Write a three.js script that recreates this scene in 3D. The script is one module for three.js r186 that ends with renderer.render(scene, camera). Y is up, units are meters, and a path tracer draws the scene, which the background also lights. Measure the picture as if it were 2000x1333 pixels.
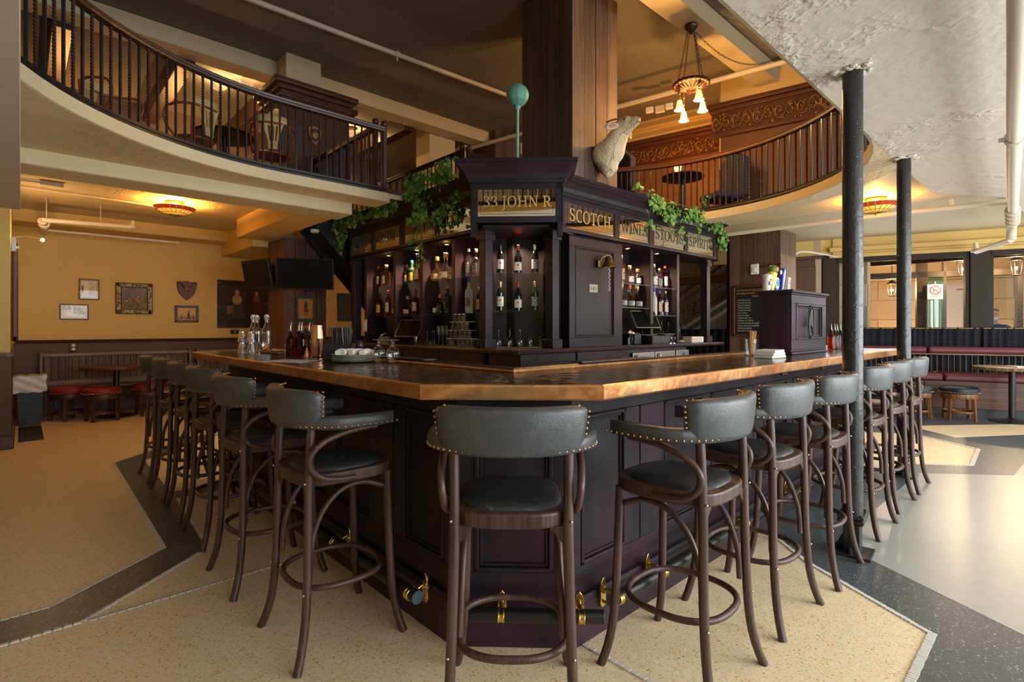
import * as THREE from 'three';
import { mergeGeometries, toCreasedNormals } from 'three/addons/utils/BufferGeometryUtils.js';
import { RoundedBoxGeometry } from 'three/addons/geometries/RoundedBoxGeometry.js';
import { MarchingCubes } from 'three/addons/objects/MarchingCubes.js';
import { TextGeometry } from 'three/addons/geometries/TextGeometry.js';
import { FontLoader } from 'three/addons/loaders/FontLoader.js';
import { RectAreaLightUniformsLib } from 'three/addons/lights/RectAreaLightUniformsLib.js';

// ---------------------------------------------------------------- camera, sky, daylight, exposure
const scene = new THREE.Scene();
const renderer = new THREE.WebGLRenderer({ antialias: true });
renderer.toneMapping = THREE.LinearToneMapping;
renderer.toneMappingExposure = 1.0;
renderer.shadowMap.enabled = true;
RectAreaLightUniformsLib.init();
const FOCAL = 1028.55;
const camera = new THREE.PerspectiveCamera(2 * Math.atan(666.5 / FOCAL) * 180 / Math.PI, 2000 / 1333, 0.05, 200);
camera.position.set(0, 1.3, 0);
camera.lookAt(0.682325, 1.3, -0.731049);
camera.setViewOffset(2000, 1333, 0, 26.5, 2000, 1333);
scene.background = new THREE.Color().setRGB(1.25, 1.45, 1.7);

// daylight entering through the glazed street front behind the camera, the window bays on the right and the upper windows
function windowLight(x, y, z, w, h, dir, power, color = [0.95, 0.98, 1.0]) {
  const l = new THREE.RectAreaLight(new THREE.Color().setRGB(...color), power, w, h);
  l.position.set(x, y, z); l.lookAt(x + dir[0], y + dir[1], z + dir[2]);
  scene.add(l); return l;
}
for (const [x, k] of [[1.2, 5.5], [4.2, 11.5], [7.2, 8], [10.2, 4.5]]) windowLight(x, 1.5, 3.0, 2.5, 2.2, [0, 0, -1], k);
for (const x of [1.2, 4.2, 7.2, 10.2]) windowLight(x, 4.2, 3.0, 2.5, 1.6, [0, 0, -1], 3.2);
windowLight(10.78, 1.9, -1.1, 4.2, 1.1, [-0.941, 0, 0.338], 1.8);

// ---------------------------------------------------------------- helpers
let seedState = 7;
function rnd(a = 0, b = 1) { seedState = (seedState * 1664525 + 1013904223) >>> 0; return a + (b - a) * seedState / 4294967296; }
function reseed(n) { seedState = n >>> 0; rnd(); rnd(); }
const V = (x, y, z) => new THREE.Vector3(x, y, z);
const PI = Math.PI, S2 = Math.SQRT1_2;
const used = {};
function numbered(n) { const k = used[n] = (used[n] ?? -1) + 1; return k ? n + '_' + String(k).padStart(3, '0') : n; }
const rgb = (r, g, b) => new THREE.Color().setRGB(r, g, b);

function metricUV(g, turn) {
  const p = g.attributes.position, n = g.attributes.normal, uv = new Float32Array(p.count * 2);
  for (let i = 0; i < p.count; i++) {
    const ax = Math.abs(n.getX(i)), ay = Math.abs(n.getY(i)), az = Math.abs(n.getZ(i));
    let u, v;
    if (ay >= ax && ay >= az) { u = p.getX(i); v = p.getZ(i); } else if (ax >= az) { u = p.getZ(i); v = p.getY(i); } else { u = p.getX(i); v = p.getY(i); }
    if (turn) [u, v] = [v, u];
    uv[2 * i] = u; uv[2 * i + 1] = v;
  }
  g.setAttribute('uv', new THREE.BufferAttribute(uv, 2));
}
function flat(g) {
  const o = g.index ? g.toNonIndexed() : g;
  for (const k of Object.keys(o.attributes)) if (!['position', 'normal', 'uv', 'color'].includes(k)) o.deleteAttribute(k);
  if (!o.attributes.uv) o.setAttribute('uv', new THREE.BufferAttribute(new Float32Array(o.attributes.position.count * 2), 2));
  if (!o.attributes.normal) o.computeVertexNormals();
  return o;
}
function join(list) {
  if (!Array.isArray(list)) return list;
  const fl = list.flat(9).map(flat);
  return fl.length === 1 ? fl[0] : mergeGeometries(fl, false);
}
function mesh(name, geo, mat, parent = scene, opt = {}) {
  const g = join(geo);
  if (!opt.keep && !g.userData.uvDone) { metricUV(g, opt.turn); g.userData.uvDone = true; }
  const m = new THREE.Mesh(g, mat);
  m.name = parent === scene ? numbered(name) : name;
  m.castShadow = m.receiveShadow = true;
  if (opt.label) m.userData.label = opt.label;
  if (opt.kind) m.userData.kind = opt.kind;
  parent.add(m);
  return m;
}
function thing(name, label, category, pos = [0, 0, 0], turn = 0, group) {
  const o = new THREE.Group();
  o.name = numbered(name); o.position.set(...pos); o.rotation.y = turn;
  o.userData = { label, category }; if (group) o.userData.group = group;
  scene.add(o); return o;
}
function solo(name, geo, mat, label, category, pos = [0, 0, 0], turn = 0, group, opt = {}) {
  const m = mesh(name, geo, mat, scene, opt);
  m.position.set(...pos); m.rotation.y = turn;
  m.userData = { label, category }; if (group) m.userData.group = group;
  return m;
}
function struct(name) { const o = new THREE.Group(); o.name = name; o.userData = { kind: 'structure' }; scene.add(o); return o; }
function structMesh(name, geo, mat, opt = {}) { const m = mesh(name, geo, mat, scene, opt); m.name = name; m.userData = { kind: 'structure' }; return m; }
function copyThing(src, pos, turn, label) {
  const c = src.clone(); c.name = numbered(src.name.replace(/_\d{3}$/, '')); c.position.set(...pos); c.rotation.set(0, turn, 0);
  c.userData = { ...src.userData, label: label ?? src.userData.label }; scene.add(c); return c;
}
const mv = (g, x = 0, y = 0, z = 0) => g.translate(x, y, z);
const box = (w, h, d, x = 0, y = 0, z = 0) => new THREE.BoxGeometry(w, h, d).translate(x, y, z);
const span = (x0, x1, y0, y1, z0, z1) => box(Math.abs(x1 - x0), Math.abs(y1 - y0), Math.abs(z1 - z0), (x0 + x1) / 2, (y0 + y1) / 2, (z0 + z1) / 2);
const rbox = (w, h, d, r, x = 0, y = 0, z = 0, s = 2) => new RoundedBoxGeometry(w, h, d, s, Math.min(r, w / 2 - 1e-4, h / 2 - 1e-4, d / 2 - 1e-4)).translate(x, y, z);
const rspan = (x0, x1, y0, y1, z0, z1, r = 0.006) => rbox(Math.abs(x1 - x0), Math.abs(y1 - y0), Math.abs(z1 - z0), r, (x0 + x1) / 2, (y0 + y1) / 2, (z0 + z1) / 2, 1);
const cyl = (rt, rb, h, x = 0, y = 0, z = 0, seg = 20) => new THREE.CylinderGeometry(rt, rb, h, seg).translate(x, y, z);
const ball = (r, x = 0, y = 0, z = 0, w = 12, h = 8) => new THREE.SphereGeometry(r, w, h).translate(x, y, z);
const lathe = (pts, seg = 20, x = 0, y = 0, z = 0) => new THREE.LatheGeometry(pts.map((p) => new THREE.Vector2(p[0], p[1])), seg).translate(x, y, z);
function tube(pts, r, seg = 16, rad = 8, closed = false, capped = true) {
  const c = pts.getPointAt ? pts : new THREE.CatmullRomCurve3(pts.map((p) => (p.isVector3 ? p : V(...p))), closed, 'centripetal');
  const t = new THREE.TubeGeometry(c, seg, r, rad, closed);
  if (closed || !capped) return t;
  const out = [t];
  for (const [k, s] of [[0, -1], [1, 1]]) {
    const d = c.getTangentAt(k).multiplyScalar(s), q = new THREE.Quaternion().setFromUnitVectors(V(0, 0, 1), d), p = c.getPointAt(k);
    out.push(new THREE.CircleGeometry(r, rad).applyQuaternion(q).translate(p.x, p.y, p.z));
  }
  return join(out);
}
function bar(a, b, r, rad = 10) { return tube(new THREE.LineCurve3(V(...a), V(...b)), r, 1, rad); }
function beamBetween(a, b, w, h) {     // rectangular bar between two points
  const A = V(...a), B = V(...b), L = A.distanceTo(B), g = new THREE.BoxGeometry(w, h, L);
  const m = new THREE.Matrix4().lookAt(A, B, V(0, 1, 0)); g.applyMatrix4(m); const c = A.add(B).multiplyScalar(0.5); return g.translate(c.x, c.y, c.z);
}
function poly(pts) { const s = new THREE.Shape(); pts.forEach(([x, y], i) => (i ? s.lineTo(x, y) : s.moveTo(x, y))); s.closePath(); return s; }
function slab(shapePts, y0, y1, holes = []) {   // plan polygon in (x, z), extruded from y0 to y1
  const s = shapePts.isShape ? shapePts : poly(shapePts.map(([x, z]) => [x, -z]));
  for (const h of holes) { const p = new THREE.Path(); h.forEach(([x, z], i) => (i ? p.lineTo(x, -z) : p.moveTo(x, -z))); p.closePath(); s.holes.push(p); }
  return new THREE.ExtrudeGeometry(s, { depth: y1 - y0, bevelEnabled: false, curveSegments: 24 }).rotateX(-PI / 2).translate(0, y0, 0);
}
function ext(shape, depth, bevel = 0, seg = 8) {
  return new THREE.ExtrudeGeometry(shape, { depth, bevelEnabled: bevel > 0, bevelSize: bevel, bevelThickness: bevel, bevelSegments: 2, curveSegments: seg });
}
function sweep(profile, path, closed = false) {  // profile [[out, y]...] swept along plan path [[x, z]...]; out is to the left of travel
  const P = path.map(([x, z]) => new THREE.Vector2(x, z)), n = P.length, rings = [];
  for (let i = 0; i < n; i++) {
    const a = closed ? P[(i + n - 1) % n] : P[Math.max(0, i - 1)], b = P[i], c = closed ? P[(i + 1) % n] : P[Math.min(n - 1, i + 1)];
    const d1 = b.clone().sub(a).normalize(), d2 = c.clone().sub(b).normalize();
    if (d1.length() < 0.5) d1.copy(d2); if (d2.length() < 0.5) d2.copy(d1);
    const n1 = new THREE.Vector2(d1.y, -d1.x), n2 = new THREE.Vector2(d2.y, -d2.x), m = n1.clone().add(n2).normalize(), k = 1 / Math.max(0.3, m.dot(n1));
    rings.push(profile.map(([o, y]) => [b.x + m.x * o * k, y, b.y + m.y * o * k]));
  }
  const pos = [], q = profile.length, last = closed ? n : n - 1;
  const put = (...v) => v.forEach((p) => pos.push(...p));
  for (let i = 0; i < last; i++) {
    const A = rings[i], B = rings[(i + 1) % n];
    for (let j = 0; j < q - 1; j++) { put(A[j], B[j], B[j + 1], A[j], B[j + 1], A[j + 1]); }
  }
  if (!closed) {
    const tri = THREE.ShapeUtils.triangulateShape(profile.map(([x, y]) => new THREE.Vector2(x, y)), []);
    for (const t of tri) { put(rings[0][t[0]], rings[0][t[1]], rings[0][t[2]]); put(rings[n - 1][t[2]], rings[n - 1][t[1]], rings[n - 1][t[0]]); }
  }
  const g = new THREE.BufferGeometry(); g.setAttribute('position', new THREE.Float32BufferAttribute(pos, 3)); g.computeVertexNormals();
  return g;
}
// ---------------------------------------------------------------- noise and textures
const HASH = new Uint8Array(4096); { reseed(99); for (let i = 0; i < 4096; i++) HASH[i] = rnd() * 256; }
function vn(x, y, px, py, s) {   // periodic value noise
  const xi = Math.floor(x), yi = Math.floor(y), fx = x - xi, fy = y - yi, u = fx * fx * (3 - 2 * fx), v = fy * fy * (3 - 2 * fy);
  const h = (a, b) => HASH[((((a % px) + px) % px) * 57 + (((b % py) + py) % py) * 131 + s * 977) & 4095] / 255;
  const a = h(xi, yi), b = h(xi + 1, yi), c = h(xi, yi + 1), d = h(xi + 1, yi + 1);
  return a + (b - a) * u + (c - a) * v + (a - b - c + d) * u * v;
}
function fbm(u, v, fx, fy, oct, s) { let t = 0, a = 0.5, n = 0; for (let o = 0; o < oct; o++) { t += a * vn(u * fx, v * fy, fx, fy, s + o * 3); n += a; a *= 0.5; fx *= 2; fy *= 2; } return t / n; }
const sm = (a, b, x) => { const t = Math.min(1, Math.max(0, (x - a) / (b - a))); return t * t * (3 - 2 * t); };
const lerp = (a, b, t) => a + (b - a) * t, mix3 = (a, b, t) => [lerp(a[0], b[0], t), lerp(a[1], b[1], t), lerp(a[2], b[2], t)];
function dataTex(n, fn, metres, color = true) {
  const d = new Uint8Array(n * n * 4), [mx, my] = Array.isArray(metres) ? metres : [metres, metres];
  for (let j = 0; j < n; j++) for (let i = 0; i < n; i++) {
    const c = fn(i / n, j / n), k = 4 * (j * n + i);
    for (let q = 0; q < 3; q++) { const v = Array.isArray(c) ? c[q] : c; d[k + q] = 255 * (color ? Math.pow(Math.min(1, Math.max(0, v)), 1 / 2.2) : Math.min(1, Math.max(0, v))); }
    d[k + 3] = 255;
  }
  const t = new THREE.DataTexture(d, n, n); t.magFilter = THREE.LinearFilter; t.minFilter = THREE.LinearFilter; t.wrapS = t.wrapT = THREE.RepeatWrapping;
  if (color) t.colorSpace = THREE.SRGBColorSpace; t.repeat.set(1 / mx, 1 / my); t.needsUpdate = true; return t;
}
function canvasTex(w, h, draw, metres) {
  const c = document.createElement('canvas'); c.width = w; c.height = h; draw(c.getContext('2d'), w, h);
  const t = new THREE.CanvasTexture(c); t.colorSpace = THREE.SRGBColorSpace; t.wrapS = t.wrapT = THREE.RepeatWrapping;
  if (metres) t.repeat.set(1 / metres, 1 / metres); return t;
}
const std = (o) => new THREE.MeshStandardMaterial(o), phys = (o) => new THREE.MeshPhysicalMaterial(o);
function terrazzo(base, chips, n, rMax, seed) {
  return canvasTex(1024, 1024, (c, w, h) => {
    reseed(seed); c.fillStyle = base; c.fillRect(0, 0, w, h);
    for (let i = 0; i < n; i++) {
      const x = rnd(0, w), y = rnd(0, h), r = 1 + rMax * Math.pow(rnd(), 3), a = rnd(0, PI), e = rnd(0.45, 1); c.fillStyle = chips[Math.floor(rnd(0, chips.length))];
      for (const dx of [-w, 0, w]) for (const dy of [-h, 0, h]) { if (x + dx < -20 || x + dx > w + 20 || y + dy < -20 || y + dy > h + 20) continue; c.beginPath(); c.ellipse(x + dx, y + dy, r, r * e, a, 0, 7); c.fill(); }
    }
  }, 0.9);
}
const T = {
  stucco: dataTex(1024, (u, v) => { const a = fbm(u, v, 36, 36, 4, 1), b = fbm(u, v, 60, 44, 4, 5), r = 1 - Math.abs(2 * b - 1), p = sm(0.46, 0.72, fbm(u, v, 5, 5, 4, 9)), q = sm(0.55, 0.62, fbm(u, v, 14, 14, 3, 23)); return 0.2 + 0.3 * (0.1 + p) * r * r * r + (0.18 + 0.15 * p) * a + 0.2 * q * p; }, 2.2, false),
  fine: dataTex(512, (u, v) => fbm(u, v, 40, 40, 4, 12), 0.6, false),
  leatherBump: dataTex(512, (u, v) => 0.6 * fbm(u, v, 6, 6, 3, 3) + 0.4 * fbm(u, v, 60, 60, 2, 8), 0.25, false),
  weathered: dataTex(1024, (u, v) => {
    const g = fbm(u, v, 90, 3, 4, 2), l = fbm(u, v, 8, 2, 4, 7), p = fbm(u, v, 5, 3, 5, 14);
    let c = mix3([0.085, 0.05, 0.032], [0.2, 0.125, 0.085], sm(0.3, 0.72, 0.55 * g + 0.45 * l)); c = mix3(c, [0.17, 0.07, 0.045], 0.5 * sm(0.56, 0.7, p)); return mix3(c, [0.04, 0.024, 0.016], 0.6 * sm(0.62, 0.78, fbm(u, v, 160, 4, 3, 21)));
  }, [1.1, 2.2]),
  grainBump: dataTex(512, (u, v) => fbm(u, v, 120, 4, 4, 2), [0.6, 1.2], false),
  stain: dataTex(1024, (u, v) => {
    const g = fbm(u, v, 60, 3, 4, 31), p = sm(0.5, 0.72, fbm(u, v, 3, 2, 5, 37)), q = sm(0.58, 0.75, fbm(u, v, 5, 3, 5, 44));
    let c = mix3([0.011, 0.007, 0.009], [0.02, 0.012, 0.0165], g); c = mix3(c, [0.055, 0.016, 0.04], 0.7 * p * (0.5 + 0.5 * g)); return mix3(c, [0.02, 0.022, 0.034], 0.5 * q);
  }, 1.7),
  stoolWood: dataTex(512, (u, v) => mix3([0.03, 0.014, 0.01], [0.105, 0.05, 0.036], sm(0.3, 0.75, 0.6 * fbm(u, v, 50, 3, 4, 51) + 0.4 * fbm(u, v, 6, 3, 3, 55))), [0.3, 0.6]),
  mahogany: dataTex(512, (u, v) => mix3([0.045, 0.013, 0.006], [0.13, 0.04, 0.016], fbm(u, v, 40, 2, 4, 61)), [0.5, 1.4]),
  oak: dataTex(512, (u, v) => mix3([0.1, 0.055, 0.026], [0.27, 0.165, 0.085], sm(0.25, 0.75, fbm(u, v, 50, 2, 4, 71))), [0.5, 1.2]),
  leather: dataTex(512, (u, v) => mix3([0.048, 0.052, 0.055], [0.085, 0.089, 0.09], 0.7 * fbm(u, v, 5, 5, 4, 81) + 0.5 * sm(0.6, 0.7, fbm(u, v, 14, 9, 4, 85))), 0.5),
  copper: dataTex(1024, (u, v) => {
    const a = fbm(u, v, 8, 5, 5, 91), b = fbm(u, v, 4, 4, 5, 97), c = fbm(u, v, 30, 30, 3, 99);
    let k = mix3([0.52, 0.2, 0.06], [0.84, 0.42, 0.14], sm(0.3, 0.7, a)); k = mix3(k, [0.24, 0.19, 0.11], 0.55 * sm(0.5, 0.68, b)); return mix3(k, [0.34, 0.11, 0.05], 0.4 * sm(0.55, 0.7, c));
  }, 0.8),
  copperTop: dataTex(1024, (u, v) => { const a = fbm(u, v, 7, 7, 5, 103), b = fbm(u, v, 26, 26, 3, 107); return mix3([0.05, 0.03, 0.02], [0.15, 0.085, 0.045], 0.7 * sm(0.35, 0.7, a) + 0.3 * b); }, 1.0),
  copperBump: dataTex(512, (u, v) => fbm(u, v, 6, 6, 4, 111), 0.5, false),
  concrete: dataTex(512, (u, v) => mix3([0.31, 0.32, 0.29], [0.4, 0.405, 0.37], 0.6 * fbm(u, v, 4, 4, 5, 121) + 0.4 * fbm(u, v, 60, 60, 2, 127)), 3),
  cream: terrazzo('#e8d2ae', ['#eddabb', '#dcbf90', '#e6cda2', '#cfa664', '#f2e4c8', '#d8b478', '#e4cba0', '#c69448', '#e9d6b3', '#e0c79a'], 26000, 5, 5),
  dark: terrazzo('#454d50', ['#566064', '#353b3d', '#667074', '#4a5457', '#a3abad', '#3c4345', '#747e82'], 17000, 4, 8),
  ironBump: dataTex(512, (u, v) => 0.7 * fbm(u, v, 12, 12, 4, 131) + 0.5 * sm(0.7, 0.78, fbm(u, v, 40, 40, 2, 137)), 0.5, false),
  frieze: dataTex(512, (u, v) => fbm(u, v, 24, 24, 4, 141), 0.4, false),
};
const M = {
  cream: std({ color: rgb(0.66, 0.45, 0.14), roughness: 0.75, bumpMap: T.fine, bumpScale: 0.002 }),
  creamLight: std({ color: rgb(0.62, 0.51, 0.3), roughness: 0.8, bumpMap: T.fine, bumpScale: 0.003 }),
  stucco: std({ color: rgb(0.66, 0.61, 0.5), roughness: 0.85, bumpMap: T.stucco, bumpScale: 0.02 }),
  stuccoWarm: std({ color: rgb(0.6, 0.5, 0.31), roughness: 0.6, bumpMap: T.stucco, bumpScale: 0.012 }),
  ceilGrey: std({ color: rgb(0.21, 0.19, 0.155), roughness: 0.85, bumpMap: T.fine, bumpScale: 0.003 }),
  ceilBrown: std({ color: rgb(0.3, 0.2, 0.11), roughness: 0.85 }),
  pipe: std({ color: rgb(0.64, 0.57, 0.43), roughness: 0.5 }),
  wainscot: std({ color: rgb(0.105, 0.05, 0.02), roughness: 0.6, bumpMap: T.fine, bumpScale: 0.001 }),
  brownWall: std({ color: rgb(0.15, 0.062, 0.026), roughness: 0.7 }),
  weathered: std({ map: T.weathered, roughness: 0.7, bumpMap: T.grainBump, bumpScale: 0.004 }),
  stain: phys({ map: T.stain, roughness: 0.34, specularIntensity: 0.6, bumpMap: T.grainBump, bumpScale: 0.0008 }),
  stainDark: phys({ map: T.stain, color: rgb(0.8, 0.8, 0.8), roughness: 0.42, specularIntensity: 0.5 }),
  stoolWood: std({ map: T.stoolWood, roughness: 0.42 }),
  mahogany: std({ map: T.mahogany, roughness: 0.4 }),
  oak: std({ map: T.oak, roughness: 0.5 }),
  leather: std({ map: T.leather, roughness: 0.38, bumpMap: T.leatherBump, bumpScale: 0.0012 }),
  seatLeather: std({ color: rgb(0.024, 0.027, 0.03), roughness: 0.4, bumpMap: T.leatherBump, bumpScale: 0.0012 }),
  redLeather: std({ color: rgb(0.22, 0.012, 0.01), roughness: 0.36, bumpMap: T.leatherBump, bumpScale: 0.002 }),
  wineLeather: std({ color: rgb(0.13, 0.014, 0.02), roughness: 0.4, bumpMap: T.leatherBump, bumpScale: 0.003 }),
  blackLeather: std({ color: rgb(0.012, 0.014, 0.018), roughness: 0.35, bumpMap: T.leatherBump, bumpScale: 0.002 }),
  nail: std({ color: rgb(0.62, 0.36, 0.17), metalness: 1, roughness: 0.28 }),
  steelNail: std({ color: rgb(0.75, 0.7, 0.6), metalness: 1, roughness: 0.25 }),
  copper: std({ map: T.copper, metalness: 0.75, roughness: 0.36, bumpMap: T.copperBump, bumpScale: 0.004 }),
  copperTop: std({ map: T.copperTop, metalness: 0.6, roughness: 0.15, bumpMap: T.copperBump, bumpScale: 0.006 }),
  copperShiny: std({ color: rgb(0.85, 0.42, 0.26), metalness: 1, roughness: 0.18 }),
  brass: std({ color: rgb(0.75, 0.5, 0.14), metalness: 1, roughness: 0.25 }),
  bronze: std({ color: rgb(0.32, 0.22, 0.09), metalness: 1, roughness: 0.35 }),
  blackPaint: std({ color: rgb(0.012, 0.011, 0.011), roughness: 0.35 }),
  ironBlack: std({ color: rgb(0.022, 0.022, 0.022), roughness: 0.28, bumpMap: T.ironBump, bumpScale: 0.0025 }),
  iron: std({ color: rgb(0.05, 0.03, 0.026), roughness: 0.38, metalness: 0.3 }),
  railWood: std({ color: rgb(0.045, 0.016, 0.009), roughness: 0.35 }),
  railBar: std({ color: rgb(0.014, 0.016, 0.02), roughness: 0.3 }),
  patina: std({ color: rgb(0.16, 0.4, 0.3), roughness: 0.55, bumpMap: T.fine, bumpScale: 0.003 }),
  plastic: std({ color: rgb(0.012, 0.012, 0.014), roughness: 0.4 }),
  screen: phys({ color: rgb(0.004, 0.005, 0.006), roughness: 0.3, specularIntensity: 0.25 }),
  whitePlastic: std({ color: rgb(0.7, 0.69, 0.66), roughness: 0.5 }),
  paper: std({ color: rgb(0.72, 0.7, 0.66), roughness: 0.8 }),
  china: std({ color: rgb(0.75, 0.72, 0.66), roughness: 0.25 }),
  steel: std({ color: rgb(0.55, 0.54, 0.5), metalness: 1, roughness: 0.3 }),
  mirror: std({ color: rgb(0.86, 0.8, 0.66), metalness: 1, roughness: 0.02 }),
  gold: std({ color: rgb(0.72, 0.47, 0.12), metalness: 0.8, roughness: 0.35 }),
  ink: std({ color: rgb(0.01, 0.009, 0.008), roughness: 0.5 }),
  glass: phys({ color: rgb(1, 1, 1), transmission: 1, roughness: 0.02, thickness: 0, ior: 1.45 }),
  glassSolid: phys({ color: rgb(1, 1, 1), transmission: 1, roughness: 0.01, thickness: 0.01, ior: 1.48 }),
  pane: phys({ color: rgb(0.95, 0.97, 0.96), transmission: 1, roughness: 0, thickness: 0, ior: 1.12 }),
  shelfGlass: phys({ color: rgb(0.88, 0.97, 0.92), transmission: 1, roughness: 0.02, thickness: 0, ior: 1.5 }),
};
// ---------------------------------------------------------------- the shell: floor
const floor = struct('floor');
const creamFloor = std({ map: T.cream, roughness: 0.42 }), darkFloor = std({ map: T.dark, roughness: 0.36 }), concreteFloor = std({ map: T.concrete, roughness: 0.32 });
const tileWhite = std({ color: rgb(0.62, 0.6, 0.55), roughness: 0.5 }), tileGrey = std({ color: rgb(0.46, 0.44, 0.4), roughness: 0.5 });
mesh('cream_terrazzo', span(-3.2, 13.5, -0.15, 0, -12, 3.2), creamFloor, floor);
const inlay = (name, pts, top, mat) => mesh(name, slab(pts, -0.02, top, []), mat, floor);
inlay('dark_band', [[-3, -3.24], [0.1, -3.24], [0.63, -3.66], [0.66, -6.29], [1.6, -7.23], [1.75, -7.08], [0.88, -6.2], [0.86, -4.87], [1.32, -4.87], [1.32, -4.67], [0.86, -4.67], [0.8, -3.5], [0.2, -3.0], [-3, -3.0]], 0.002, darkFloor);
inlay('dark_band', [[-3, -0.395], [2.83, -0.4], [3.19, -1.0], [3.42, -1.25], [3.42, -1.45], [5.3, -1.45], [6.2, -1.06], [6.52, -0.66], [7.48, -0.7], [7.95, -1.35], [7.2, -2.6], [8, -3.5], [13, -3.5], [13, 0.4], [7.9, -0.3], [6.36, -0.37], [5.84, -0.96], [3.95, -0.98], [3.48, -0.8], [1.2, 3], [-3, 3]], 0.002, darkFloor);
inlay('concrete_screed', [[3.48, -0.8], [3.95, -0.98], [5.84, -0.96], [6.36, -0.37], [7.9, -0.3], [12.3, 0.55], [12.6, 3], [1.2, 3]], 0.003, concreteFloor);
inlay('cream_inset', [[8.05, -0.98], [8.55, -1.5], [10.2, -0.2], [9.7, 0.1]], 0.004, creamFloor);
{ // white marble mosaic edging, tile by tile
  const spots = [];
  const line = (a, b, w, len, mat) => {
    const dx = b[0] - a[0], dz = b[1] - a[1], L = Math.hypot(dx, dz), n = Math.round(L / len), ry = Math.atan2(-dz, dx);
    for (let i = 0; i < n; i++) { const t = (i + 0.5) / n; spots.push({ x: a[0] + dx * t, z: a[1] + dz * t, ry: ry + rnd(-0.05, 0.05), w, len: L / n, m: mat }); }
  };
  reseed(3);
  line([-0.6, -3.25], [0.1, -3.25], 0.017, 0.034, 0); line([0.1, -3.25], [0.62, -3.67], 0.017, 0.034, 0); line([0.62, -3.67], [0.65, -6.3], 0.02, 0.036, 0); line([0.65, -6.3], [1.2, -6.85], 0.02, 0.045, 0);
  line([-0.6, -2.99], [0.2, -2.99], 0.018, 0.034, 0); line([0.2, -2.99], [0.81, -3.49], 0.018, 0.034, 0); line([0.81, -3.49], [0.87, -4.66], 0.018, 0.036, 0); line([0.87, -4.88], [0.89, -6.19], 0.018, 0.036, 0); line([0.89, -6.19], [1.5, -6.8], 0.018, 0.05, 0);
  line([0.22, -2.98], [1.3, -2.98], 0.014, 0.034, 1);
  line([1.685, -1.38], [1.685, -0.41], 0.02, 0.034, 0);
  line([-0.3, -0.41], [2.83, -0.415], 0.032, 0.017, 0); line([2.82, -0.42], [3.18, -1.015], 0.024, 0.02, 0); line([3.18, -1.015], [3.4, -1.25], 0.024, 0.024, 0);
  line([6.23, -1.05], [6.54, -0.665], 0.03, 0.04, 0); line([6.54, -0.67], [7.47, -0.71], 0.035, 0.04, 0); line([7.47, -0.71], [7.93, -1.33], 0.035, 0.05, 0);
  const inView = (s) => { const d = s.x * 0.682325 - s.z * 0.731049, r = s.x * 0.731049 + s.z * 0.682325; return d > 0.5 && Math.abs(r / d) < 1 && 1.3 / d < 0.675; };
  spots.forEach((s) => { s.rank = inView(s) ? s.x * s.x + s.z * s.z : 1e4 + s.x * s.x + s.z * s.z; });
  spots.sort((a, b) => a.rank - b.rank);
  const tg = new RoundedBoxGeometry(1, 0.01, 1, 1, 0.003); metricUV(tg); tg.userData.uvDone = true;
  const rest = [];
  spots.forEach((s, i) => {
    const sx = s.len * 0.8, sz = s.w * rnd(0.88, 1.02);
    if (i < 300) { const m = mesh('mosaic_tile', tg, s.m ? tileGrey : tileWhite, floor); m.scale.set(sx, 1, sz); m.position.set(s.x, 0.0005 + rnd(-0.0005, 0.0005), s.z); m.rotation.y = s.ry; }
    else rest.push(box(sx, 0.01, sz).rotateY(s.ry).translate(s.x, 0.0005, s.z));
  });
  mesh('mosaic_tiles', rest, tileWhite, floor, { kind: 'stuff' });
}
// ---------------------------------------------------------------- opening of the gallery: a stadium in plan
const OZ0 = -1.09, OZ1 = -5.55, OR = 2.23, OCZ = -3.32, OXL = 1.98, OXR = 4.67;
function stadium(off = 0, n = 40) {        // counter path starting at the stair gap, round the left end, the front and the right end
  const p = [], r = OR + off;
  p.push([3.16, OCZ - r]);
  for (let i = 0; i <= n; i++) { const a = -PI / 2 - PI * i / n; p.push([OXL + r * Math.cos(a), OCZ + r * Math.sin(a)]); }
  for (let i = 0; i <= n; i++) { const a = PI / 2 - PI * i / n; p.push([OXR + r * Math.cos(a), OCZ + r * Math.sin(a)]); }
  p.push([4.43, OCZ - r]);
  return p;
}
function arc(cx, r, a0, a1, n = 32) { const p = []; for (let i = 0; i <= n; i++) { const a = a0 + (a1 - a0) * i / n; p.push([cx + r * Math.cos(a), OCZ + r * Math.sin(a)]); } return p; }
const ceil = struct('ceiling');
mesh('gallery_slab', slab([[-3, 3.2], [12.5, 3.2], [10.3, -2.95], [11.5, -3.1], [11.5, -5.9], [4.4, -5.9], [4.4, -5.56], [3.2, -5.56], [3.2, -5.9], [-3, -5.9]], 2.83, 2.885, [[...arc(OXL, OR, -PI / 2, -1.5 * PI), ...arc(OXR, OR, PI / 2, -PI / 2)]]), M.stuccoWarm, ceil);
mesh('plaster_soffit', slab([[-3, 3], [12.6, 3], [11.6, -0.3], [8.2, -0.55], [7.3, OZ0], [-3, OZ0]], 2.779, 2.83), M.stucco, ceil);
mesh('plaster_soffit', slab([[-3, OZ0], ...arc(OXL, OR, 0.5 * PI, 1.5 * PI), [3.2, OZ1], [3.2, -5.9], [-3, -5.9]], 2.78, 2.83), M.stuccoWarm, ceil);
mesh('slab_edge', slab([...arc(OXR, OR, -PI / 2, PI / 2), ...arc(OXR, OR + 0.3, PI / 2, -PI / 2)], 2.781, 2.832), M.stuccoWarm, ceil);
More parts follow.
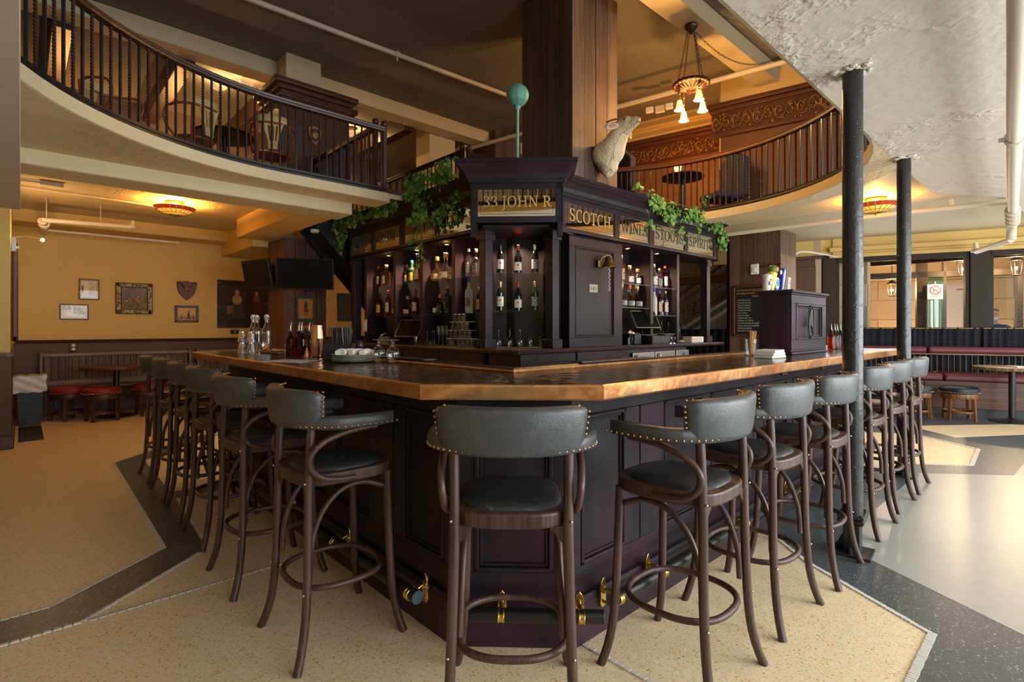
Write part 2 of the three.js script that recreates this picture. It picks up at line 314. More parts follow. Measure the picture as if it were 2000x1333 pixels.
mesh('slab_edge', sweep([[0.002, 2.78], [0.02, 2.785], [0.02, 2.885], [0.002, 2.89]], stadium(0).map(([x, z]) => [x, z])), M.creamLight, ceil);
mesh('lower_ceiling', [span(-3, 2.95, 2.945, 2.99, -10.6, -5.9), span(4.4, 13.2, 2.945, 2.99, -10.6, -5.9), span(2.95, 4.4, 2.945, 2.99, -10.6, -7.99)], M.stuccoWarm, ceil);
mesh('gallery_floor', slab([[-3, 3.2], [12.5, 3.2], [10.3, -2.95], [13.2, -3.3], [13.2, -5.9], [4.4, -5.9], [4.4, -5.6], [3.2, -5.6], [3.2, -5.9], [-3, -5.9]], 2.886, 2.944, [[...arc(OXL, OR + 0.03, -PI / 2, -1.5 * PI), ...arc(OXR, OR + 0.03, PI / 2, -PI / 2)]]), M.mahogany, ceil);
mesh('gallery_floor', [span(-3, 2.95, 2.99, 3.0, -12, -5.9), span(4.4, 13.2, 2.99, 3.0, -12, -5.9), span(2.95, 4.4, 2.99, 3.0, -12, -7.99)], M.mahogany, ceil);
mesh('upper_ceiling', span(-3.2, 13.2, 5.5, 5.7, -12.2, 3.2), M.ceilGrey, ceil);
// beams
const beam = (n, g, mat = M.creamLight) => structMesh(n, g, mat);
beam('trim_1', rspan(-0.1, 2.9, 2.645, 2.945, -6.3, -5.9, 0.01), M.creamLight);
beam('trim_2', rspan(-0.1, 2.62, 2.763, 2.945, -10.4, -9.9, 0.01), M.cream);
beam('trim_3', [rspan(2.62, 3.3, 2.56, 2.945, -10.4, -8.7, 0.01), rspan(2.4, 2.86, 2.66, 2.945, -8.7, -6.3, 0.01)], M.cream);
beam('trim_4', rspan(-3, 8.6, 5.25, 5.5, -8.95, -8.6, 0.01), M.creamLight);
beam('trim_5', rspan(-3, 9.4, 5.25, 5.5, -3.6, -3.26, 0.01), M.creamLight);
beam('trim_6', rspan(-3, 9.4, 5.25, 5.5, -0.9, -0.5, 0.01), M.creamLight);
beam('trim_7', rspan(-3.1, 0.0, 2.268, 2.78, -5.93, 2.9, 0.004), std({ color: rgb(0.68, 0.58, 0.46), roughness: 0.7 }));
// walls
const W = (n, g, m) => structMesh(n, g, m);
{
  const wb = struct('wall_back');
  mesh('plaster', span(-0.3, 13.2, 0, 3.0, -10.55, -10.4), M.cream, wb);
  mesh('wainscot', span(-0.1, 11, 0.1, 1.07, -10.4, -10.39), M.wainscot, wb);
  mesh('chair_rail', sweep([[-0.0, 1.065], [0.025, 1.07], [0.035, 1.085], [0.02, 1.1], [0.03, 1.11], [0, 1.115]].map(([o, y]) => [-o, y]), [[-0.06, -10.39], [11, -10.39]]), M.mahogany, wb, { turn: true });
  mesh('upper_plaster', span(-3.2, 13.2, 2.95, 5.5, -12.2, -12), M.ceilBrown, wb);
}
structMesh('baseboard_back', rspan(-0.1, 11, 0, 0.13, -10.39, -10.37, 0.004), M.mahogany, { turn: true });
{
  const wl = struct('wall_left');
  mesh('plaster', span(-3.2, -0.08, 0, 2.945, -10.5, -7.8), M.cream, wl);
  mesh('wainscot', [span(-3.2, -0.072, 0.1, 1.0, -10.4, -7.8), span(-3.2, -0.08, 0.1, 1.0, -7.8, -7.792)], M.wainscot, wl);
  mesh('chair_rail', rspan(-3.2, -0.055, 0.985, 1.03, -10.38, -7.775, 0.008), M.oak, wl);
  mesh('outer_wall', [span(-3.2, -3, 0, 5.5, -12, 3)], M.creamLight, wl);
}
structMesh('baseboard_left', rspan(-3.2, -0.05, 0, 0.14, -10.38, -7.77, 0.01), M.mahogany);
{ // street front behind the camera with tall glazing on both floors
  const wf = struct('wall_front');
  const parts = [span(-3.2, 13.2, 0, 0.35, 3.05, 3.25), span(-3.2, 13.2, 2.65, 3.4, 3.05, 3.25), span(-3.2, 13.2, 5.0, 5.6, 3.05, 3.25)];
  for (const [a, b] of [[-3.2, -0.1], [2.5, 2.9], [5.5, 5.9], [8.5, 8.9], [11.5, 13.2]]) parts.push(span(a, b, 0, 5.6, 3.05, 3.25));
  mesh('masonry', parts, M.creamLight, wf);
  let n = 5;
  for (const x of [1.2, 4.2, 7.2, 10.2]) for (const [y0, y1] of [[0.35, 2.65], [3.4, 5.0]]) {
    const w = struct('window_' + (n++));
    mesh('frame', [span(x - 1.3, x + 1.3, y0, y0 + 0.05, 3.1, 3.16), span(x - 1.3, x + 1.3, y1 - 0.05, y1, 3.1, 3.16), span(x - 1.3, x - 1.25, y0, y1, 3.1, 3.16), span(x + 1.25, x + 1.3, y0, y1, 3.1, 3.16), span(x - 0.025, x + 0.025, y0, y1, 3.1, 3.16)], M.blackPaint, w);
    mesh('pane', span(x - 1.25, x + 1.25, y0 + 0.05, y1 - 0.05, 3.125, 3.13), M.pane, w);
  }
}
{ // stone wall of the stair hall, far right
  const ws = struct('wall_stair');
  const stoneA = std({ color: rgb(0.52, 0.45, 0.38), roughness: 0.75, bumpMap: T.fine, bumpScale: 0.003 }), stoneB = std({ color: rgb(0.47, 0.4, 0.335), roughness: 0.75, bumpMap: T.fine, bumpScale: 0.003 });
  mesh('mortar', span(11.3, 11.5, 0, 2.945, -10.4, -2.6), std({ color: rgb(0.36, 0.3, 0.25), roughness: 0.9 }), ws);
  reseed(17);
  for (let r = 0; r < 7; r++) for (let k = 0; k < 9; k++) {
    const z0 = -10.4 + k * 0.9 - (r % 2) * 0.45, y0 = r * 0.42; if (z0 < -10.4) continue;
    mesh('stone_block', rspan(11.27, 11.35, y0 + 0.004, Math.min(2.94, y0 + 0.416), z0 + 0.004, Math.min(-2.6, z0 + 0.896), 0.006), rnd() < 0.5 ? stoneA : stoneB, ws);
  }
}
W('wall_right', [span(13, 13.2, 2.9, 5.6, -12, 3.2), span(10.25, 11.5, 0, 2.95, -3.2, -3.05)], M.creamLight);
// ---------------------------------------------------------------- clad columns
function cladColumn(label, x0, x1, z0, z1, y0, y1, board, mat = M.weathered, extra) {
  const t = thing('clad_column', label, 'column', [0, 0, 0]);
  mesh('core', span(x0 + 0.02, x1 - 0.02, y0, y1, z0 + 0.02, z1 - 0.02), M.blackPaint, t);
  const tones = [1, 0.8, 0.9, 0.68].map((k) => { const m = mat.clone(); m.color.multiplyScalar(k); return m; }), tone = () => tones[Math.floor(rnd(0, 4))];
  const face = (a0, a1, mk) => { const n = Math.round((a1 - a0) / board), w = (a1 - a0) / n; for (let i = 0; i < n; i++) mk(a0 + i * w + 0.002, a0 + (i + 1) * w - 0.002, rnd(0, 0.007)); };
  face(z0, z1, (a, b, p) => mesh('plank', rspan(x0 - p, x0 + 0.02, y0, y1, a, b, 0.003), tone(), t));
  face(x0, x1, (a, b, p) => mesh('plank', rspan(a, b, y0, y1, z1 - 0.02, z1 + p, 0.003), tone(), t));
  face(z0, z1, (a, b, p) => mesh('plank', rspan(x1 - 0.02, x1 + p, y0, y1, a, b, 0.003), tone(), t));
  return t;
}
reseed(21);
cladColumn('massive square column clad in weathered brown planks rising behind the bar sign', 4.75, 5.635, -4.9, -4.05, 0, 5.5, 0.22);
cladColumn('dark plank-clad column carrying the television on the left', 2.86, 3.5, -8.7, -8.02, 0, 2.64, 0.17, std({ map: T.weathered, color: rgb(0.75, 0.5, 0.4), roughness: 0.6, bumpMap: T.grainBump, bumpScale: 0.006 }));
cladColumn('brown plank-clad column behind the beer tap tower', 8.59, 9.25, -3.92, -3.12, 0, 2.82, 0.2, std({ map: T.weathered, color: rgb(0.85, 0.68, 0.5), roughness: 0.6, bumpMap: T.grainBump, bumpScale: 0.004 }));
{
  const t = cladColumn('reddish wooden column box on the gallery with a crown moulding and crest', 2.72, 3.74, -8.6, -7.75, 3.0, 4.72, 0.4, M.mahogany);
  mesh('crown', [rspan(2.66, 3.8, 4.72, 4.78, -8.6, -7.69, 0.01), rspan(2.6, 3.86, 4.78, 4.86, -8.6, -7.63, 0.02), rspan(2.68, 3.78, 4.62, 4.66, -8.6, -7.71, 0.008)], M.mahogany, t);
}
beam('trim_8', rspan(2.95, 3.5, 4.86, 5.5, -8.6, -8.2, 0.01));
cladColumn('brown plank column beside the ceiling beam far behind the copper finial', 7.35, 8.1, -9.1, -8.4, 3.0, 5.5, 0.25);
beam('trim_9', [rspan(6.1, 6.75, 2.945, 5.5, -9.5, -9.0, 0.01), rspan(7.0, 7.2, 2.945, 5.25, -9.5, -9.0, 0.01)]);
// dark joists over the gallery
{ let n = 10; for (const x of [-1.0, 0.4, 1.8, 3.2, 4.4, 5.6]) beam('trim_' + (n++), rspan(x - 0.11, x + 0.11, 5.18, 5.5, -12, -8.95, 0.01), M.railWood); }
// plinth-like wooden bollard hidden in the corner stays out; frieze walls on the upper right
const FW = new THREE.Group(); FW.name = 'wall_gallery'; FW.userData = { kind: 'structure' }; FW.position.set(8.73, 0, -4.16); FW.rotation.y = Math.atan2(-0.98, 0.198); scene.add(FW);
const warmWall = std({ color: rgb(0.66, 0.45, 0.17), roughness: 0.75 });
mesh('plaster', [span(0, 7.5, 4.58, 5.5, -0.3, 0), span(-4.6, 0.3, 4.58, 5.5, -1.1, -0.9)], warmWall, FW);
mesh('lower_panel', [span(0, 7.5, 2.945, 4.6, -0.3, -0.002), span(-4.6, 0.3, 2.945, 4.6, -1.1, -0.905)], M.brownWall, FW);
mesh('pier_side', [span(-0.001, 0.02, 2.945, 5.5, -1.0, 0)], warmWall, FW);
mesh('ledge_moulding', [rspan(-4.6, 0, 5.08, 5.16, -0.92, -0.8, 0.02), rspan(-4.6, 0, 5.3, 5.36, -0.92, -0.82, 0.02)], warmWall, FW);
function frieze(x0, x1, z, label) {
  const t = thing('carved_frieze', label, 'frieze', [8.73, 0, -4.16], FW.rotation.y);
  mesh('cornice', [rspan(x0 - 0.06, x1, 5.02, 5.1, z, z + 0.12, 0.02), rspan(x0 - 0.03, x1, 4.95, 5.02, z, z + 0.08, 0.015), rspan(x0 - 0.02, x1, 4.53, 4.6, z, z + 0.09, 0.015)], M.mahogany, t, { turn: true });
  mesh('ground', span(x0, x1, 4.6, 4.95, z, z + 0.03), M.mahogany, t, { turn: true });
  reseed(33 + Math.round(x1 * 10));
  const g = []; const L = x1 - x0, n = Math.round(L / 0.16);
  for (let i = 0; i < n; i++) {                        // scrolling acanthus relief
    const cx = x0 + (i + 0.5) * L / n, s = i % 2 ? 1 : -1, pts = [];
    for (let k = 0; k <= 16; k++) { const a = k / 16 * 4.2 * PI / 1.6, r = 0.105 * (1 - k / 19); pts.push(V(cx + r * Math.cos(a) * 0.85, 4.775 + s * r * Math.sin(a) * 1.35, z + 0.045 + 0.012 * Math.sin(k))); }
    g.push(tube(pts, 0.016, 24, 5));
    for (let k = 0; k < 7; k++) g.push(new THREE.SphereGeometry(0.03, 6, 4).scale(rnd(0.5, 1.3), rnd(0.5, 1.3), 0.6).translate(cx + rnd(-0.08, 0.08), 4.775 + rnd(-0.15, 0.15), z + 0.035));
  }
  mesh('carving', g, std({ color: rgb(0.2, 0.1, 0.035), roughness: 0.35, metalness: 0.3 }), t, { kind: 'stuff' });
}
frieze(-0.12, 6, 0, 'carved bronze-brown leaf frieze on the nearer upper right wall');
frieze(-4.5, -0.02, -0.9, 'carved leaf frieze on the recessed wall behind the goat head');

// ---------------------------------------------------------------- gallery balustrade
const twistBar = (() => {
  const n = 78, pos = [], R = 0.0125, H = 0.66, ring = (i) => { const a = i / n * PI * 13, y = H * i / n; return [0, 1, 2, 3].map((k) => [R * Math.cos(a + k * PI / 2), y, R * Math.sin(a + k * PI / 2)]); };
  for (let i = 0; i < n; i++) { const A = ring(i), B = ring(i + 1); for (let k = 0; k < 4; k++) { const l = (k + 1) % 4; pos.push(...A[k], ...B[k], ...B[l], ...A[k], ...B[l], ...A[l]); } }
  const g = new THREE.BufferGeometry(); g.setAttribute('position', new THREE.Float32BufferAttribute(pos, 3)); g.computeVertexNormals(); return flat(g);
})();
const plainBar = rbox(0.022, 0.66, 0.014, 0.003, 0, 0.33, 0, 1);
for (const g of [twistBar, plainBar]) { metricUV(g); g.userData.uvDone = true; }
function balustrade(label, path, baseY, spacing = 0.083) {
  const t = thing('balustrade', label, 'balustrade');
  mesh('base_rail', sweep([[0.06, 0], [0.06, 0.03], [0.045, 0.045], [0.045, 0.07], [-0.05, 0.07], [-0.05, 0], [0.06, 0]].map(([o, y]) => [o, y + baseY]), path), M.blackPaint, t, { turn: true });
  mesh('handrail', sweep([[0.032, 0.735], [0.036, 0.755], [0.024, 0.768], [0.03, 0.785], [0.012, 0.8], [-0.012, 0.8], [-0.03, 0.785], [-0.036, 0.755], [-0.032, 0.735], [0.032, 0.735]].map(([o, y]) => [o, y + baseY]), path), M.railWood, t, { turn: true });
  const seg = []; let L = 0; for (let i = 1; i < path.length; i++) { const l = Math.hypot(path[i][0] - path[i - 1][0], path[i][1] - path[i - 1][1]); seg.push(l); L += l; }
  const n = Math.round(L / spacing); let k = 0, acc = 0;
  for (let i = 0; i < n; i++) {
    const s = (i + 0.5) * L / n; while (k < seg.length - 1 && acc + seg[k] < s) acc += seg[k++];
    const f = (s - acc) / seg[k], a = path[k], b = path[k + 1], x = a[0] + (b[0] - a[0]) * f, z = a[1] + (b[1] - a[1]) * f;
    const m = mesh(i % 2 ? 'twisted_baluster' : 'baluster', i % 2 ? twistBar : plainBar, i % 2 ? M.iron : M.railBar, t);
    m.position.set(x, baseY + 0.072, z); m.rotation.y = Math.atan2(-(b[1] - a[1]), b[0] - a[0]) + PI / 2;
  }
  const post = (p) => [rbox(0.05, 0.8, 0.05, 0.006, p[0], baseY + 0.4, p[1], 1), ball(0.04, p[0], baseY + 0.83, p[1])];
  mesh('newel', post(path[0]), M.railWood, t); mesh('newel', post(path[path.length - 1]), M.railWood, t);
  return t;
}
balustrade('long curved iron balustrade with twisted bars around the gallery opening', stadium(0.06), 2.885);
balustrade('short iron balustrade returning along the stairwell beside the wooden column box', [[3.12, -5.75], [3.12, -7.6]], 2.945, 0.1);
balustrade('straight iron balustrade of the stairwell seen behind the hanging ivy', [[4.43, -5.75], [4.43, -9.0]], 2.945, 0.1);
{ // stair going down behind the back bar
  const t = thing('staircase', 'dark staircase descending behind the left end of the back bar', 'staircase');
  const x0 = 3.2, y0 = 2.85, x1 = 5.35, y1 = 0.5;
  mesh('stringer', [beamBetween([x0, y0, -7.4], [x1, y1, -7.4], 0.06, 0.34), beamBetween([x0, y0, -7.95], [x1, y1, -7.95], 0.06, 0.34), beamBetween([x0, y0 - 0.1, -7.68], [x1, y1 - 0.1, -7.68], 0.5, 0.03)], M.blackPaint, t);
  for (let i = 0; i < 12; i++) { const f = (i + 0.5) / 12; mesh('tread', rspan(x0 + (x1 - x0) * f - 0.12, x0 + (x1 - x0) * f + 0.12, y0 + (y1 - y0) * f + 0.1, y0 + (y1 - y0) * f + 0.13, -7.92, -7.43, 0.004), M.railWood, t); }
  mesh('handrail', beamBetween([3.1, 3.6, -7.4], [5.2, 1.35, -7.4], 0.06, 0.05), M.railWood, t);
  for (let i = 0; i < 22; i++) { const f = (i + 0.5) / 22; mesh('baluster', box(0.014, 0.66, 0.014, 3.1 + 2.1 * f, 3.2 - 2.3 * f, -7.4), M.railBar, t); }
}
// ---------------------------------------------------------------- main bar
const font = await new FontLoader().loadAsync('fonts/droid/droid_serif_regular.typeface.json');
function placed(list, x, z, turn) { const m = new THREE.Matrix4().makeRotationY(turn).setPosition(x, 0, z); return list.map((g) => g.applyMatrix4(m)); }
function panelRun(t, u0, u1, panels, y0, y1, py0, py1, at, grooves = []) {   // a framed and panelled face, local x along, z outward
  const P = (g) => placed([g].flat(9), ...at);
  mesh('rail', P([rspan(u0, u1, y0, py0, 0, 0.022, 0.003)]), M.stain, t, { turn: true });
  mesh('rail', P([rspan(u0, u1, py1, y1, 0, 0.022, 0.003)]), M.stain, t, { turn: true });
  let a = u0;
  for (const [p0, p1] of [...panels, [u1, u1]]) {
    let cuts = [a, ...grooves.filter((g) => g > a && g < p0), p0];
    for (let i = 0; i < cuts.length - 1; i++) if (cuts[i + 1] - cuts[i] > 0.005) mesh('stile', P([rspan(cuts[i] + (i ? 0.004 : 0), cuts[i + 1] - (i < cuts.length - 2 ? 0.004 : 0), py0, py1, 0, 0.0225, 0.003)]), M.stain, t);
    if (p1 > p0) {
      mesh('panel', P([rspan(p0, p1, py0, py1, -0.012, 0.004, 0.002)]), M.stain, t);
      const w = 0.02, k = [];
      k.push(rspan(p0, p1, py0, py0 + w, 0, 0.028, 0.006), rspan(p0, p1, py1 - w, py1, 0, 0.028, 0.006), rspan(p0, p0 + w, py0, py1, 0, 0.028, 0.006), rspan(p1 - w, p1, py0, py1, 0, 0.028, 0.006));
      k.push(rspan(p0 + w, p1 - w, py0 + w, py0 + w + 0.012, 0, 0.016, 0.004), rspan(p0 + w, p1 - w, py1 - w - 0.012, py1 - w, 0, 0.016, 0.004), rspan(p0 + w, p0 + w + 0.012, py0 + w, py1 - w, 0, 0.016, 0.004), rspan(p1 - w - 0.012, p1 - w, py0 + w, py1 - w, 0, 0.016, 0.004));
      mesh('panel_moulding', P(k), M.stain, t);
    }
    a = p1;
  }
}
const CH = -PI / 4;
{
  const t = thing('panelled_bar', 'dark purple-stained panelled base of the large angled bar', 'bar');
  mesh('carcass', slab([[1.335, -5.0], [1.335, -1.742], [1.662, -1.43], [6.02, -1.43], [6.02, -1.68], [1.58, -1.68], [1.58, -5.0]], 0, 1.036), M.stainDark, t);
  panelRun(t, 0, 0.474, [[0.075, 0.399]], 0.18, 1.036, 0.3, 0.93, [1.32, -1.75, CH]);                    // chamfer
  panelRun(t, 1.655, 6.05, [[1.715, 2.036], [2.367, 2.766], [2.862, 3.279], [3.6, 4.02], [4.12, 4.54], [4.86, 5.28], [5.38, 5.8]], 0.18, 1.036, 0.3, 0.93, [0, -1.415 - 0.022, 0], [2.153, 3.44, 4.7]);
  panelRun(t, -5.02, -1.75, [[-4.7, -4.27], [-4.17, -3.75], [-3.43, -3.0], [-2.9, -2.46], [-2.17, -1.84]], 0.18, 1.036, 0.3, 0.93, [1.32 + 0.022, 0, -PI / 2], [-2.26, -3.59]);
  mesh('plinth', sweep([[0, 0], [0.045, 0], [0.045, 0.165], [0.03, 0.185], [0, 0.185]].map(([o, y]) => [o, y]), [[6.03, -1.425], [1.66, -1.425], [1.33, -1.755], [1.33, -5.0]]), M.stain, t, { turn: true });
  mesh('door_tab', [rspan(3.9, 4.0, 0.965, 0.98, -1.415, -1.4, 0.003), rspan(4.75, 4.85, 0.965, 0.98, -1.415, -1.4, 0.003)], M.bronze, t);
}
{
  const t = thing('copper_worktop', 'copper-clad bar top with rounded copper edge, wrapping round the corner', 'bar top');
  const outer = [[1.06, -5.09], [1.06, -1.62], [1.525, -1.155], [6.14, -1.155]], inner = [[6.14, -1.735], [1.63, -1.735], [1.63, -5.09]];
  mesh('top_sheet', slab([...outer.map(([x, z]) => [x, z]), ...inner].map(([x, z], i) => (i < 4 ? [x + (i < 2 ? 0.004 : i === 2 ? 0.002 : -0.004), z - (i > 1 ? 0.004 : 0)] : [x, z])), 1.05, 1.0935), M.copperTop, t);
  const edge = [[-0.012, 1.094], [-0.004, 1.0945], [0.003, 1.092], [0.005, 1.086], [0.005, 1.044], [0.002, 1.038], [-0.02, 1.037], [-0.012, 1.094]];
  const seams = [[[6.14, -1.155], [4.7, -1.155]], [[4.698, -1.155], [3.3, -1.155]], [[3.298, -1.155], [1.92, -1.155]], [[1.918, -1.155], [1.525, -1.155], [1.06, -1.62], [1.06, -2.35]], [[1.06, -2.352], [1.06, -3.7]], [[1.06, -3.702], [1.06, -5.09]]];
  for (const s of seams) mesh('copper_edge', sweep(edge, s), M.copper, t, { turn: true });
  mesh('copper_edge', [sweep(edge, [[6.14, -1.735], [6.14, -1.155]]), sweep(edge, [[1.06, -5.09], [1.63, -5.09]])], M.copper, t);
  mesh('drip_rail', sweep([[0.03, 1.094], [0.03, 1.108], [0.018, 1.116], [-0.018, 1.116], [-0.03, 1.108], [-0.03, 1.05], [0.03, 1.094]], [[6.14, -1.76], [1.655, -1.76], [1.655, -5.09]]), M.stain, t);
  mesh('copper_strip', sweep([[0.031, 1.09], [0.036, 1.1], [0.03, 1.11]], [[6.14, -1.762], [1.657, -1.762], [1.657, -5.09]]), M.copper, t);
  mesh('drip_mat', rspan(2.1, 2.75, 1.116, 1.124, -1.8, -1.725, 0.003), M.plastic, t); mesh('drip_mat', rspan(1.62, 1.7, 1.116, 1.124, -3.3, -2.45, 0.003), M.plastic, t);
}
// foot rails on brass brackets
function footRail(label, a, b, brackets, inward) {
  const t = thing('foot_rail', label, 'foot rail', [0, 0, 0], 0, 'black foot rails round the bar');
  mesh('tube', [bar(a, b, 0.027, 18)], M.blackPaint, t);
  const dir = V(b[0] - a[0], 0, b[2] - a[2]).normalize(), e = 0.004;
  mesh('end_cap', [bar(V(...a).addScaledVector(dir, -e).toArray(), a, 0.0275, 18), bar(b, V(...b).addScaledVector(dir, e).toArray(), 0.0275, 18)], std({ color: rgb(0.06, 0.09, 0.11), roughness: 0.5 }), t);
  for (const f of brackets) {
    const p = V(...a).lerp(V(...b), f), turn = Math.atan2(inward[0], inward[1]);   // local +z points to the bar
    const br = new THREE.Group(); br.name = 'bracket'; br.position.copy(p); br.rotation.y = turn; br.scale.set(0.8, 0.8, 1); br.userData = {}; t.add(br);
    mesh('collar', [new THREE.TorusGeometry(0.029, 0.0055, 8, 20).rotateY(PI / 2).translate(0.012, 0, 0), new THREE.TorusGeometry(0.029, 0.0055, 8, 20).rotateY(PI / 2).translate(-0.012, 0, 0), new THREE.CylinderGeometry(0.0315, 0.0315, 0.02, 20, 1, true).rotateZ(PI / 2)], M.brass, br);
    const s = new THREE.Shape(); s.moveTo(-0.012, -0.075); s.bezierCurveTo(-0.035, -0.05, -0.008, -0.03, -0.02, 0); s.bezierCurveTo(-0.012, 0.03, -0.03, 0.045, 0, 0.075); s.bezierCurveTo(0.03, 0.045, 0.012, 0.03, 0.02, 0); s.bezierCurveTo(0.008, -0.03, 0.035, -0.05, 0.012, -0.075); s.closePath();
    mesh('back_plate', [ext(s, 0.008, 0.003).translate(0, 0, 0.07)], M.brass, br);
    mesh('arm', [tube([[0, 0.01, 0.03], [0, 0.02, 0.06], [0, 0.0, 0.06], [0, 0.012, 0.075]], 0.011, 12, 8), tube([[0, -0.015, 0.025], [0, -0.045, 0.05], [0, -0.055, 0.075]], 0.008, 10, 8)], M.brass, br);
  }
}
footRail('short black foot rail across the angled bar corner', [1.25, 0.178, -1.65], [1.65, 0.178, -1.25], [0.3, 0.85], [S2, -S2]);
footRail('long black foot rail along the right side of the bar', [1.775, 0.178, -1.3], [5.95, 0.178, -1.3], [0.008, 0.09, 0.3, 0.5, 0.75, 0.98], [0, -1]);
footRail('long black foot rail along the left side of the bar', [1.205, 0.178, -4.95], [1.205, 0.178, -1.868], [0.02, 0.25, 0.5, 0.75, 0.985], [1, 0]);

// ---------------------------------------------------------------- back bar
{
  const t = thing('back_counter', 'dark worktop of the back bar wrapping round its corner', 'worktop');
  mesh('worktop', slab([[3.395, -7.2], [3.395, -3.554], [7.6, -3.554], [7.6, -4.035], [3.95, -4.035], [3.95, -7.2]], 1.05, 1.085), M.stain, t);
  mesh('front_edge', sweep([[0, 1.045], [0.008, 1.05], [0.01, 1.07], [0.003, 1.086], [0, 1.086]], [[7.6, -3.554], [3.395, -3.554], [3.395, -7.2]]), M.stain, t);
}
function cabinet(label, at, w) {
  const t = thing('base_cabinet', label, 'cabinet', [at[0], 0, at[1]], at[2], 'cupboards under the back bar');
  mesh('carcass', span(0.002, w - 0.002, 0, 1.048, -0.45, -0.02), M.stainDark, t);
  mesh('plinth', span(0.002, w - 0.002, 0, 0.1, -0.02, 0), M.stainDark, t);
  panelRun(t, 0.01, w - 0.01, [[0.09, w - 0.09]], 0.11, 1.04, 0.2, 0.95, [0, -0.02, 0]);
  mesh('hinge', [rspan(0.02, 0.05, 0.83, 0.91, 0, 0.012, 0.003), rspan(0.02, 0.05, 0.24, 0.32, 0, 0.012, 0.003)], M.blackPaint, t);
}
cabinet('dark cupboard at the corner of the back bar, facing right', [3.44, -3.58, 0], 0.82);
cabinet('dark cupboard under the brass bell', [4.27, -3.58, 0], 0.95);
['below the stacked tumblers', 'below the upturned cocktail glasses', 'below the left register screen', 'at the far left end of the back bar'].forEach((s, i) => cabinet('dark back bar cupboard ' + s, [3.42, -4.09 - 0.775 * (i + 1), -PI / 2], 0.77));
{
  const t = thing('undercounter_fridge', 'stainless undercounter fridge below the right register', 'fridge', [5.25, 0, -3.575]);
  mesh('body', rspan(0, 1.35, 0.05, 1.045, -0.455, -0.03, 0.01), M.plastic, t);
  for (const x of [0.03, 0.52]) { const d = mesh('door', rspan(x, x + 0.47, 0.1, 1.0, -0.03, 0.01, 0.008), M.steel, t); mesh('handle', [ball(0.022, x ? x + 0.06 : x + 0.4, 0.955, 0.03), tube([[x ? x + 0.06 : x + 0.4, 0.955, 0.03], [x ? x + 0.06 : x + 0.4, 0.9, 0.045], [x ? x + 0.06 : x + 0.4, 0.84, 0.03]], 0.013, 10, 8)], M.steel, d); }
  mesh('control_panel', rspan(1.02, 1.34, 0.1, 1.0, -0.03, 0.012, 0.006), M.steel, t); mesh('badge', new THREE.SphereGeometry(0.035, 14, 8).scale(1, 0.6, 0.2).translate(1.2, 0.95, 0.014), std({ color: rgb(0.03, 0.08, 0.14), roughness: 0.3 }), t);
}
const BB = thing('back_bar', 'tall dark-stained back bar with mirrored name signs and bottle shelves', 'back bar');
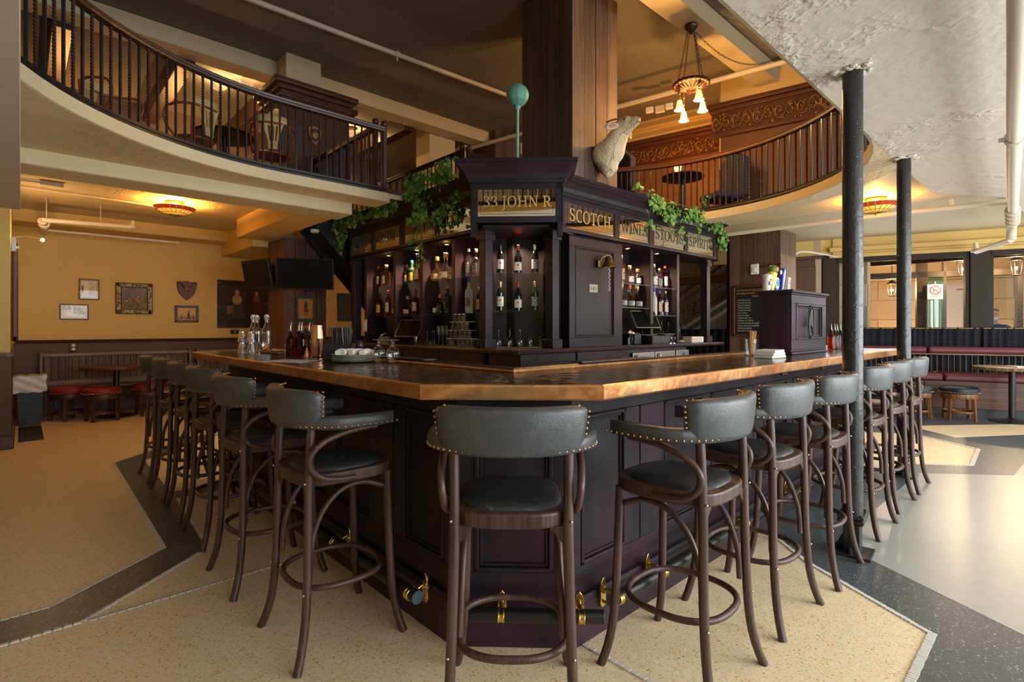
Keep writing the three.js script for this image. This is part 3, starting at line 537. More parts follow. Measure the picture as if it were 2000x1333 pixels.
{
  const t = BB;
  // left wing
  mesh('back_panel', span(3.93, 3.96, 1.085, 2.3, -7.0, -4.2), M.stainDark, t);
  for (const z of [-6.84, -6.06, -5.425, -4.78]) mesh('divider', rspan(3.56, 3.94, 1.085, 2.3, z - 0.03, z + 0.03, 0.003), M.stain, t);
  mesh('soffit', [rspan(3.5, 3.96, 2.29, 2.31, -7.25, -4.1, 0.002)], M.stain, t, { turn: true });
  mesh('fascia', [span(3.52, 3.55, 2.31, 2.68, -7.25, -4.0), rspan(3.5, 3.53, 2.29, 2.345, -7.25, -4.0, 0.003), rspan(3.5, 3.53, 2.598, 2.69, -7.25, -4.0, 0.003)], M.stain, t);
  for (const [a, b] of [[-7.25, -7.151], [-6.571, -6.481], [-5.836, -5.739], [-5.049, -4.998], [-4.388, -4.0]]) mesh('fascia_stile', rspan(3.5, 3.53, 2.34, 2.6, a, b, 0.003), M.stain, t);
  mesh('fascia_return', [rspan(3.5, 3.96, 2.29, 2.69, -7.25, -7.22, 0.003), rspan(7.57, 7.6, 2.3, 2.69, -4.1, -3.65, 0.003)], M.stain, t);
  // right wing
  mesh('back_panel', span(5.2, 6.56, 1.085, 2.3, -4.04, -4.02), M.stainDark, t);
  for (const x of [5.225, 5.9, 6.55]) mesh('divider', rspan(x - 0.03, x + 0.03, 1.085, 2.3, -4.03, -3.7, 0.003), M.stain, t);
  mesh('soffit', [rspan(4.1, 7.6, 2.29, 2.31, -4.1, -3.65, 0.002), slab([[3.5, -4.3], [3.3, -3.95], [3.75, -3.5], [4.3, -3.65], [4.3, -4.1], [3.96, -4.5]], 2.28, 2.3)], M.stain, t);
  mesh('fascia', [span(4.0, 7.6, 2.31, 2.68, -3.7, -3.67), rspan(4.0, 7.6, 2.29, 2.352, -3.68, -3.65, 0.003), rspan(4.0, 7.6, 2.615, 2.69, -3.68, -3.65, 0.003)], M.stain, t, { turn: true });
  for (const [a, b] of [[4.0, 4.169], [5.039, 5.129], [5.77, 5.875], [6.644, 6.728], [7.495, 7.6]]) mesh('fascia_stile', rspan(a, b, 2.35, 2.62, -3.68, -3.65, 0.003), M.stain, t);
  // panelled door beside the niche
  panelRun(t, 4.29, 5.2, [[4.39, 5.1]], 1.085, 2.29, 1.19, 2.19, [0, -3.72, 0]);
  mesh('door_back', span(4.29, 5.2, 1.085, 2.29, -4.03, -3.725), M.stainDark, t);
  mesh('side_panel', rspan(4.08, 4.29, 1.085, 2.29, -3.86, -3.82, 0.003), M.stainDark, t);
  // crown mouldings and top boards
  const crown = [[0, 2.665], [0.018, 2.67], [0.018, 2.7], [0.03, 2.71], [0.045, 2.75], [0.08, 2.795], [0.115, 2.82], [0.115, 2.835], [0.128, 2.84], [0.128, 2.872], [0, 2.872]];
  mesh('crown_moulding', sweep(crown, [[7.6, -4.1], [7.6, -3.65], [4.05, -3.65]]), M.stain, t, { turn: true });
  mesh('crown_moulding', sweep(crown, [[3.5, -4.05], [3.5, -7.25], [3.96, -7.25]]), M.stain, t, { turn: true });
  mesh('top_board', slab([[3.5, -7.25], [3.5, -3.65], [7.6, -3.65], [7.6, -4.04], [4.7, -4.04], [4.7, -4.5], [3.96, -4.5], [3.96, -7.25]], 2.85, 2.874), M.stainDark, t);
  // pilasters
  const pilaster = (x, z, top = 2.29) => { const p = mesh('pilaster', [rspan(x - 0.05, x + 0.05, 1.085, top, z - 0.05, z + 0.05, 0.004)], M.stain, t); mesh('capital', [rspan(x - 0.07, x + 0.07, top - 0.1, top - 0.04, z - 0.07, z + 0.07, 0.005), rspan(x - 0.062, x + 0.062, top - 0.04, top, z - 0.062, z + 0.062, 0.004)], M.stain, p); mesh('base_block', [rspan(x - 0.075, x + 0.075, 1.085, 1.18, z - 0.075, z + 0.075, 0.006)], M.stain, p); };
  pilaster(3.49, -4.13); pilaster(3.98, -3.66); pilaster(3.53, -7.06); pilaster(7.36, -3.72);
  // wine niche between the corner pilasters
  const N = [3.464, -3.647, CH];
  mesh('niche_back', placed([rspan(-0.24, 0.24, 1.085, 2.28, -0.82, -0.79, 0.003)], ...N), M.stain, t);
  mesh('niche_side', placed([beamBetween([-0.38, 1.685, -0.45], [-0.22, 1.685, -0.8], 0.03, 1.2), beamBetween([0.38, 1.685, -0.45], [0.22, 1.685, -0.8], 0.03, 1.2)], ...N), M.stain, t);
  // projecting sign box
  mesh('sign_box', placed([span(-0.43, 0.43, 2.33, 2.7, -0.55, -0.03), rspan(-0.44, 0.44, 2.305, 2.365, -0.03, 0, 0.003), rspan(-0.44, 0.44, 2.62, 2.7, -0.03, 0, 0.003), rspan(-0.44, -0.37, 2.305, 2.7, -0.03, 0, 0.003), rspan(0.37, 0.44, 2.305, 2.7, -0.03, 0, 0.003), rspan(-0.44, -0.42, 2.305, 2.7, -0.5, 0, 0.003), rspan(0.42, 0.44, 2.305, 2.7, -0.5, 0, 0.003)], ...N), M.stain, t, { turn: true });
  mesh('crown_moulding', placed([sweep(crown.map(([o, y]) => [o * 1.05, y + 0.01]), [[0.44, -0.7], [0.44, 0], [-0.44, 0], [-0.44, -0.7]]), span(-0.45, 0.45, 2.85, 2.884, -0.7, 0.02)], ...N), M.stain, t, { turn: true });
  for (const s of [-1, 1]) mesh('bracket', placed([ext(poly([[0, 0], [0.28, 0], [0.28, -0.02], [0.08, -0.13], [0, -0.13]]), 0.05).rotateY(PI / 2).translate(s * 0.415 - 0.025, 2.305, 0)], ...N).map((g) => g), M.stain, t);
  // mirrored signs with gilt or black lettering
  const sign = (txt, w, y0, y1, at, gilt, size, tilt = 0) => {
    const h = y1 - y0, yc = (y0 + y1) / 2, P = (g) => placed([g].flat(9).map((q) => q.translate(0, -yc, 0).rotateX(tilt).translate(0, yc, 0)), ...at);
    const m = mesh('mirror_sign', P([span(-w / 2, w / 2, y0, y1, -0.004, 0)]), M.mirror, t, { label: 'mirror sign lettered ' + txt });
    const b = 0.022, k = 0.004; mesh('sign_border', P([span(-w / 2 + b, w / 2 - b, y0 + b, y0 + b + k, 0, 0.001), span(-w / 2 + b, w / 2 - b, y1 - b - k, y1 - b, 0, 0.001), span(-w / 2 + b, -w / 2 + b + k, y0 + b, y1 - b, 0, 0.001), span(w / 2 - b - k, w / 2 - b, y0 + b, y1 - b, 0, 0.001)]), M.ink, m);
    const mk = (dx, dy, dz, d) => { const g = new TextGeometry(txt, { font, size, depth: d, curveSegments: 4 }); g.computeBoundingBox(); const bw = g.boundingBox.max.x - g.boundingBox.min.x, fit = Math.min(1, (w - 0.09) / bw); return g.scale(fit, 1, 1).translate(-bw * fit / 2 + dx, yc - size * 0.36 + dy, dz); };
    if (gilt) { mesh('sign_letters', P([mk(0.005, -0.004, 0.0005, 0.001)]), M.ink, m); mesh('sign_letters', P([mk(0, 0, 0.0015, 0.0015)]), M.gold, m); } else mesh('sign_letters', P([mk(0, 0, 0.0005, 0.0015)]), M.ink, m);
  };
  sign('33 JOHN R', 0.74, 2.365, 2.62, [3.464 + 0.012 * S2, -3.647 - 0.012 * S2, CH], true, 0.105, 0.055);
  const L = (txt, z0, z1) => sign(txt, z1 - z0, 2.345, 2.598, [3.512, (z0 + z1) / 2, -PI / 2], false, 0.125), Rr = (txt, x0, x1, g) => sign(txt, x1 - x0, 2.352, 2.615, [(x0 + x1) / 2, -3.662, 0], g, 0.135);
  L('RYE', -7.151, -6.571); L('RUM', -6.481, -5.836); L('ALE', -5.739, -5.049); L('GIN', -4.998, -4.388);
  Rr('SCOTCH', 4.169, 5.039, true); Rr('WINES', 5.129, 5.77, false); Rr('STOUTS', 5.875, 6.644, false); Rr('SPIRITS', 6.728, 7.495, false);
}
// glass shelves, each on its own
{
  const sh = (geo, where) => solo('glass_shelf', geo, M.shelfGlass, 'glass shelf ' + where, 'shelf', [0, 0, 0], 0, 'glass shelves of the back bar');
  const names = ['at the far left end', 'above the left register', 'above the upturned cocktail glasses', 'above the stacked tumblers'];
  [[-6.81, -6.09], [-6.03, -5.455], [-5.395, -4.81], [-4.75, -4.22]].forEach(([a, b], i) => { sh(span(3.57, 3.928, 1.849, 1.857, a, b), 'upper one, ' + names[i]); sh(span(3.57, 3.928, 1.449, 1.457, a, b), 'lower one, ' + names[i]); });
  sh(span(5.256, 5.869, 1.828, 1.836, -4.018, -3.71), 'upper one, nearest the brass bell'); sh(span(5.256, 5.869, 1.538, 1.546, -4.018, -3.71), 'lower one, nearest the brass bell');
  sh(span(5.931, 6.519, 1.813, 1.821, -4.018, -3.71), 'upper one, in the right-hand bay'); sh(span(5.931, 6.519, 1.452, 1.46, -4.018, -3.71), 'lower one, in the right-hand bay');
  for (const [y, s] of [[1.872, 'upper one, in the wine niche'], [1.475, 'lower one, in the wine niche']]) sh(placed([slab([[-0.34, -0.44], [0.34, -0.44], [0.225, -0.785], [-0.225, -0.785]], y - 0.008, y)], 3.464, -3.647, CH), s);
}
// recessed spots over the shelves
function puck(x, z, where) {
  const t = thing('puck_light', 'small recessed spotlight over ' + where, 'spotlight', [x, 2.288, z], 0, 'spotlights in the back bar soffit');
  mesh('trim_ring', new THREE.TorusGeometry(0.03, 0.006, 6, 18).rotateX(PI / 2), M.steel, t);
  mesh('lens', new THREE.CylinderGeometry(0.024, 0.024, 0.006, 16), std({ color: rgb(0.9, 0.85, 0.7), emissive: rgb(1, 0.72, 0.4), emissiveIntensity: 5 }), t);
  const s = new THREE.SpotLight(rgb(1, 0.7, 0.4), 8, 3, 1.15, 0.8, 2); s.position.set(x, 2.275, z); s.target.position.set(x, 0, z); s.castShadow = true; s.shadow.radius = 1; scene.add(s, s.target);
}
puck(3.7, -6.45, 'the far left bottle bay'); puck(3.7, -5.74, 'the second bottle bay from the left'); puck(3.7, -5.1, 'the round decanters'); puck(3.7, -4.48, 'the stacked tumblers'); puck(5.55, -3.83, 'the right bay near the bell'); puck(6.22, -3.83, 'the right bay near the stair view');
puck(3.464 + 0.6 * S2, -3.647 - 0.6 * S2, 'the wine niche');
// ---------------------------------------------------------------- bentwood bar stools
function ribbon(pts, half, y0, y1, round = 0.35) {   // padded band swept along plan points, y0/y1 functions of 0..1
  const n = pts.length, q = 14, pos = [], rings = [];
  for (let i = 0; i < n; i++) {
    const a = pts[Math.max(0, i - 1)], b = pts[Math.min(n - 1, i + 1)], d = [b[0] - a[0], b[1] - a[1]], l = Math.hypot(...d), nx = d[1] / l, nz = -d[0] / l, t = i / (n - 1);
    const lo = y0(t), hi = y1(t), hm = (hi - lo) / 2, cy = (hi + lo) / 2, ends = Math.min(1, Math.sqrt(Math.max(0.02, Math.min(t, 1 - t) * n / 1.6))), r = [];
    for (let k = 0; k < q; k++) { const th = k / q * 2 * PI, c = Math.cos(th), s = Math.sin(th), e = 0.55, px = Math.sign(c) * Math.pow(Math.abs(c), e) * half * ends, py = Math.sign(s) * Math.pow(Math.abs(s), round) * hm; r.push([pts[i][0] + nx * px, cy + py, pts[i][1] + nz * px]); }
    rings.push(r);
  }
  for (let i = 0; i < n - 1; i++) for (let k = 0; k < q; k++) { const l = (k + 1) % q, A = rings[i], B = rings[i + 1]; pos.push(A[k], B[k], B[l], A[k], B[l], A[l]); }
  for (const [R, f] of [[rings[0], 1], [rings[n - 1], -1]]) { const c = [0, 1, 2].map((j) => R.reduce((s, p) => s + p[j], 0) / q); for (let k = 0; k < q; k++) f > 0 ? pos.push(R[k], R[(k + 1) % q], c) : pos.push(R[(k + 1) % q], R[k], c); }
  const g = new THREE.BufferGeometry(); g.setAttribute('position', new THREE.Float32BufferAttribute(pos.flat(), 3)); g.computeVertexNormals();
  return toCreasedNormals(g, 0.9);
}
function superRing(a, b, e, n) { const p = []; for (let i = 0; i < n; i++) { const t = i / n * 2 * PI, c = Math.cos(t), s = Math.sin(t); p.push([Math.sign(c) * Math.pow(Math.abs(c), e) * a, Math.sign(s) * Math.pow(Math.abs(s), e) * b]); } return p; }
function domePad(a, b, e, y, h, rim) {
  const n = 36, pos = [], ring = superRing(a, b, e, n), lev = [[1, -rim], [1.0, 0], [0.97, h * 0.45], [0.88, h * 0.75], [0.6, h * 0.95], [0.3, h], [0.001, h]];
  for (let l = 0; l < lev.length - 1; l++) for (let i = 0; i < n; i++) { const j = (i + 1) % n, P = (L, k) => [ring[k][0] * L[0], y + L[1], ring[k][1] * L[0]]; pos.push(...P(lev[l], i), ...P(lev[l + 1], i), ...P(lev[l + 1], j), ...P(lev[l], i), ...P(lev[l + 1], j), ...P(lev[l], j)); }
  const g = new THREE.BufferGeometry(); g.setAttribute('position', new THREE.Float32BufferAttribute(pos, 3)); g.computeVertexNormals(); return toCreasedNormals(g, 0.8);
}
function makeStool(label) {
  const t = thing('bar_stool', label, 'bar stool', [0, 0, 0], 0, 'bentwood bar stools around the bar');
  const seatShape = (a, b, dz) => { const s = new THREE.Shape(); superRing(a, b, 0.62, 40).forEach(([x, z], i) => (i ? s.lineTo(x, z + dz) : s.moveTo(x, z + dz))); s.closePath(); return s; };
  mesh('seat_frame', ext(seatShape(0.193, 0.2, 0.01), 0.032, 0.008).rotateX(PI / 2).translate(0, 0.718, 0), M.stoolWood, t);
  mesh('seat_pad', domePad(0.168, 0.174, 0.62, 0.724, 0.026, 0.006).translate(0, 0, 0.008), M.seatLeather, t);
  for (const s of [-1, 1]) {
    mesh('leg', tube([[s * 0.222, 0.0, -0.228], [s * 0.207, 0.06, -0.208], [s * 0.193, 0.16, -0.188], [s * 0.186, 0.32, -0.176], [s * 0.178, 0.68, -0.168], [s * 0.179, 0.83, -0.163], [s * 0.18, 0.93, -0.158]], 0.0165, 22, 10), M.stoolWood, t);
    mesh('leg', tube([[s * 0.216, 0.0, 0.222], [s * 0.202, 0.06, 0.205], [s * 0.188, 0.16, 0.188], [s * 0.178, 0.32, 0.178], [s * 0.168, 0.69, 0.168]], 0.0165, 18, 10), M.stoolWood, t);
    mesh('brace', tube([[s * 0.163, 0.33, -0.158], [s * 0.158, 0.46, -0.148], [s * 0.155, 0.57, -0.105], [s * 0.155, 0.64, -0.03], [s * 0.158, 0.658, 0.06], [s * 0.162, 0.625, 0.155]], 0.0115, 22, 8), M.stoolWood, t);
    mesh('arm_bow', tube([[s * 0.228, 0.9, 0.09], [s * 0.228, 0.897, 0.03], [s * 0.226, 0.882, -0.06], [s * 0.222, 0.85, -0.14], [s * 0.216, 0.8, -0.178], [s * 0.21, 0.75, -0.165], [s * 0.206, 0.715, -0.12], [s * 0.204, 0.7, -0.05], [s * 0.203, 0.697, 0.01]], 0.0125, 30, 8), M.stoolWood, t);
  }
  { const r = superRing(0.19, 0.19, 0.8, 28).map(([x, z]) => V(x, 0.276, z)); mesh('foot_ring', tube(r, 0.0125, 56, 8, true), M.stoolWood, t); }
  for (const s of [-1, 1]) for (const q of [-1, 1]) mesh('corner_block', ext(poly([[0, 0], [0.05, 0], [0, -0.06]]), 0.014).translate(0, 0, -0.007).rotateY(s > 0 ? PI : 0).translate(s * 0.165, 0.682, q * 0.165), M.stoolWood, t);
  // padded back and arms in one sweep
  const U = []; const n = 40; for (let i = 0; i <= n; i++) { const a = -0.12 * PI + (1.24 * PI) * i / n; U.push(a); }
  const path = []; path.push([0.248, 0.155], [0.256, 0.1], [0.26, 0.03]);
  for (let i = 0; i <= 26; i++) { const a = PI * i / 26; path.push([0.258 * Math.cos(a), -0.035 - 0.175 * Math.sin(a)]); }
  path.push([-0.26, 0.03], [-0.256, 0.1], [-0.248, 0.155]);
  mesh('armrest', ribbon(path, 0.026, () => 0.906, () => 0.958, 0.5), M.leather, t);
  const back = []; for (let i = 0; i <= 22; i++) { const a = PI * (0.155 + 0.69 * i / 22); back.push([0.262 * Math.cos(a), -0.037 - 0.182 * Math.sin(a)]); }
  const flare = (g) => { const p = g.attributes.position; for (let i = 0; i < p.count; i++) { const f = Math.max(0, p.getY(i) - 0.93) / 0.13; p.setX(i, p.getX(i) * (0.965 + 0.075 * f)); p.setZ(i, p.getZ(i) - 0.012 * f); } g.computeVertexNormals(); return toCreasedNormals(g, 0.9); };
  mesh('backrest', flare(ribbon(back, 0.027, () => 0.906, (q) => 1.06 - 0.02 * Math.pow(Math.abs(2 * q - 1), 8), 0.42)), M.leather, t);
  const nails = [], nail = (x, y, z) => nails.push(new THREE.SphereGeometry(0.0052, 6, 4).translate(x, y, z));
  const out = path.map((p, i) => { const a = path[Math.max(0, i - 1)], b = path[Math.min(path.length - 1, i + 1)], l = Math.hypot(b[0] - a[0], b[1] - a[1]); return [p[0] - (b[1] - a[1]) / l * 0.0245, p[1] + (b[0] - a[0]) / l * 0.0245]; });
  { const cur = new THREE.CatmullRomCurve3(out.map(([x, z]) => V(x, 0.919, z))); const m = 46; for (let i = 0; i <= m; i++) { const p = cur.getPointAt(i / m); nail(p.x, p.y, p.z); } }
  for (const e of [0.4, 21.6]) { const a = PI * (0.155 + 0.69 * e / 22); for (let k = 0; k < 5; k++) nail(0.277 * Math.cos(a) * (0.985 + 0.011 * k), 0.962 + k * 0.018, -0.039 - 0.195 * Math.sin(a)); }
  for (let i = 0; i <= 18; i++) { const a = PI * (0.17 + 0.66 * i / 18); nail(0.25 * Math.cos(a), 1.05, -0.047 - 0.158 * Math.sin(a)); }
  mesh('nail_trim', nails, M.nail, t, { kind: 'stuff' });
  mesh('screw', [-1, 1].map((s) => [ball(0.005, s * 0.186, 0.7, -0.186, 6, 4), ball(0.005, s * 0.195, 0.28, -0.194, 6, 4)]), M.steelNail, t);
  return t;
}
const stool0 = makeStool('bar stool standing at the angled corner of the bar, seen from behind');
stool0.position.set(1.235, 0, -1.323); stool0.rotation.y = Math.atan2(S2, -S2) + 0.02;
const leftNames = ['nearest the corner', 'second from the corner', 'third from the corner', 'fourth from the corner', 'fifth from the corner', 'farthest from the corner'];
[[0.985, -2.19, -0.03], [0.965, -2.95, 0.0], [0.99, -3.68, 0.03], [1.0, -4.3, -0.02], [1.0, -4.88, 0.02], [1.0, -5.47, 0.0]].forEach(([x, z, r], i) => copyThing(stool0, [x, 0, z], PI / 2 + r, 'grey leather bar stool on the left side of the bar, ' + leftNames[i]));
[[1.865, -1.04, 0.04], [2.53, -1.05, -0.02], [3.16, -1.03, 0.03], [4.02, -1.04, 0], [4.69, -1.06, -0.03], [5.31, -1.06, 0.02]].forEach(([x, z, r], i) => copyThing(stool0, [x, 0, z], PI + r, 'grey leather bar stool on the right side of the bar, ' + leftNames[i]));
// ---------------------------------------------------------------- bottles
const tint = (c, d, rough = 0.03, extra = {}) => phys({ color: rgb(1, 1, 1), transmission: 1, roughness: rough, thickness: 0.05, ior: 1.35, attenuationColor: rgb(...c), attenuationDistance: d, ...extra });
const GL = {
  amber: tint([0.75, 0.26, 0.04], 0.05), gold: tint([0.9, 0.62, 0.2], 0.1), clear: tint([0.92, 0.95, 0.93], 0.4), green: tint([0.08, 0.4, 0.12], 0.05), red: tint([0.6, 0.03, 0.02], 0.04), blue: tint([0.05, 0.08, 0.25], 0.03),
  frost: phys({ color: rgb(0.82, 0.85, 0.88), transmission: 0.5, roughness: 0.5, thickness: 0 }),
  black: std({ color: rgb(0.008, 0.009, 0.008), roughness: 0.08 }), deepGreen: std({ color: rgb(0.012, 0.03, 0.015), roughness: 0.08 }), brown: tint([0.5, 0.14, 0.02], 0.03),
};
const capM = { black: M.plastic, red: std({ color: rgb(0.4, 0.04, 0.02), roughness: 0.4 }), gold: std({ color: rgb(0.6, 0.42, 0.14), metalness: 0.6, roughness: 0.35 }), cork: std({ color: rgb(0.45, 0.28, 0.13), roughness: 0.7 }), blue: std({ color: rgb(0.03, 0.12, 0.5), roughness: 0.4 }), teal: std({ color: rgb(0.02, 0.3, 0.35), roughness: 0.4 }), white: M.whitePlastic, silver: M.steel, orange: std({ color: rgb(0.6, 0.14, 0.04), roughness: 0.4 }) };
const labTex = {};
function labelMat(kind) {
  if (labTex[kind]) return labTex[kind];
  const [bg, fg, ac] = { white: ['#e8e2d2', '#555', '#a33'], yellow: ['#d9ab3c', '#5b3a12', '#a32'], black: ['#15130f', '#b08a3c', '#b08a3c'], grey: ['#6b6f73', '#d8d4c8', '#ccc'], green: ['#6fae2c', '#f3f3e0', '#2b5d12'], tan: ['#cbb08a', '#4a3420', '#7a2a1a'], pink: ['#e3cfc8', '#7d2222', '#444'] }[kind];
  const tx = canvasTex(128, 128, (c, w, h) => { reseed(kind.length * 7 + 1); c.fillStyle = bg; c.fillRect(0, 0, w, h); c.fillStyle = ac; c.fillRect(10, 14, w - 20, 4); c.fillRect(10, h - 18, w - 20, 4); c.beginPath(); c.ellipse(w / 2, h * 0.38, 18, 14, 0, 0, 7); c.fill(); c.fillStyle = fg; for (let i = 0; i < 4; i++) { const ww = rnd(30, 80); c.fillRect((w - ww) / 2, 72 + i * 9, ww, 3); } });
  return labTex[kind] = std({ map: tx, roughness: 0.7 });
}
const PROFILE = {   // [radius, height] of the glass; label band [y0, y1, r]
  wine: { p: [[0, 0.004], [0.03, 0], [0.036, 0.002], [0.0375, 0.008], [0.0375, 0.19], [0.035, 0.205], [0.022, 0.23], [0.0155, 0.245], [0.0145, 0.3], [0.016, 0.302], [0.016, 0.31], [0, 0.31]], l: [0.05, 0.15, 0.0382], cap: [0.0162, 0.245, 0.312] },
  burgundy: { p: [[0, 0.004], [0.034, 0], [0.041, 0.003], [0.041, 0.15], [0.036, 0.18], [0.02, 0.225], [0.015, 0.25], [0.0145, 0.295], [0.016, 0.3], [0, 0.302]], l: [0.035, 0.12, 0.0417], cap: [0.0162, 0.24, 0.304] },
  whisky: { p: [[0, 0.004], [0.034, 0], [0.04, 0.004], [0.041, 0.012], [0.041, 0.165], [0.037, 0.182], [0.018, 0.2], [0.0145, 0.21], [0.0145, 0.258], [0, 0.26]], l: [0.045, 0.14, 0.0418], cap: [0.0165, 0.25, 0.287] },
  tall: { p: [[0, 0.004], [0.031, 0], [0.036, 0.004], [0.037, 0.01], [0.037, 0.2], [0.032, 0.222], [0.017, 0.24], [0.0145, 0.25], [0.0145, 0.292], [0, 0.294]], l: [0.05, 0.17, 0.0377], cap: [0.0165, 0.285, 0.32] },
  square: { p: [[0, 0.002], [0.05, 0], [0.054, 0.004], [0.054, 0.16], [0.046, 0.175], [0.02, 0.19], [0.017, 0.2], [0.017, 0.225], [0, 0.226]], l: null, cap: [0.02, 0.222, 0.258], seg: 4 },
  decanter: { p: [[0, 0.004], [0.04, 0], [0.052, 0.01], [0.057, 0.035], [0.055, 0.07], [0.043, 0.1], [0.024, 0.122], [0.0155, 0.14], [0.0145, 0.19], [0.018, 0.196], [0, 0.197]], l: [0.02, 0.07, 0.058], cap: [0.022, 0.192, 0.23] },
  vodka: { p: [[0, 0.004], [0.032, 0], [0.0375, 0.006], [0.0385, 0.02], [0.0385, 0.2], [0.034, 0.225], [0.02, 0.25], [0.015, 0.27], [0.0145, 0.335], [0, 0.336]], l: [0.07, 0.15, 0.039], cap: [0.0165, 0.3, 0.365] },
  squat: { p: [[0, 0.004], [0.034, 0], [0.042, 0.006], [0.044, 0.02], [0.044, 0.095], [0.037, 0.12], [0.02, 0.135], [0.0155, 0.145], [0.0155, 0.175], [0, 0.176]], l: [0.03, 0.09, 0.0447], cap: [0.021, 0.17, 0.21] },
};
const geoCache = {};
function bottle(desc, kind, glass, cap, lab, x, y, z, turn, scale = 1) {
  const P = PROFILE[kind], t = thing('bottle', desc, 'bottle', [x, y + 0.0005, z], turn, 'bottles on the back bar shelves');
  geoCache[kind] ??= (() => { const seg = P.seg ?? 20; let g = lathe(P.p, seg); if (P.seg) g = toCreasedNormals(g.rotateY(PI / 4), 0.5); const [r, a, b] = P.cap; const c = lathe([[0, a], [r, a], [r, b - 0.003], [r - 0.003, b], [0, b]], 14); const l = P.l && new THREE.CylinderGeometry(P.l[2], P.l[2], P.l[1] - P.l[0], 14, 1, true, -1.15, 2.3).translate(0, (P.l[0] + P.l[1]) / 2, 0); const q = P.seg && new THREE.PlaneGeometry(0.05, 0.09).translate(0, 0.085, 0.0388); return { g, c, l: l || q }; })();
  const G = geoCache[kind];
  mesh('glass_body', G.g, GL[glass], t); mesh('stopper', G.c, capM[cap], t);
  if (lab) mesh('paper_label', G.l, labelMat(lab), t, { keep: true });
  t.scale.setScalar(scale * (kind === 'wine' || kind === 'burgundy' ? 1 : 1.1));
  return t;
}
{ // left wing faces -X: label turned with -PI/2. Rows: [desc, kind, glass, stopper, label, z, scale]
  const LB = (y, where, rows) => rows.forEach(([d, k, g, c, l, z, s = 1, x = 3.7]) => bottle(d + ' ' + where, k, g, c, l, x, y, z, -PI / 2, s));
  LB(1.857, 'on the far left upper shelf', [['slim dark bottle with red neck', 'tall', 'brown', 'red', 'black', -6.73, 0.88], ['square bottle of golden spirit', 'square', 'gold', 'gold', 'white', -6.51, 1.08], ['plain amber bottle half hidden by the divider', 'whisky', 'amber', 'gold', null, -6.2]]);
  LB(1.457, 'on the far left lower shelf', [['yellow-labelled whisky bottle', 'whisky', 'amber', 'black', 'yellow', -6.7, 1.05], ['orange-necked white-labelled bottle', 'tall', 'amber', 'orange', 'white', -6.46], ['small amber bottle', 'squat', 'amber', 'gold', 'yellow', -6.26, 1.0]]);
  LB(1.857, 'on the upper shelf above the left register', [['dark green bottle with dull label', 'wine', 'deepGreen', 'black', 'tan', -5.99, 0.85], ['green bottle with yellow label and teal cap', 'whisky', 'deepGreen', 'teal', 'yellow', -5.86, 0.98], ['tall bottle with big white label and cork', 'tall', 'amber', 'cork', 'white', -5.73, 1.08], ['slender white-labelled bottle', 'vodka', 'brown', 'white', 'white', -5.58, 0.98]]);
  LB(1.457, 'on the lower shelf above the left register', [['round-bellied decanter bottle', 'decanter', 'gold', 'cork', 'tan', -5.96], ['pink-labelled amber bottle', 'whisky', 'amber', 'red', 'pink', -5.77, 1.06], ['black bottle with gold label', 'tall', 'black', 'red', 'black', -5.6, 1.0]]);
  LB(1.857, 'on the upper shelf of the decanter bay', [['left round decanter of golden spirit', 'decanter', 'gold', 'gold', 'tan', -5.3, 1.2], ['middle round decanter with gold stopper', 'decanter', 'clear', 'gold', 'white', -5.12, 1.3], ['right round decanter by the divider', 'decanter', 'gold', 'cork', 'tan', -4.93, 1.25]]);
  LB(1.457, 'on the lower shelf of the decanter bay', [['black bottle with pale round label', 'squat', 'black', 'black', 'white', -5.33, 0.8], ['black bottle with orange-red cap', 'squat', 'black', 'orange', 'black', -5.23, 1.05], ['dark green dimpled bottle', 'whisky', 'deepGreen', 'cork', 'black', -5.08, 1.1], ['tall clear bottle with cream label', 'tall', 'clear', 'black', 'tan', -4.92, 1.02]]);
  LB(1.857, 'on the upper shelf above the tumblers', [['clear bottle with pale wooden stopper', 'tall', 'clear', 'white', 'grey', -4.68, 0.95], ['printed gin bottle with cork', 'whisky', 'clear', 'cork', 'grey', -4.55], ['green bottle with white label and red seal', 'whisky', 'green', 'gold', 'white', -4.42, 1.08]]);
  LB(1.457, 'on the lower shelf above the tumblers', [['frosted tall bottle with blue neck', 'vodka', 'frost', 'blue', 'grey', -4.68, 1.06], ['dark blue bottle with gold cap', 'tall', 'blue', 'gold', 'tan', -4.49, 0.82], ['frosted rounded bottle by the pilaster', 'vodka', 'frost', 'silver', null, -4.38, 0.9]]);
  const RB = (y, where, rows) => rows.forEach(([d, k, g, c, l, x, s = 1, z = -3.83]) => bottle(d + ' ' + where, k, g, c, l, x, y, z, 0, s));
  RB(1.836, 'on the upper shelf by the bell', [['tall amber liqueur bottle with gold neck', 'tall', 'amber', 'gold', 'tan', 5.42, 1.0], ['clear bottle with gold knob', 'squat', 'clear', 'gold', 'white', 5.6, 1.05], ['black bottle with orange knob and white oval label', 'squat', 'black', 'orange', 'white', 5.77, 0.92]]);
  RB(1.546, 'on the lower shelf by the bell', [['clear silver tequila decanter', 'decanter', 'clear', 'gold', 'grey', 5.42, 1.15], ['pale gold decanter, middle one', 'decanter', 'gold', 'orange', 'grey', 5.59, 1.12], ['deep amber decanter, right one', 'decanter', 'amber', 'gold', 'grey', 5.76, 1.1]]);
  RB(1.821, 'on the upper shelf of the right-hand bay', [['bright green bottle with white cap', 'tall', 'green', 'white', null, 6.02, 0.92], ['clear bottle with broad cream label', 'whisky', 'clear', 'gold', 'white', 6.16, 1.0], ['clear bottle with wooden cork', 'whisky', 'clear', 'cork', 'grey', 6.29, 0.86], ['dark red bottle with tall cap', 'tall', 'red', 'red', 'white', 6.43, 0.9]]);
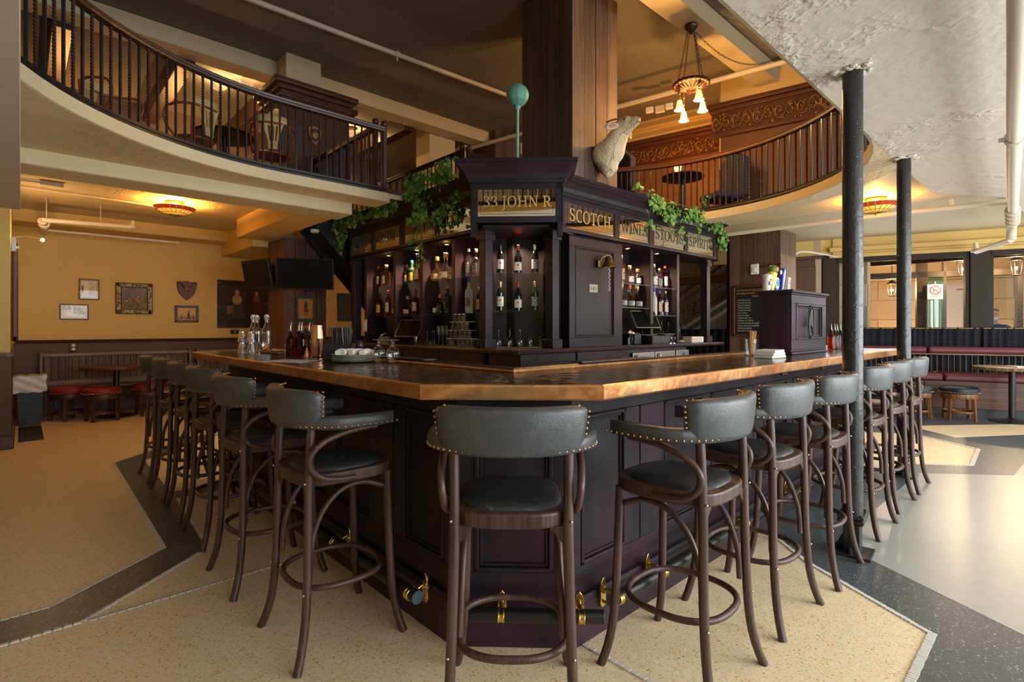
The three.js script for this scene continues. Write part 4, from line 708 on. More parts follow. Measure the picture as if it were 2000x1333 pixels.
  RB(1.46, 'on the lower shelf of the right-hand bay', [['dark bottle with lime green label', 'tall', 'clear', 'black', 'green', 6.03, 1.0], ['frosted slim tall bottle', 'vodka', 'frost', 'blue', null, 6.16, 0.95], ['red liqueur bottle', 'tall', 'red', 'blue', 'tan', 6.29, 0.95], ['clear bottle with large pink label', 'tall', 'clear', 'gold', 'pink', 6.44, 0.96]]);
  // wine bottles in the corner niche
  const nx = (lx, lz) => [3.464 + lx * S2 - lz * -S2 * -1, -3.647 + lx * S2 + lz * S2];
  const W2 = (lx, y, kind, glass, cap, lab, d) => { const lz = -0.6, x = 3.464 + lx * S2 - lz * S2, z = -3.647 + lx * S2 + lz * S2; bottle(d, kind, glass, cap, lab, x, y, z, CH, 1.02); };
  W2(-0.19, 1.872, 'wine', 'black', 'black', 'white', 'black-capped wine bottle at left on the upper niche shelf'); W2(0.0, 1.872, 'burgundy', 'black', 'red', 'white', 'red-capped wine bottle in the middle of the upper niche shelf'); W2(0.18, 1.872, 'wine', 'black', 'silver', 'grey', 'silver-capped wine bottle at right on the upper niche shelf');
  W2(-0.19, 1.475, 'wine', 'black', 'gold', 'white', 'gold-capped wine bottle at left on the lower niche shelf'); W2(0.0, 1.475, 'burgundy', 'black', 'red', 'white', 'red-capped wine bottle in the middle of the lower niche shelf'); W2(0.18, 1.475, 'wine', 'deepGreen', 'gold', 'grey', 'green wine bottle at right on the lower niche shelf');
}
// ---------------------------------------------------------------- glassware
const GG = {
  stem: lathe([[0.034, 0], [0.034, 0.002], [0.006, 0.006], [0.0042, 0.015], [0.0042, 0.085], [0.012, 0.095], [0.032, 0.115], [0.038, 0.14], [0.036, 0.17], [0.031, 0.2]], 20),
  martini: lathe([[0.034, 0], [0.034, 0.002], [0.006, 0.006], [0.004, 0.012], [0.004, 0.1], [0.02, 0.12], [0.055, 0.175]], 20),
  flute: lathe([[0.03, 0], [0.03, 0.002], [0.005, 0.006], [0.004, 0.012], [0.004, 0.07], [0.012, 0.085], [0.025, 0.12], [0.027, 0.16], [0.023, 0.225]], 18),
  tumbler: lathe([[0, 0.008], [0.026, 0.008], [0.027, 0.0], [0.03, 0.003], [0.035, 0.085], [0.033, 0.085], [0.028, 0.012], [0, 0.011]], 12),
  stemless: lathe([[0, 0.003], [0.022, 0], [0.036, 0.02], [0.04, 0.05], [0.037, 0.08], [0.031, 0.11]], 20),
  snifter: lathe([[0.033, 0], [0.034, 0.003], [0.01, 0.008], [0.006, 0.016], [0.006, 0.03], [0.014, 0.038], [0.036, 0.06], [0.041, 0.085], [0.036, 0.115], [0.029, 0.135]], 22),
};
for (const k of Object.keys(GG)) if (k !== 'tumbler') { const src = { stem: [[0.034, 0], [0.034, 0.002], [0.006, 0.006], [0.0042, 0.015], [0.0042, 0.085], [0.012, 0.095], [0.032, 0.115], [0.038, 0.14], [0.036, 0.17], [0.031, 0.2]], martini: [[0.034, 0], [0.034, 0.002], [0.006, 0.006], [0.004, 0.012], [0.004, 0.1], [0.02, 0.12], [0.055, 0.175]], flute: [[0.03, 0], [0.03, 0.002], [0.005, 0.006], [0.004, 0.012], [0.004, 0.07], [0.012, 0.085], [0.025, 0.12], [0.027, 0.16], [0.023, 0.225]], stemless: [[0.001, 0.003], [0.022, 0], [0.036, 0.02], [0.04, 0.05], [0.037, 0.08], [0.031, 0.11]], snifter: [[0.033, 0], [0.034, 0.003], [0.01, 0.008], [0.006, 0.016], [0.006, 0.03], [0.014, 0.038], [0.036, 0.06], [0.041, 0.085], [0.036, 0.115], [0.029, 0.135]] }[k]; GG[k] = lathe([[0, 0.0005], ...src, ...src.filter(([r]) => r > 0.011).slice(k === 'stemless' ? 0 : 2).reverse().map(([r, y]) => [r - 0.0016, y + 0.0012]), [0, (k === 'stemless' ? 0.006 : { stem: 0.093, martini: 0.108, flute: 0.082, snifter: 0.036 }[k])]], 20); }
const glassOf = (kind, label, x, y, z, up = true, group) => { const m = solo('drinking_glass', GG[kind], M.glassSolid, label, 'glass', [x, y + (up ? 0 : { stem: 0.2, martini: 0.175, flute: 0.225, tumbler: 0.085, stemless: 0.11, snifter: 0.135 }[kind]), z], 0, group); if (!up) m.rotation.x = PI; return m; };
{
  const B = 1.0855;
  solo('bar_tray', rspan(-0.28, 0.28, 0, 0.008, -0.07, 0.07, 0.003), M.oak, 'wooden tray under the upturned cocktail glasses', 'tray', [3.62, B, -5.27], PI / 2);
  [-5.47, -5.36, -5.25].forEach((z, i) => glassOf('martini', ['left', 'middle', 'right'][i] + ' upturned cocktail glass in the front row on the tray', 3.6, B + 0.009, z, false, 'upturned cocktail glasses'));
  [-5.42, -5.3].forEach((z, i) => glassOf('martini', ['left', 'right'][i] + ' upturned cocktail glass in the rear row on the tray', 3.66, B + 0.009, z, false, 'upturned cocktail glasses'));
  [-5.15, -5.07, -4.99].forEach((z, i) => glassOf('flute', ['left', 'middle', 'right'][i] + ' champagne flute standing beside the cocktail glasses', 3.62, B + 0.009, z, true, 'champagne flutes'));
  const tiers = ['bottom', 'second', 'third', 'top'];
  for (let r = 0; r < 4; r++) { const n = 6 - r; for (let k = 0; k < n; k++) glassOf('tumbler', 'upturned tumbler in the ' + tiers[r] + ' row of the pyramid, ' + ['first', 'second', 'third', 'fourth', 'fifth', 'sixth'][k] + ' from left', 3.58, B + r * 0.0935, -4.86 + r * 0.03 + k * 0.078, false, 'stacked tumblers'); }
  for (let r = 1; r < 4; r++) solo('glass_divider', span(-0.05, 0.05, 0, 0.004, -0.26 + r * 0.03, 0.22 - r * 0.02), phys({ color: rgb(0.85, 0.85, 0.8), transmission: 0.6, roughness: 0.5, thickness: 0 }), 'thin clear mat between tumbler rows, ' + tiers[r - 1] + ' one', 'mat', [3.58, B + r * 0.0935 - 0.0065, -4.64], 0, 'mats in the tumbler pyramid');
  // niche glasses
  const q = (lx, lz) => [3.464 + lx * S2 - lz * S2, -3.647 + lx * S2 + lz * S2];
  solo('bar_tray', rspan(-0.3, 0.3, 0, 0.008, -0.07, 0.07, 0.003), M.oak, 'wooden tray in the wine niche', 'tray', [q(0, -0.52)[0], B, q(0, -0.52)[1]], CH);
  [-0.2, -0.085, 0.025].forEach((u, i) => { const [x, z] = q(u, -0.52); glassOf('stem', ['left', 'middle', 'right'][i] + ' upturned wine glass in the wine niche', x, B + 0.009, z, false, 'wine glasses in the niche'); });
  [0.13, 0.235].forEach((u, i) => { const [x, z] = q(u, -0.52); glassOf('stemless', ['left', 'right'][i] + ' upturned stemless glass in the wine niche', x, B + 0.009, z, false, 'stemless glasses in the niche'); });
  // bar-top snifters
  glassOf('snifter', 'left upturned stemmed glass beside the plates', 1.575, 1.0945, -2.86, false, 'snifters on the bar'); glassOf('snifter', 'right upturned stemmed glass beside the plates', 1.6, 1.0945, -2.74, false, 'snifters on the bar');
  for (let k = 0; k < 2; k++) for (let r = 0; r < 2; r++) glassOf('tumbler', 'upturned tumbler on the far left bar end, ' + (r ? 'upper' : 'lower') + ' row, ' + ['left', 'right'][k], 1.3 + k * 0.05, 1.0945 + r * 0.088, -4.56 + k * 0.056, false, 'tumblers on the left bar end');
}
// ---------------------------------------------------------------- things on the bar
function swingBottle(label, x, z) {
  const t = thing('swing_top_bottle', label, 'bottle', [x, 1.0945, z], 0.4, 'water bottles on the bar');
  mesh('glass_body', lathe([[0, 0.004], [0.036, 0], [0.039, 0.006], [0.039, 0.17], [0.03, 0.2], [0.016, 0.235], [0.0135, 0.25], [0.0135, 0.275], [0.017, 0.28], [0.017, 0.288], [0.012, 0.29], [0.0105, 0.288], [0.0105, 0.25], [0.014, 0.234], [0.028, 0.198], [0.037, 0.168], [0.037, 0.008], [0, 0.008]], 24), M.glassSolid, t);
  mesh('water', lathe([[0, 0.009], [0.0365, 0.009], [0.0368, 0.15], [0, 0.15]], 16), tint([0.9, 0.95, 0.93], 0.6), t);
  mesh('stopper', [lathe([[0, 0.29], [0.014, 0.29], [0.013, 0.305], [0.006, 0.312], [0, 0.312]], 12)], M.china, t); mesh('gasket', new THREE.TorusGeometry(0.013, 0.003, 6, 14).rotateX(PI / 2).translate(0, 0.291, 0), capM.red, t);
  mesh('wire_bail', [tube([[0.016, 0.265, 0], [0.024, 0.29, 0], [0.018, 0.308, 0], [0, 0.315, 0], [-0.018, 0.308, 0], [-0.024, 0.29, 0], [-0.016, 0.265, 0]], 0.0016, 20, 5), tube([[0.018, 0.262, 0], [0.012, 0.25, 0.016], [-0.012, 0.25, 0.016], [-0.018, 0.262, 0]], 0.0016, 12, 5)], M.steel, t);
}
swingBottle('swing-top water bottle nearest the stacked tumblers', 1.43, -4.72); swingBottle('swing-top water bottle in front, nearest the plank column', 1.5, -4.6); swingBottle('swing-top water bottle standing behind the other two', 1.49, -4.82);
function pourer(label, x, z, group, glass = GL.brown) {
  const t = thing('pourer_bottle', label, 'bottle', [x, 1.0945, z], 0.6, group);
  mesh('glass_body', lathe([[0, 0.003], [0.03, 0], [0.034, 0.006], [0.034, 0.115], [0.029, 0.13], [0.015, 0.142], [0.0125, 0.148], [0.0125, 0.16], [0, 0.16]], 18), glass, t);
  mesh('collar', lathe([[0, 0.158], [0.0145, 0.158], [0.0145, 0.178], [0.006, 0.182], [0, 0.182]], 14), M.plastic, t);
  mesh('spout', [tube([[0, 0.18, 0], [0, 0.205, 0], [0.004, 0.225, 0], [0.012, 0.243, 0]], 0.0042, 10, 7), cyl(0.009, 0.012, 0.01, 0, 0.184, 0, 12)], M.steel, t);
}
[[1.455, -3.95], [1.5, -3.86], [1.52, -3.96], [1.56, -3.87]].forEach(([x, z], i) => pourer('amber syrup bottle with pour spout on the left bar, ' + ['first', 'second', 'third', 'fourth'][i] + ' from left', x, z, 'syrup bottles on the left bar'));
[[5.68, -1.6], [5.77, -1.595], [5.86, -1.6], [5.95, -1.595]].forEach(([x, z], i) => pourer('syrup bottle with pour spout beyond the tap tower, ' + ['first', 'second', 'third', 'fourth'][i] + ' from left', x, z, 'syrup bottles beyond the tap tower', [GL.amber, GL.amber, GL.red, GL.blue][i]));
{
  let t = thing('salt_shaker', 'small glass shaker with metal lid beside the amber syrup bottles', 'shaker', [1.47, 1.0945, -4.06]);
  mesh('jar', lathe([[0, 0.003], [0.02, 0], [0.022, 0.02], [0.018, 0.06]], 12), M.glass, t); mesh('salt', lathe([[0, 0.005], [0.018, 0.005], [0.018, 0.04], [0, 0.04]], 10), M.paper, t); mesh('lid', lathe([[0, 0.06], [0.02, 0.06], [0.019, 0.072], [0.01, 0.08], [0, 0.08]], 12), M.steel, t);
  t = thing('cocktail_shaker', 'tall polished copper cocktail shaker on the left bar', 'shaker', [1.51, 1.0945, -3.6]);
  mesh('body', lathe([[0, 0], [0.034, 0], [0.036, 0.004], [0.046, 0.125], [0.0465, 0.13]], 28), M.copperShiny, t); mesh('upper_cup', lathe([[0.0445, 0.12], [0.0445, 0.125], [0.034, 0.22], [0.032, 0.226], [0, 0.226]], 28), M.copperShiny, t);
  t = thing('jigger', 'small copper jigger beside the cocktail shaker', 'jigger', [1.46, 1.0945, -3.66]);
  mesh('cup', lathe([[0.016, 0], [0.02, 0.001], [0.006, 0.06], [0.006, 0.066], [0.021, 0.118], [0.019, 0.118]], 20), M.copperShiny, t);
  t = thing('bar_caddy', 'black bar caddy holding dark straws and blue napkins', 'caddy', [1.53, 1.0945, -3.23], 0.75);
  const cad = std({ color: rgb(0.02, 0.022, 0.025), roughness: 0.5 }); mesh('holder', [span(-0.12, -0.115, 0, 0.1, -0.09, 0.09), span(-0.035, -0.03, 0, 0.1, -0.09, 0.09), span(-0.12, 0.12, 0, 0.006, -0.09, 0.09), span(-0.12, 0.12, 0, 0.1, -0.09, -0.085), span(-0.12, -0.03, 0, 0.1, 0.085, 0.09), span(0.115, 0.12, 0, 0.09, -0.09, 0.09), span(0.04, 0.045, 0, 0.09, -0.09, 0.09)], cad, t);
  mesh('napkin', [rspan(-0.02, 0.035, 0.006, 0.1, -0.075, 0.075, 0.004)], std({ color: rgb(0.07, 0.13, 0.2), roughness: 0.9 }), t);
  mesh('napkin', [rspan(0.05, 0.11, 0.006, 0.095, -0.075, 0.075, 0.004)], std({ color: rgb(0.07, 0.13, 0.2), roughness: 0.9 }), t);
  mesh('coaster', [rspan(0.0, 0.012, 0.006, 0.085, 0.08, 0.1, 0.002)], M.oak, t);
  reseed(61);
  for (let i = 0; i < 34; i++) { const x = rnd(-0.108, -0.045), z = rnd(-0.075, 0.075), lx = rnd(-0.012, 0.012), lz = rnd(-0.02, 0.02); mesh('straw', bar([x, 0.01, z], [x + lx, rnd(0.195, 0.215), z + lz], 0.0032, 6), i % 11 === 5 ? std({ color: rgb(0.25, 0.2, 0.2), roughness: 0.5 }) : M.plastic, t); }
  t = thing('sauce_bottle', 'small black-capped white-labelled bottle between the caddy and the plates', 'bottle', [1.54, 1.0945, -3.04]);
  mesh('body', lathe([[0, 0], [0.022, 0], [0.023, 0.075], [0.012, 0.09], [0.012, 0.1]], 14), M.paper, t); mesh('stopper', lathe([[0, 0.07], [0.0235, 0.072], [0.0235, 0.1], [0.014, 0.125], [0, 0.125]], 14), M.plastic, t);
  for (let i = 0; i < 5; i++) solo('plate', lathe([[0, 0], [0.06, 0], [0.07, 0.004], [0.125 + (i % 2) * 0.004, 0.011], [0.126, 0.014], [0.07, 0.008], [0, 0.006]], 30), M.china, 'white plate in the stack on the left bar, ' + ['lowest', 'second', 'middle', 'fourth', 'topmost'][i] + ' one', 'plate', [1.45 + rnd(-0.008, 0.008), 1.0945 + i * 0.0085, -2.93 + rnd(-0.008, 0.008)], 0, 'plates on the left bar');
  reseed(64);
  for (let i = 0; i < 4; i++) { const n = thing('napkin_roll', 'white napkin roll with cutlery on the plates, ' + ['far left', 'left', 'right', 'far right'][i] + ' one', 'napkin roll', [1.4 + i * 0.035, 1.152, -2.99 + i * 0.035], 0.75 + rnd(-0.3, 0.3), 'napkin rolls on the plates'); mesh('napkin', [tube([[-0.07, 0, 0], [0, 0.006, 0], [0.07, 0, 0]], 0.018, 8, 9)], M.paper, n); mesh('fork', [bar([0.06, 0.006, 0], [0.1, 0.008, 0], 0.004, 6), box(0.02, 0.003, 0.018, 0.108, 0.009, 0)], M.steel, n); }
  solo('menu_sheet', rspan(-0.11, 0.11, 0, 0.002, -0.15, 0.15, 0.0008), M.paper, 'white sheet of paper lying on the left bar edge', 'paper', [1.21, 1.0945, -3.27], 0.5);
  solo('cutting_board', rspan(-0.1, 0.1, 0, 0.014, -0.16, 0.16, 0.005), M.oak, 'wooden board lying behind the water bottles', 'board', [1.53, 1.0945, -4.35], 0.1);
  // right arm
  t = thing('straw_glass', 'glass filled with wooden stirring sticks by the tap tower', 'glass', [3.9, 1.0945, -1.62]);
  mesh('tumbler', lathe([[0, 0.006], [0.03, 0.006], [0.031, 0], [0.033, 0.004], [0.042, 0.12]], 16), M.glass, t);
  for (let i = 0; i < 16; i++) { const a = rnd(0, 6.28), r = rnd(0.004, 0.022); mesh('stick', beamBetween([r * Math.cos(a), 0.012, r * Math.sin(a)], [r * Math.cos(a) * 1.5 + 0.02, rnd(0.165, 0.185), r * Math.sin(a) * 1.5], 0.006, 0.002), std({ color: rgb(0.55, 0.36, 0.14), roughness: 0.7 }), t); }
  for (let i = 0; i < 3; i++) solo('napkin_stack', rspan(-0.095, 0.095, 0, 0.018, -0.065, 0.065, 0.004), M.paper, 'white folded napkins before the tap tower, ' + ['bottom', 'middle', 'top'][i] + ' bundle', 'napkins', [3.72, 1.0945 + i * 0.0185, -1.42], 0.08 * i - 0.1, 'napkin bundles on the bar');
}
{ // beer tap tower
  const t = thing('tap_tower', 'dark purple wooden beer tap tower with carved emblem on the right bar', 'tap tower', [4.2, 1.0945, -1.45]);
  mesh('body', rspan(0.012, 0.8, 0, 0.475, -0.24, -0.02, 0.004), M.stain, t);
  mesh('base_moulding', [rspan(-0.012, 0.825, 0, 0.02, -0.26, 0.012, 0.006), rspan(0.0, 0.812, 0.02, 0.035, -0.25, 0.0, 0.006)], M.stain, t);
  mesh('top_moulding', [rspan(-0.006, 0.818, 0.455, 0.468, -0.255, 0.006, 0.005), rspan(-0.02, 0.832, 0.468, 0.49, -0.268, 0.02, 0.008)], M.stain, t, { turn: true });
  panelRun(t, 0.012, 0.8, [[0.1, 0.71]], 0.035, 0.455, 0.11, 0.39, [0, -0.022, 0]);
  // emblem: cartouche outline with an upright animal in relief
  const em = []; const cx = 0.4, cy = 0.25;
  const frame = [[-0.055, 0.085], [-0.05, 0.1], [-0.035, 0.104], [-0.02, 0.122], [0, 0.128], [0.02, 0.122], [0.035, 0.104], [0.05, 0.1], [0.055, 0.085], [0.055, -0.085], [0.05, -0.1], [0.035, -0.104], [0.02, -0.122], [0, -0.128], [-0.02, -0.122], [-0.035, -0.104], [-0.05, -0.1], [-0.055, -0.085]].map(([x, y]) => V(cx + x, cy + y, 0.012));
  em.push(tube(frame, 0.005, 80, 6, true));
  mesh('emblem_frame', em, M.stain, t);
  const s = new THREE.Shape(); s.moveTo(cx - 0.05, cy - 0.04); s.bezierCurveTo(cx - 0.04, cy + 0.02, cx - 0.02, cy + 0.05, cx - 0.012, cy + 0.085); s.bezierCurveTo(cx - 0.005, cy + 0.105, cx + 0.02, cy + 0.105, cx + 0.045, cy + 0.092); s.bezierCurveTo(cx + 0.03, cy + 0.085, cx + 0.026, cy + 0.075, cx + 0.028, cy + 0.06); s.bezierCurveTo(cx + 0.05, cy + 0.01, cx + 0.055, cy - 0.04, cx + 0.045, cy - 0.09); s.bezierCurveTo(cx + 0.035, cy - 0.05, cx + 0.02, cy - 0.03, cx - 0.005, cy - 0.03); s.bezierCurveTo(cx - 0.03, cy - 0.025, cx - 0.045, cy - 0.05, cx - 0.05, cy - 0.04);
  mesh('emblem_figure', ext(s, 0.007, 0.002, 10).translate(0, 0, 0.004), M.stain, t);
  const H = (x, label, build) => { const h = new THREE.Group(); h.name = 'tap_handle'; h.userData = { label }; h.position.set(x, 0.07, -0.29); h.rotation.z = -0.2; t.add(h); mesh('faucet', [tube([[0, 0.22, 0.06], [0, 0.24, 0], [0, 0.32, 0]], 0.014, 10, 8), lathe([[0.01, 0.3], [0.02, 0.31], [0.022, 0.33], [0.012, 0.345], [0.016, 0.36], [0, 0.36]], 12), tube([[0, 0.24, -0.01], [0, 0.2, -0.03], [0, 0.15, -0.03]], 0.012, 8, 8)], M.brass, h); build(h); };
  const col = (r, g, b) => std({ color: rgb(r, g, b), roughness: 0.4 });
  H(0.2, 'white paw-print patterned cylindrical tap handle', (h) => { mesh('grip', lathe([[0, 0.36], [0.02, 0.36], [0.034, 0.375], [0.034, 0.385], [0.028, 0.4], [0.033, 0.55], [0.04, 0.56], [0.04, 0.575], [0.02, 0.585], [0, 0.585]], 20), col(0.72, 0.66, 0.58), h); mesh('badge', [rbox(0.026, 0.034, 0.004, 0.002, -0.012, 0.505, 0.029), rbox(0.024, 0.034, 0.02, 0.002, 0.027, 0.49, 0.014)], col(0.03, 0.2, 0.55), h); mesh('paw_print', [[-0.014, 0.44, 0.029], [0.012, 0.455, 0.029], [0.0, 0.42, 0.0305], [0.02, 0.425, 0.025], [-0.01, 0.535, 0.031]].map(([x, y, z]) => ball(0.0075, x, y, z, 8, 6)), col(0.12, 0.05, 0.04), h); });
  H(0.29, 'yellow flared tap handle topped with a green ball', (h) => { mesh('grip', lathe([[0, 0.36], [0.014, 0.36], [0.016, 0.4], [0.035, 0.56], [0.04, 0.6], [0.03, 0.61], [0, 0.61]], 18), col(0.7, 0.6, 0.08), h); mesh('knob', ball(0.04, 0.005, 0.635, 0, 18, 12), col(0.12, 0.17, 0.02), h); mesh('leaf_badge', [0, 1.26, 2.5, 3.77, 5].map((a) => new THREE.SphereGeometry(0.011, 8, 6).scale(1, 1, 0.4).translate(0.005 + 0.012 * Math.cos(a), 0.635 + 0.012 * Math.sin(a), 0.037)), col(0.75, 0.25, 0.12), h); });
  H(0.4, 'white and blue paddle tap handle with a round badge', (h) => { mesh('grip', rbox(0.045, 0.12, 0.02, 0.006, 0, 0.42, 0), col(0.02, 0.22, 0.6), h); mesh('badge', [new THREE.CylinderGeometry(0.042, 0.042, 0.018, 24).rotateX(PI / 2).scale(1, 1.25, 1).translate(0, 0.52, 0)], col(0.75, 0.72, 0.66), h); mesh('badge_ring', [new THREE.TorusGeometry(0.026, 0.005, 6, 22).translate(0, 0.525, 0.009), rbox(0.06, 0.02, 0.004, 0.002, 0, 0.525, 0.012)], col(0.08, 0.22, 0.45), h); });
  H(0.5, 'tall white and royal blue blade-shaped tap handle', (h) => { mesh('grip', ext(poly([[-0.01, 0.36], [0.014, 0.36], [0.045, 0.6], [0.035, 0.66], [0.02, 0.665], [0.0, 0.62]]), 0.03, 0.003).translate(0, 0, -0.02), col(0.02, 0.06, 0.5), h); mesh('face', ext(poly([[-0.004, 0.42], [0.026, 0.58], [0.03, 0.64], [0.02, 0.655], [0.006, 0.61]]), 0.006, 0.002).translate(0, 0, 0.012), col(0.72, 0.72, 0.74), h); mesh('tag', rbox(0.03, 0.035, 0.01, 0.003, -0.022, 0.62, 0.0), M.whitePlastic, h); });
  H(0.56, 'dark grey rough tap handle', (h) => { mesh('grip', lathe([[0, 0.36], [0.016, 0.36], [0.022, 0.5], [0.018, 0.6], [0, 0.62]], 12), col(0.09, 0.085, 0.06), h); });
  H(0.66, 'white plank tap handle lettered in red', (h) => { mesh('grip', rbox(0.052, 0.23, 0.024, 0.003, 0, 0.475, 0), col(0.75, 0.7, 0.6), h); const tx = new TextGeometry('GRAPEFR', { font, size: 0.03, depth: 0.0015, curveSegments: 3 }); mesh('lettering', tx.rotateZ(-PI / 2).translate(-0.014, 0.58, 0.0125), capM.red, h); });
}
// ---------------------------------------------------------------- registers, phone and small things on the back counter
{
  const B = 1.0855;
  const pos = (label, x, z, turn) => { const t = thing('register_screen', label, 'register', [x, B, z], turn); mesh('base', [rspan(-0.12, 0.12, 0, 0.012, -0.1, 0.1, 0.004), tube([[0, 0.01, -0.05], [0, 0.08, -0.06], [0, 0.16, -0.03]], 0.02, 8, 8)], M.plastic, t); const s = mesh('screen_case', rbox(0.37, 0.25, 0.022, 0.006, 0, 0, 0), M.plastic, t); s.position.set(0, 0.2, 0.01); s.rotation.x = -0.55; mesh('bezel', [rbox(0.375, 0.008, 0.024, 0.002, 0, 0.124, 0), rbox(0.375, 0.008, 0.024, 0.002, 0, -0.124, 0), rbox(0.008, 0.25, 0.024, 0.002, 0.184, 0, 0), rbox(0.008, 0.25, 0.024, 0.002, -0.184, 0, 0)], M.steel, s); mesh('display', box(0.35, 0.23, 0.002, 0, 0, 0.0115), M.screen, s); return t; };
  pos('tilted touch-screen register on the left back counter', 3.66, -5.84, -PI / 2 + 0.35);
  const t2 = pos('tilted touch-screen register standing on the cash drawer', 5.86, -3.78, -0.35); t2.position.y = B + 0.115;
  let t = thing('cash_drawer', 'black cash drawer under the right register', 'cash drawer', [5.98, B, -3.78]);
  mesh('case', rspan(-0.2, 0.2, 0, 0.11, -0.18, 0.16, 0.005), M.plastic, t); mesh('drawer_front', rspan(-0.195, 0.195, 0.015, 0.095, 0.16, 0.168, 0.003), std({ color: rgb(0.03, 0.032, 0.035), roughness: 0.4 }), t); mesh('lock', cyl(0.008, 0.008, 0.008, 0, 0, 0, 10).rotateX(PI / 2).translate(0.03, 0.05, 0.17), M.steel, t); mesh('slot', box(0.16, 0.004, 0.004, 0, 0.065, 0.168), M.blackPaint, t);
  t = thing('receipt_printer', 'black receipt printer left of the cash drawer', 'printer', [5.6, B, -3.8]); mesh('case', rbox(0.15, 0.14, 0.19, 0.015, 0, 0.071, 0), M.plastic, t); mesh('lid', rbox(0.13, 0.012, 0.12, 0.004, 0, 0.144, 0.01), std({ color: rgb(0.03, 0.03, 0.032), roughness: 0.5 }), t);
  t = thing('desk_phone', 'black desk phone beside the left register', 'phone', [3.62, B, -6.32], -PI / 2 + 0.3); mesh('body', [ext(poly([[-0.1, 0], [0.1, 0], [0.1, 0.02], [-0.08, 0.09]]), 0.16, 0.004).rotateY(PI / 2).translate(-0.08, 0, 0)], std({ color: rgb(0.12, 0.11, 0.1), roughness: 0.5 }), t); mesh('handset', tube([[-0.09, 0.03, 0.09], [-0.09, 0.1, 0.03], [-0.09, 0.12, -0.05], [-0.09, 0.09, -0.1]], 0.019, 14, 8), M.plastic, t);
  t = thing('pen_cup', 'small metal cup right of the left register', 'cup', [3.6, B, -5.6]); mesh('cup', lathe([[0, 0], [0.03, 0], [0.03, 0.1], [0.027, 0.1], [0.027, 0.01]], 14), M.steel, t);
  t = thing('note_clipboard', 'white note pad hanging on the divider at far left', 'note pad', [3.555, 1.335, -6.84], -PI / 2); mesh('pad', rspan(-0.05, 0.05, -0.09, 0.08, -0.001, 0.004, 0.001), M.paper, t); mesh('clip', rspan(-0.03, 0.03, 0.07, 0.095, 0, 0.008, 0.002), M.bronze, t);
  t = thing('flower_glass', 'small glass with red and white flowers below the bell panel', 'vase', [5.4, B, -3.68]); mesh('tumbler', lathe([[0, 0.006], [0.03, 0.006], [0.032, 0], [0.036, 0.09]], 14), M.glass, t); [[-0.035, 0.15, 0.01, 0], [0.03, 0.145, 0.01, 0], [-0.005, 0.165, 0.0, 1], [0.01, 0.15, -0.02, 1]].forEach(([x, y, z, r]) => { mesh('flower', [new THREE.IcosahedronGeometry(0.022, 1).scale(1, 0.7, 1).translate(x, y, z)], r ? capM.red : M.paper, t); mesh('stem', bar([x * 0.3, 0.02, z * 0.3], [x, y, z], 0.0025, 5), GL.deepGreen, t); });
  t = thing('napkin_box', 'white box of napkins at the right end of the back counter', 'box', [7.05, B, -3.75]); mesh('box', rspan(-0.16, 0.16, 0, 0.085, -0.07, 0.07, 0.004), std({ color: rgb(0.6, 0.52, 0.42), roughness: 0.7 }), t); mesh('napkins', rspan(0.12, 0.17, 0.004, 0.08, -0.065, 0.075, 0.006), M.paper, t);
  solo('bar_tray', rspan(-0.17, 0.17, 0, 0.01, -0.1, 0.1, 0.003), M.oak, 'wooden board raised beside the cash drawer with upturned glasses', 'tray', [6.42, B + 0.12, -3.82]); solo('crate', [span(-0.14, 0.14, 0, 0.118, -0.08, 0.08)], M.plastic, 'black crate under the raised wooden board', 'crate', [6.42, B, -3.82]);
  [6.33, 6.5].forEach((x, i) => glassOf('martini', ['left', 'right'][i] + ' upturned cocktail glass on the raised board', x, B + 0.131, -3.82, false, 'cocktail glasses on the raised board'));
  [6.3, 6.39].forEach((x, i) => glassOf('tumbler', ['left', 'right'][i] + ' tumbler in front of the raised board', x, B, -3.68, true, 'tumblers before the raised board'));
  t = thing('glass_decanter', 'conical clear glass decanter in front of the stair view', 'decanter', [6.72, B, -3.78]); mesh('flask', lathe([[0, 0.004], [0.075, 0], [0.078, 0.006], [0.05, 0.07], [0.016, 0.14], [0.013, 0.2], [0.02, 0.22]], 20), M.glass, t); mesh('crystals', lathe([[0, 0.006], [0.07, 0.006], [0.06, 0.035], [0, 0.038]], 16), std({ color: rgb(0.35, 0.3, 0.22), roughness: 0.4 }), t);
}
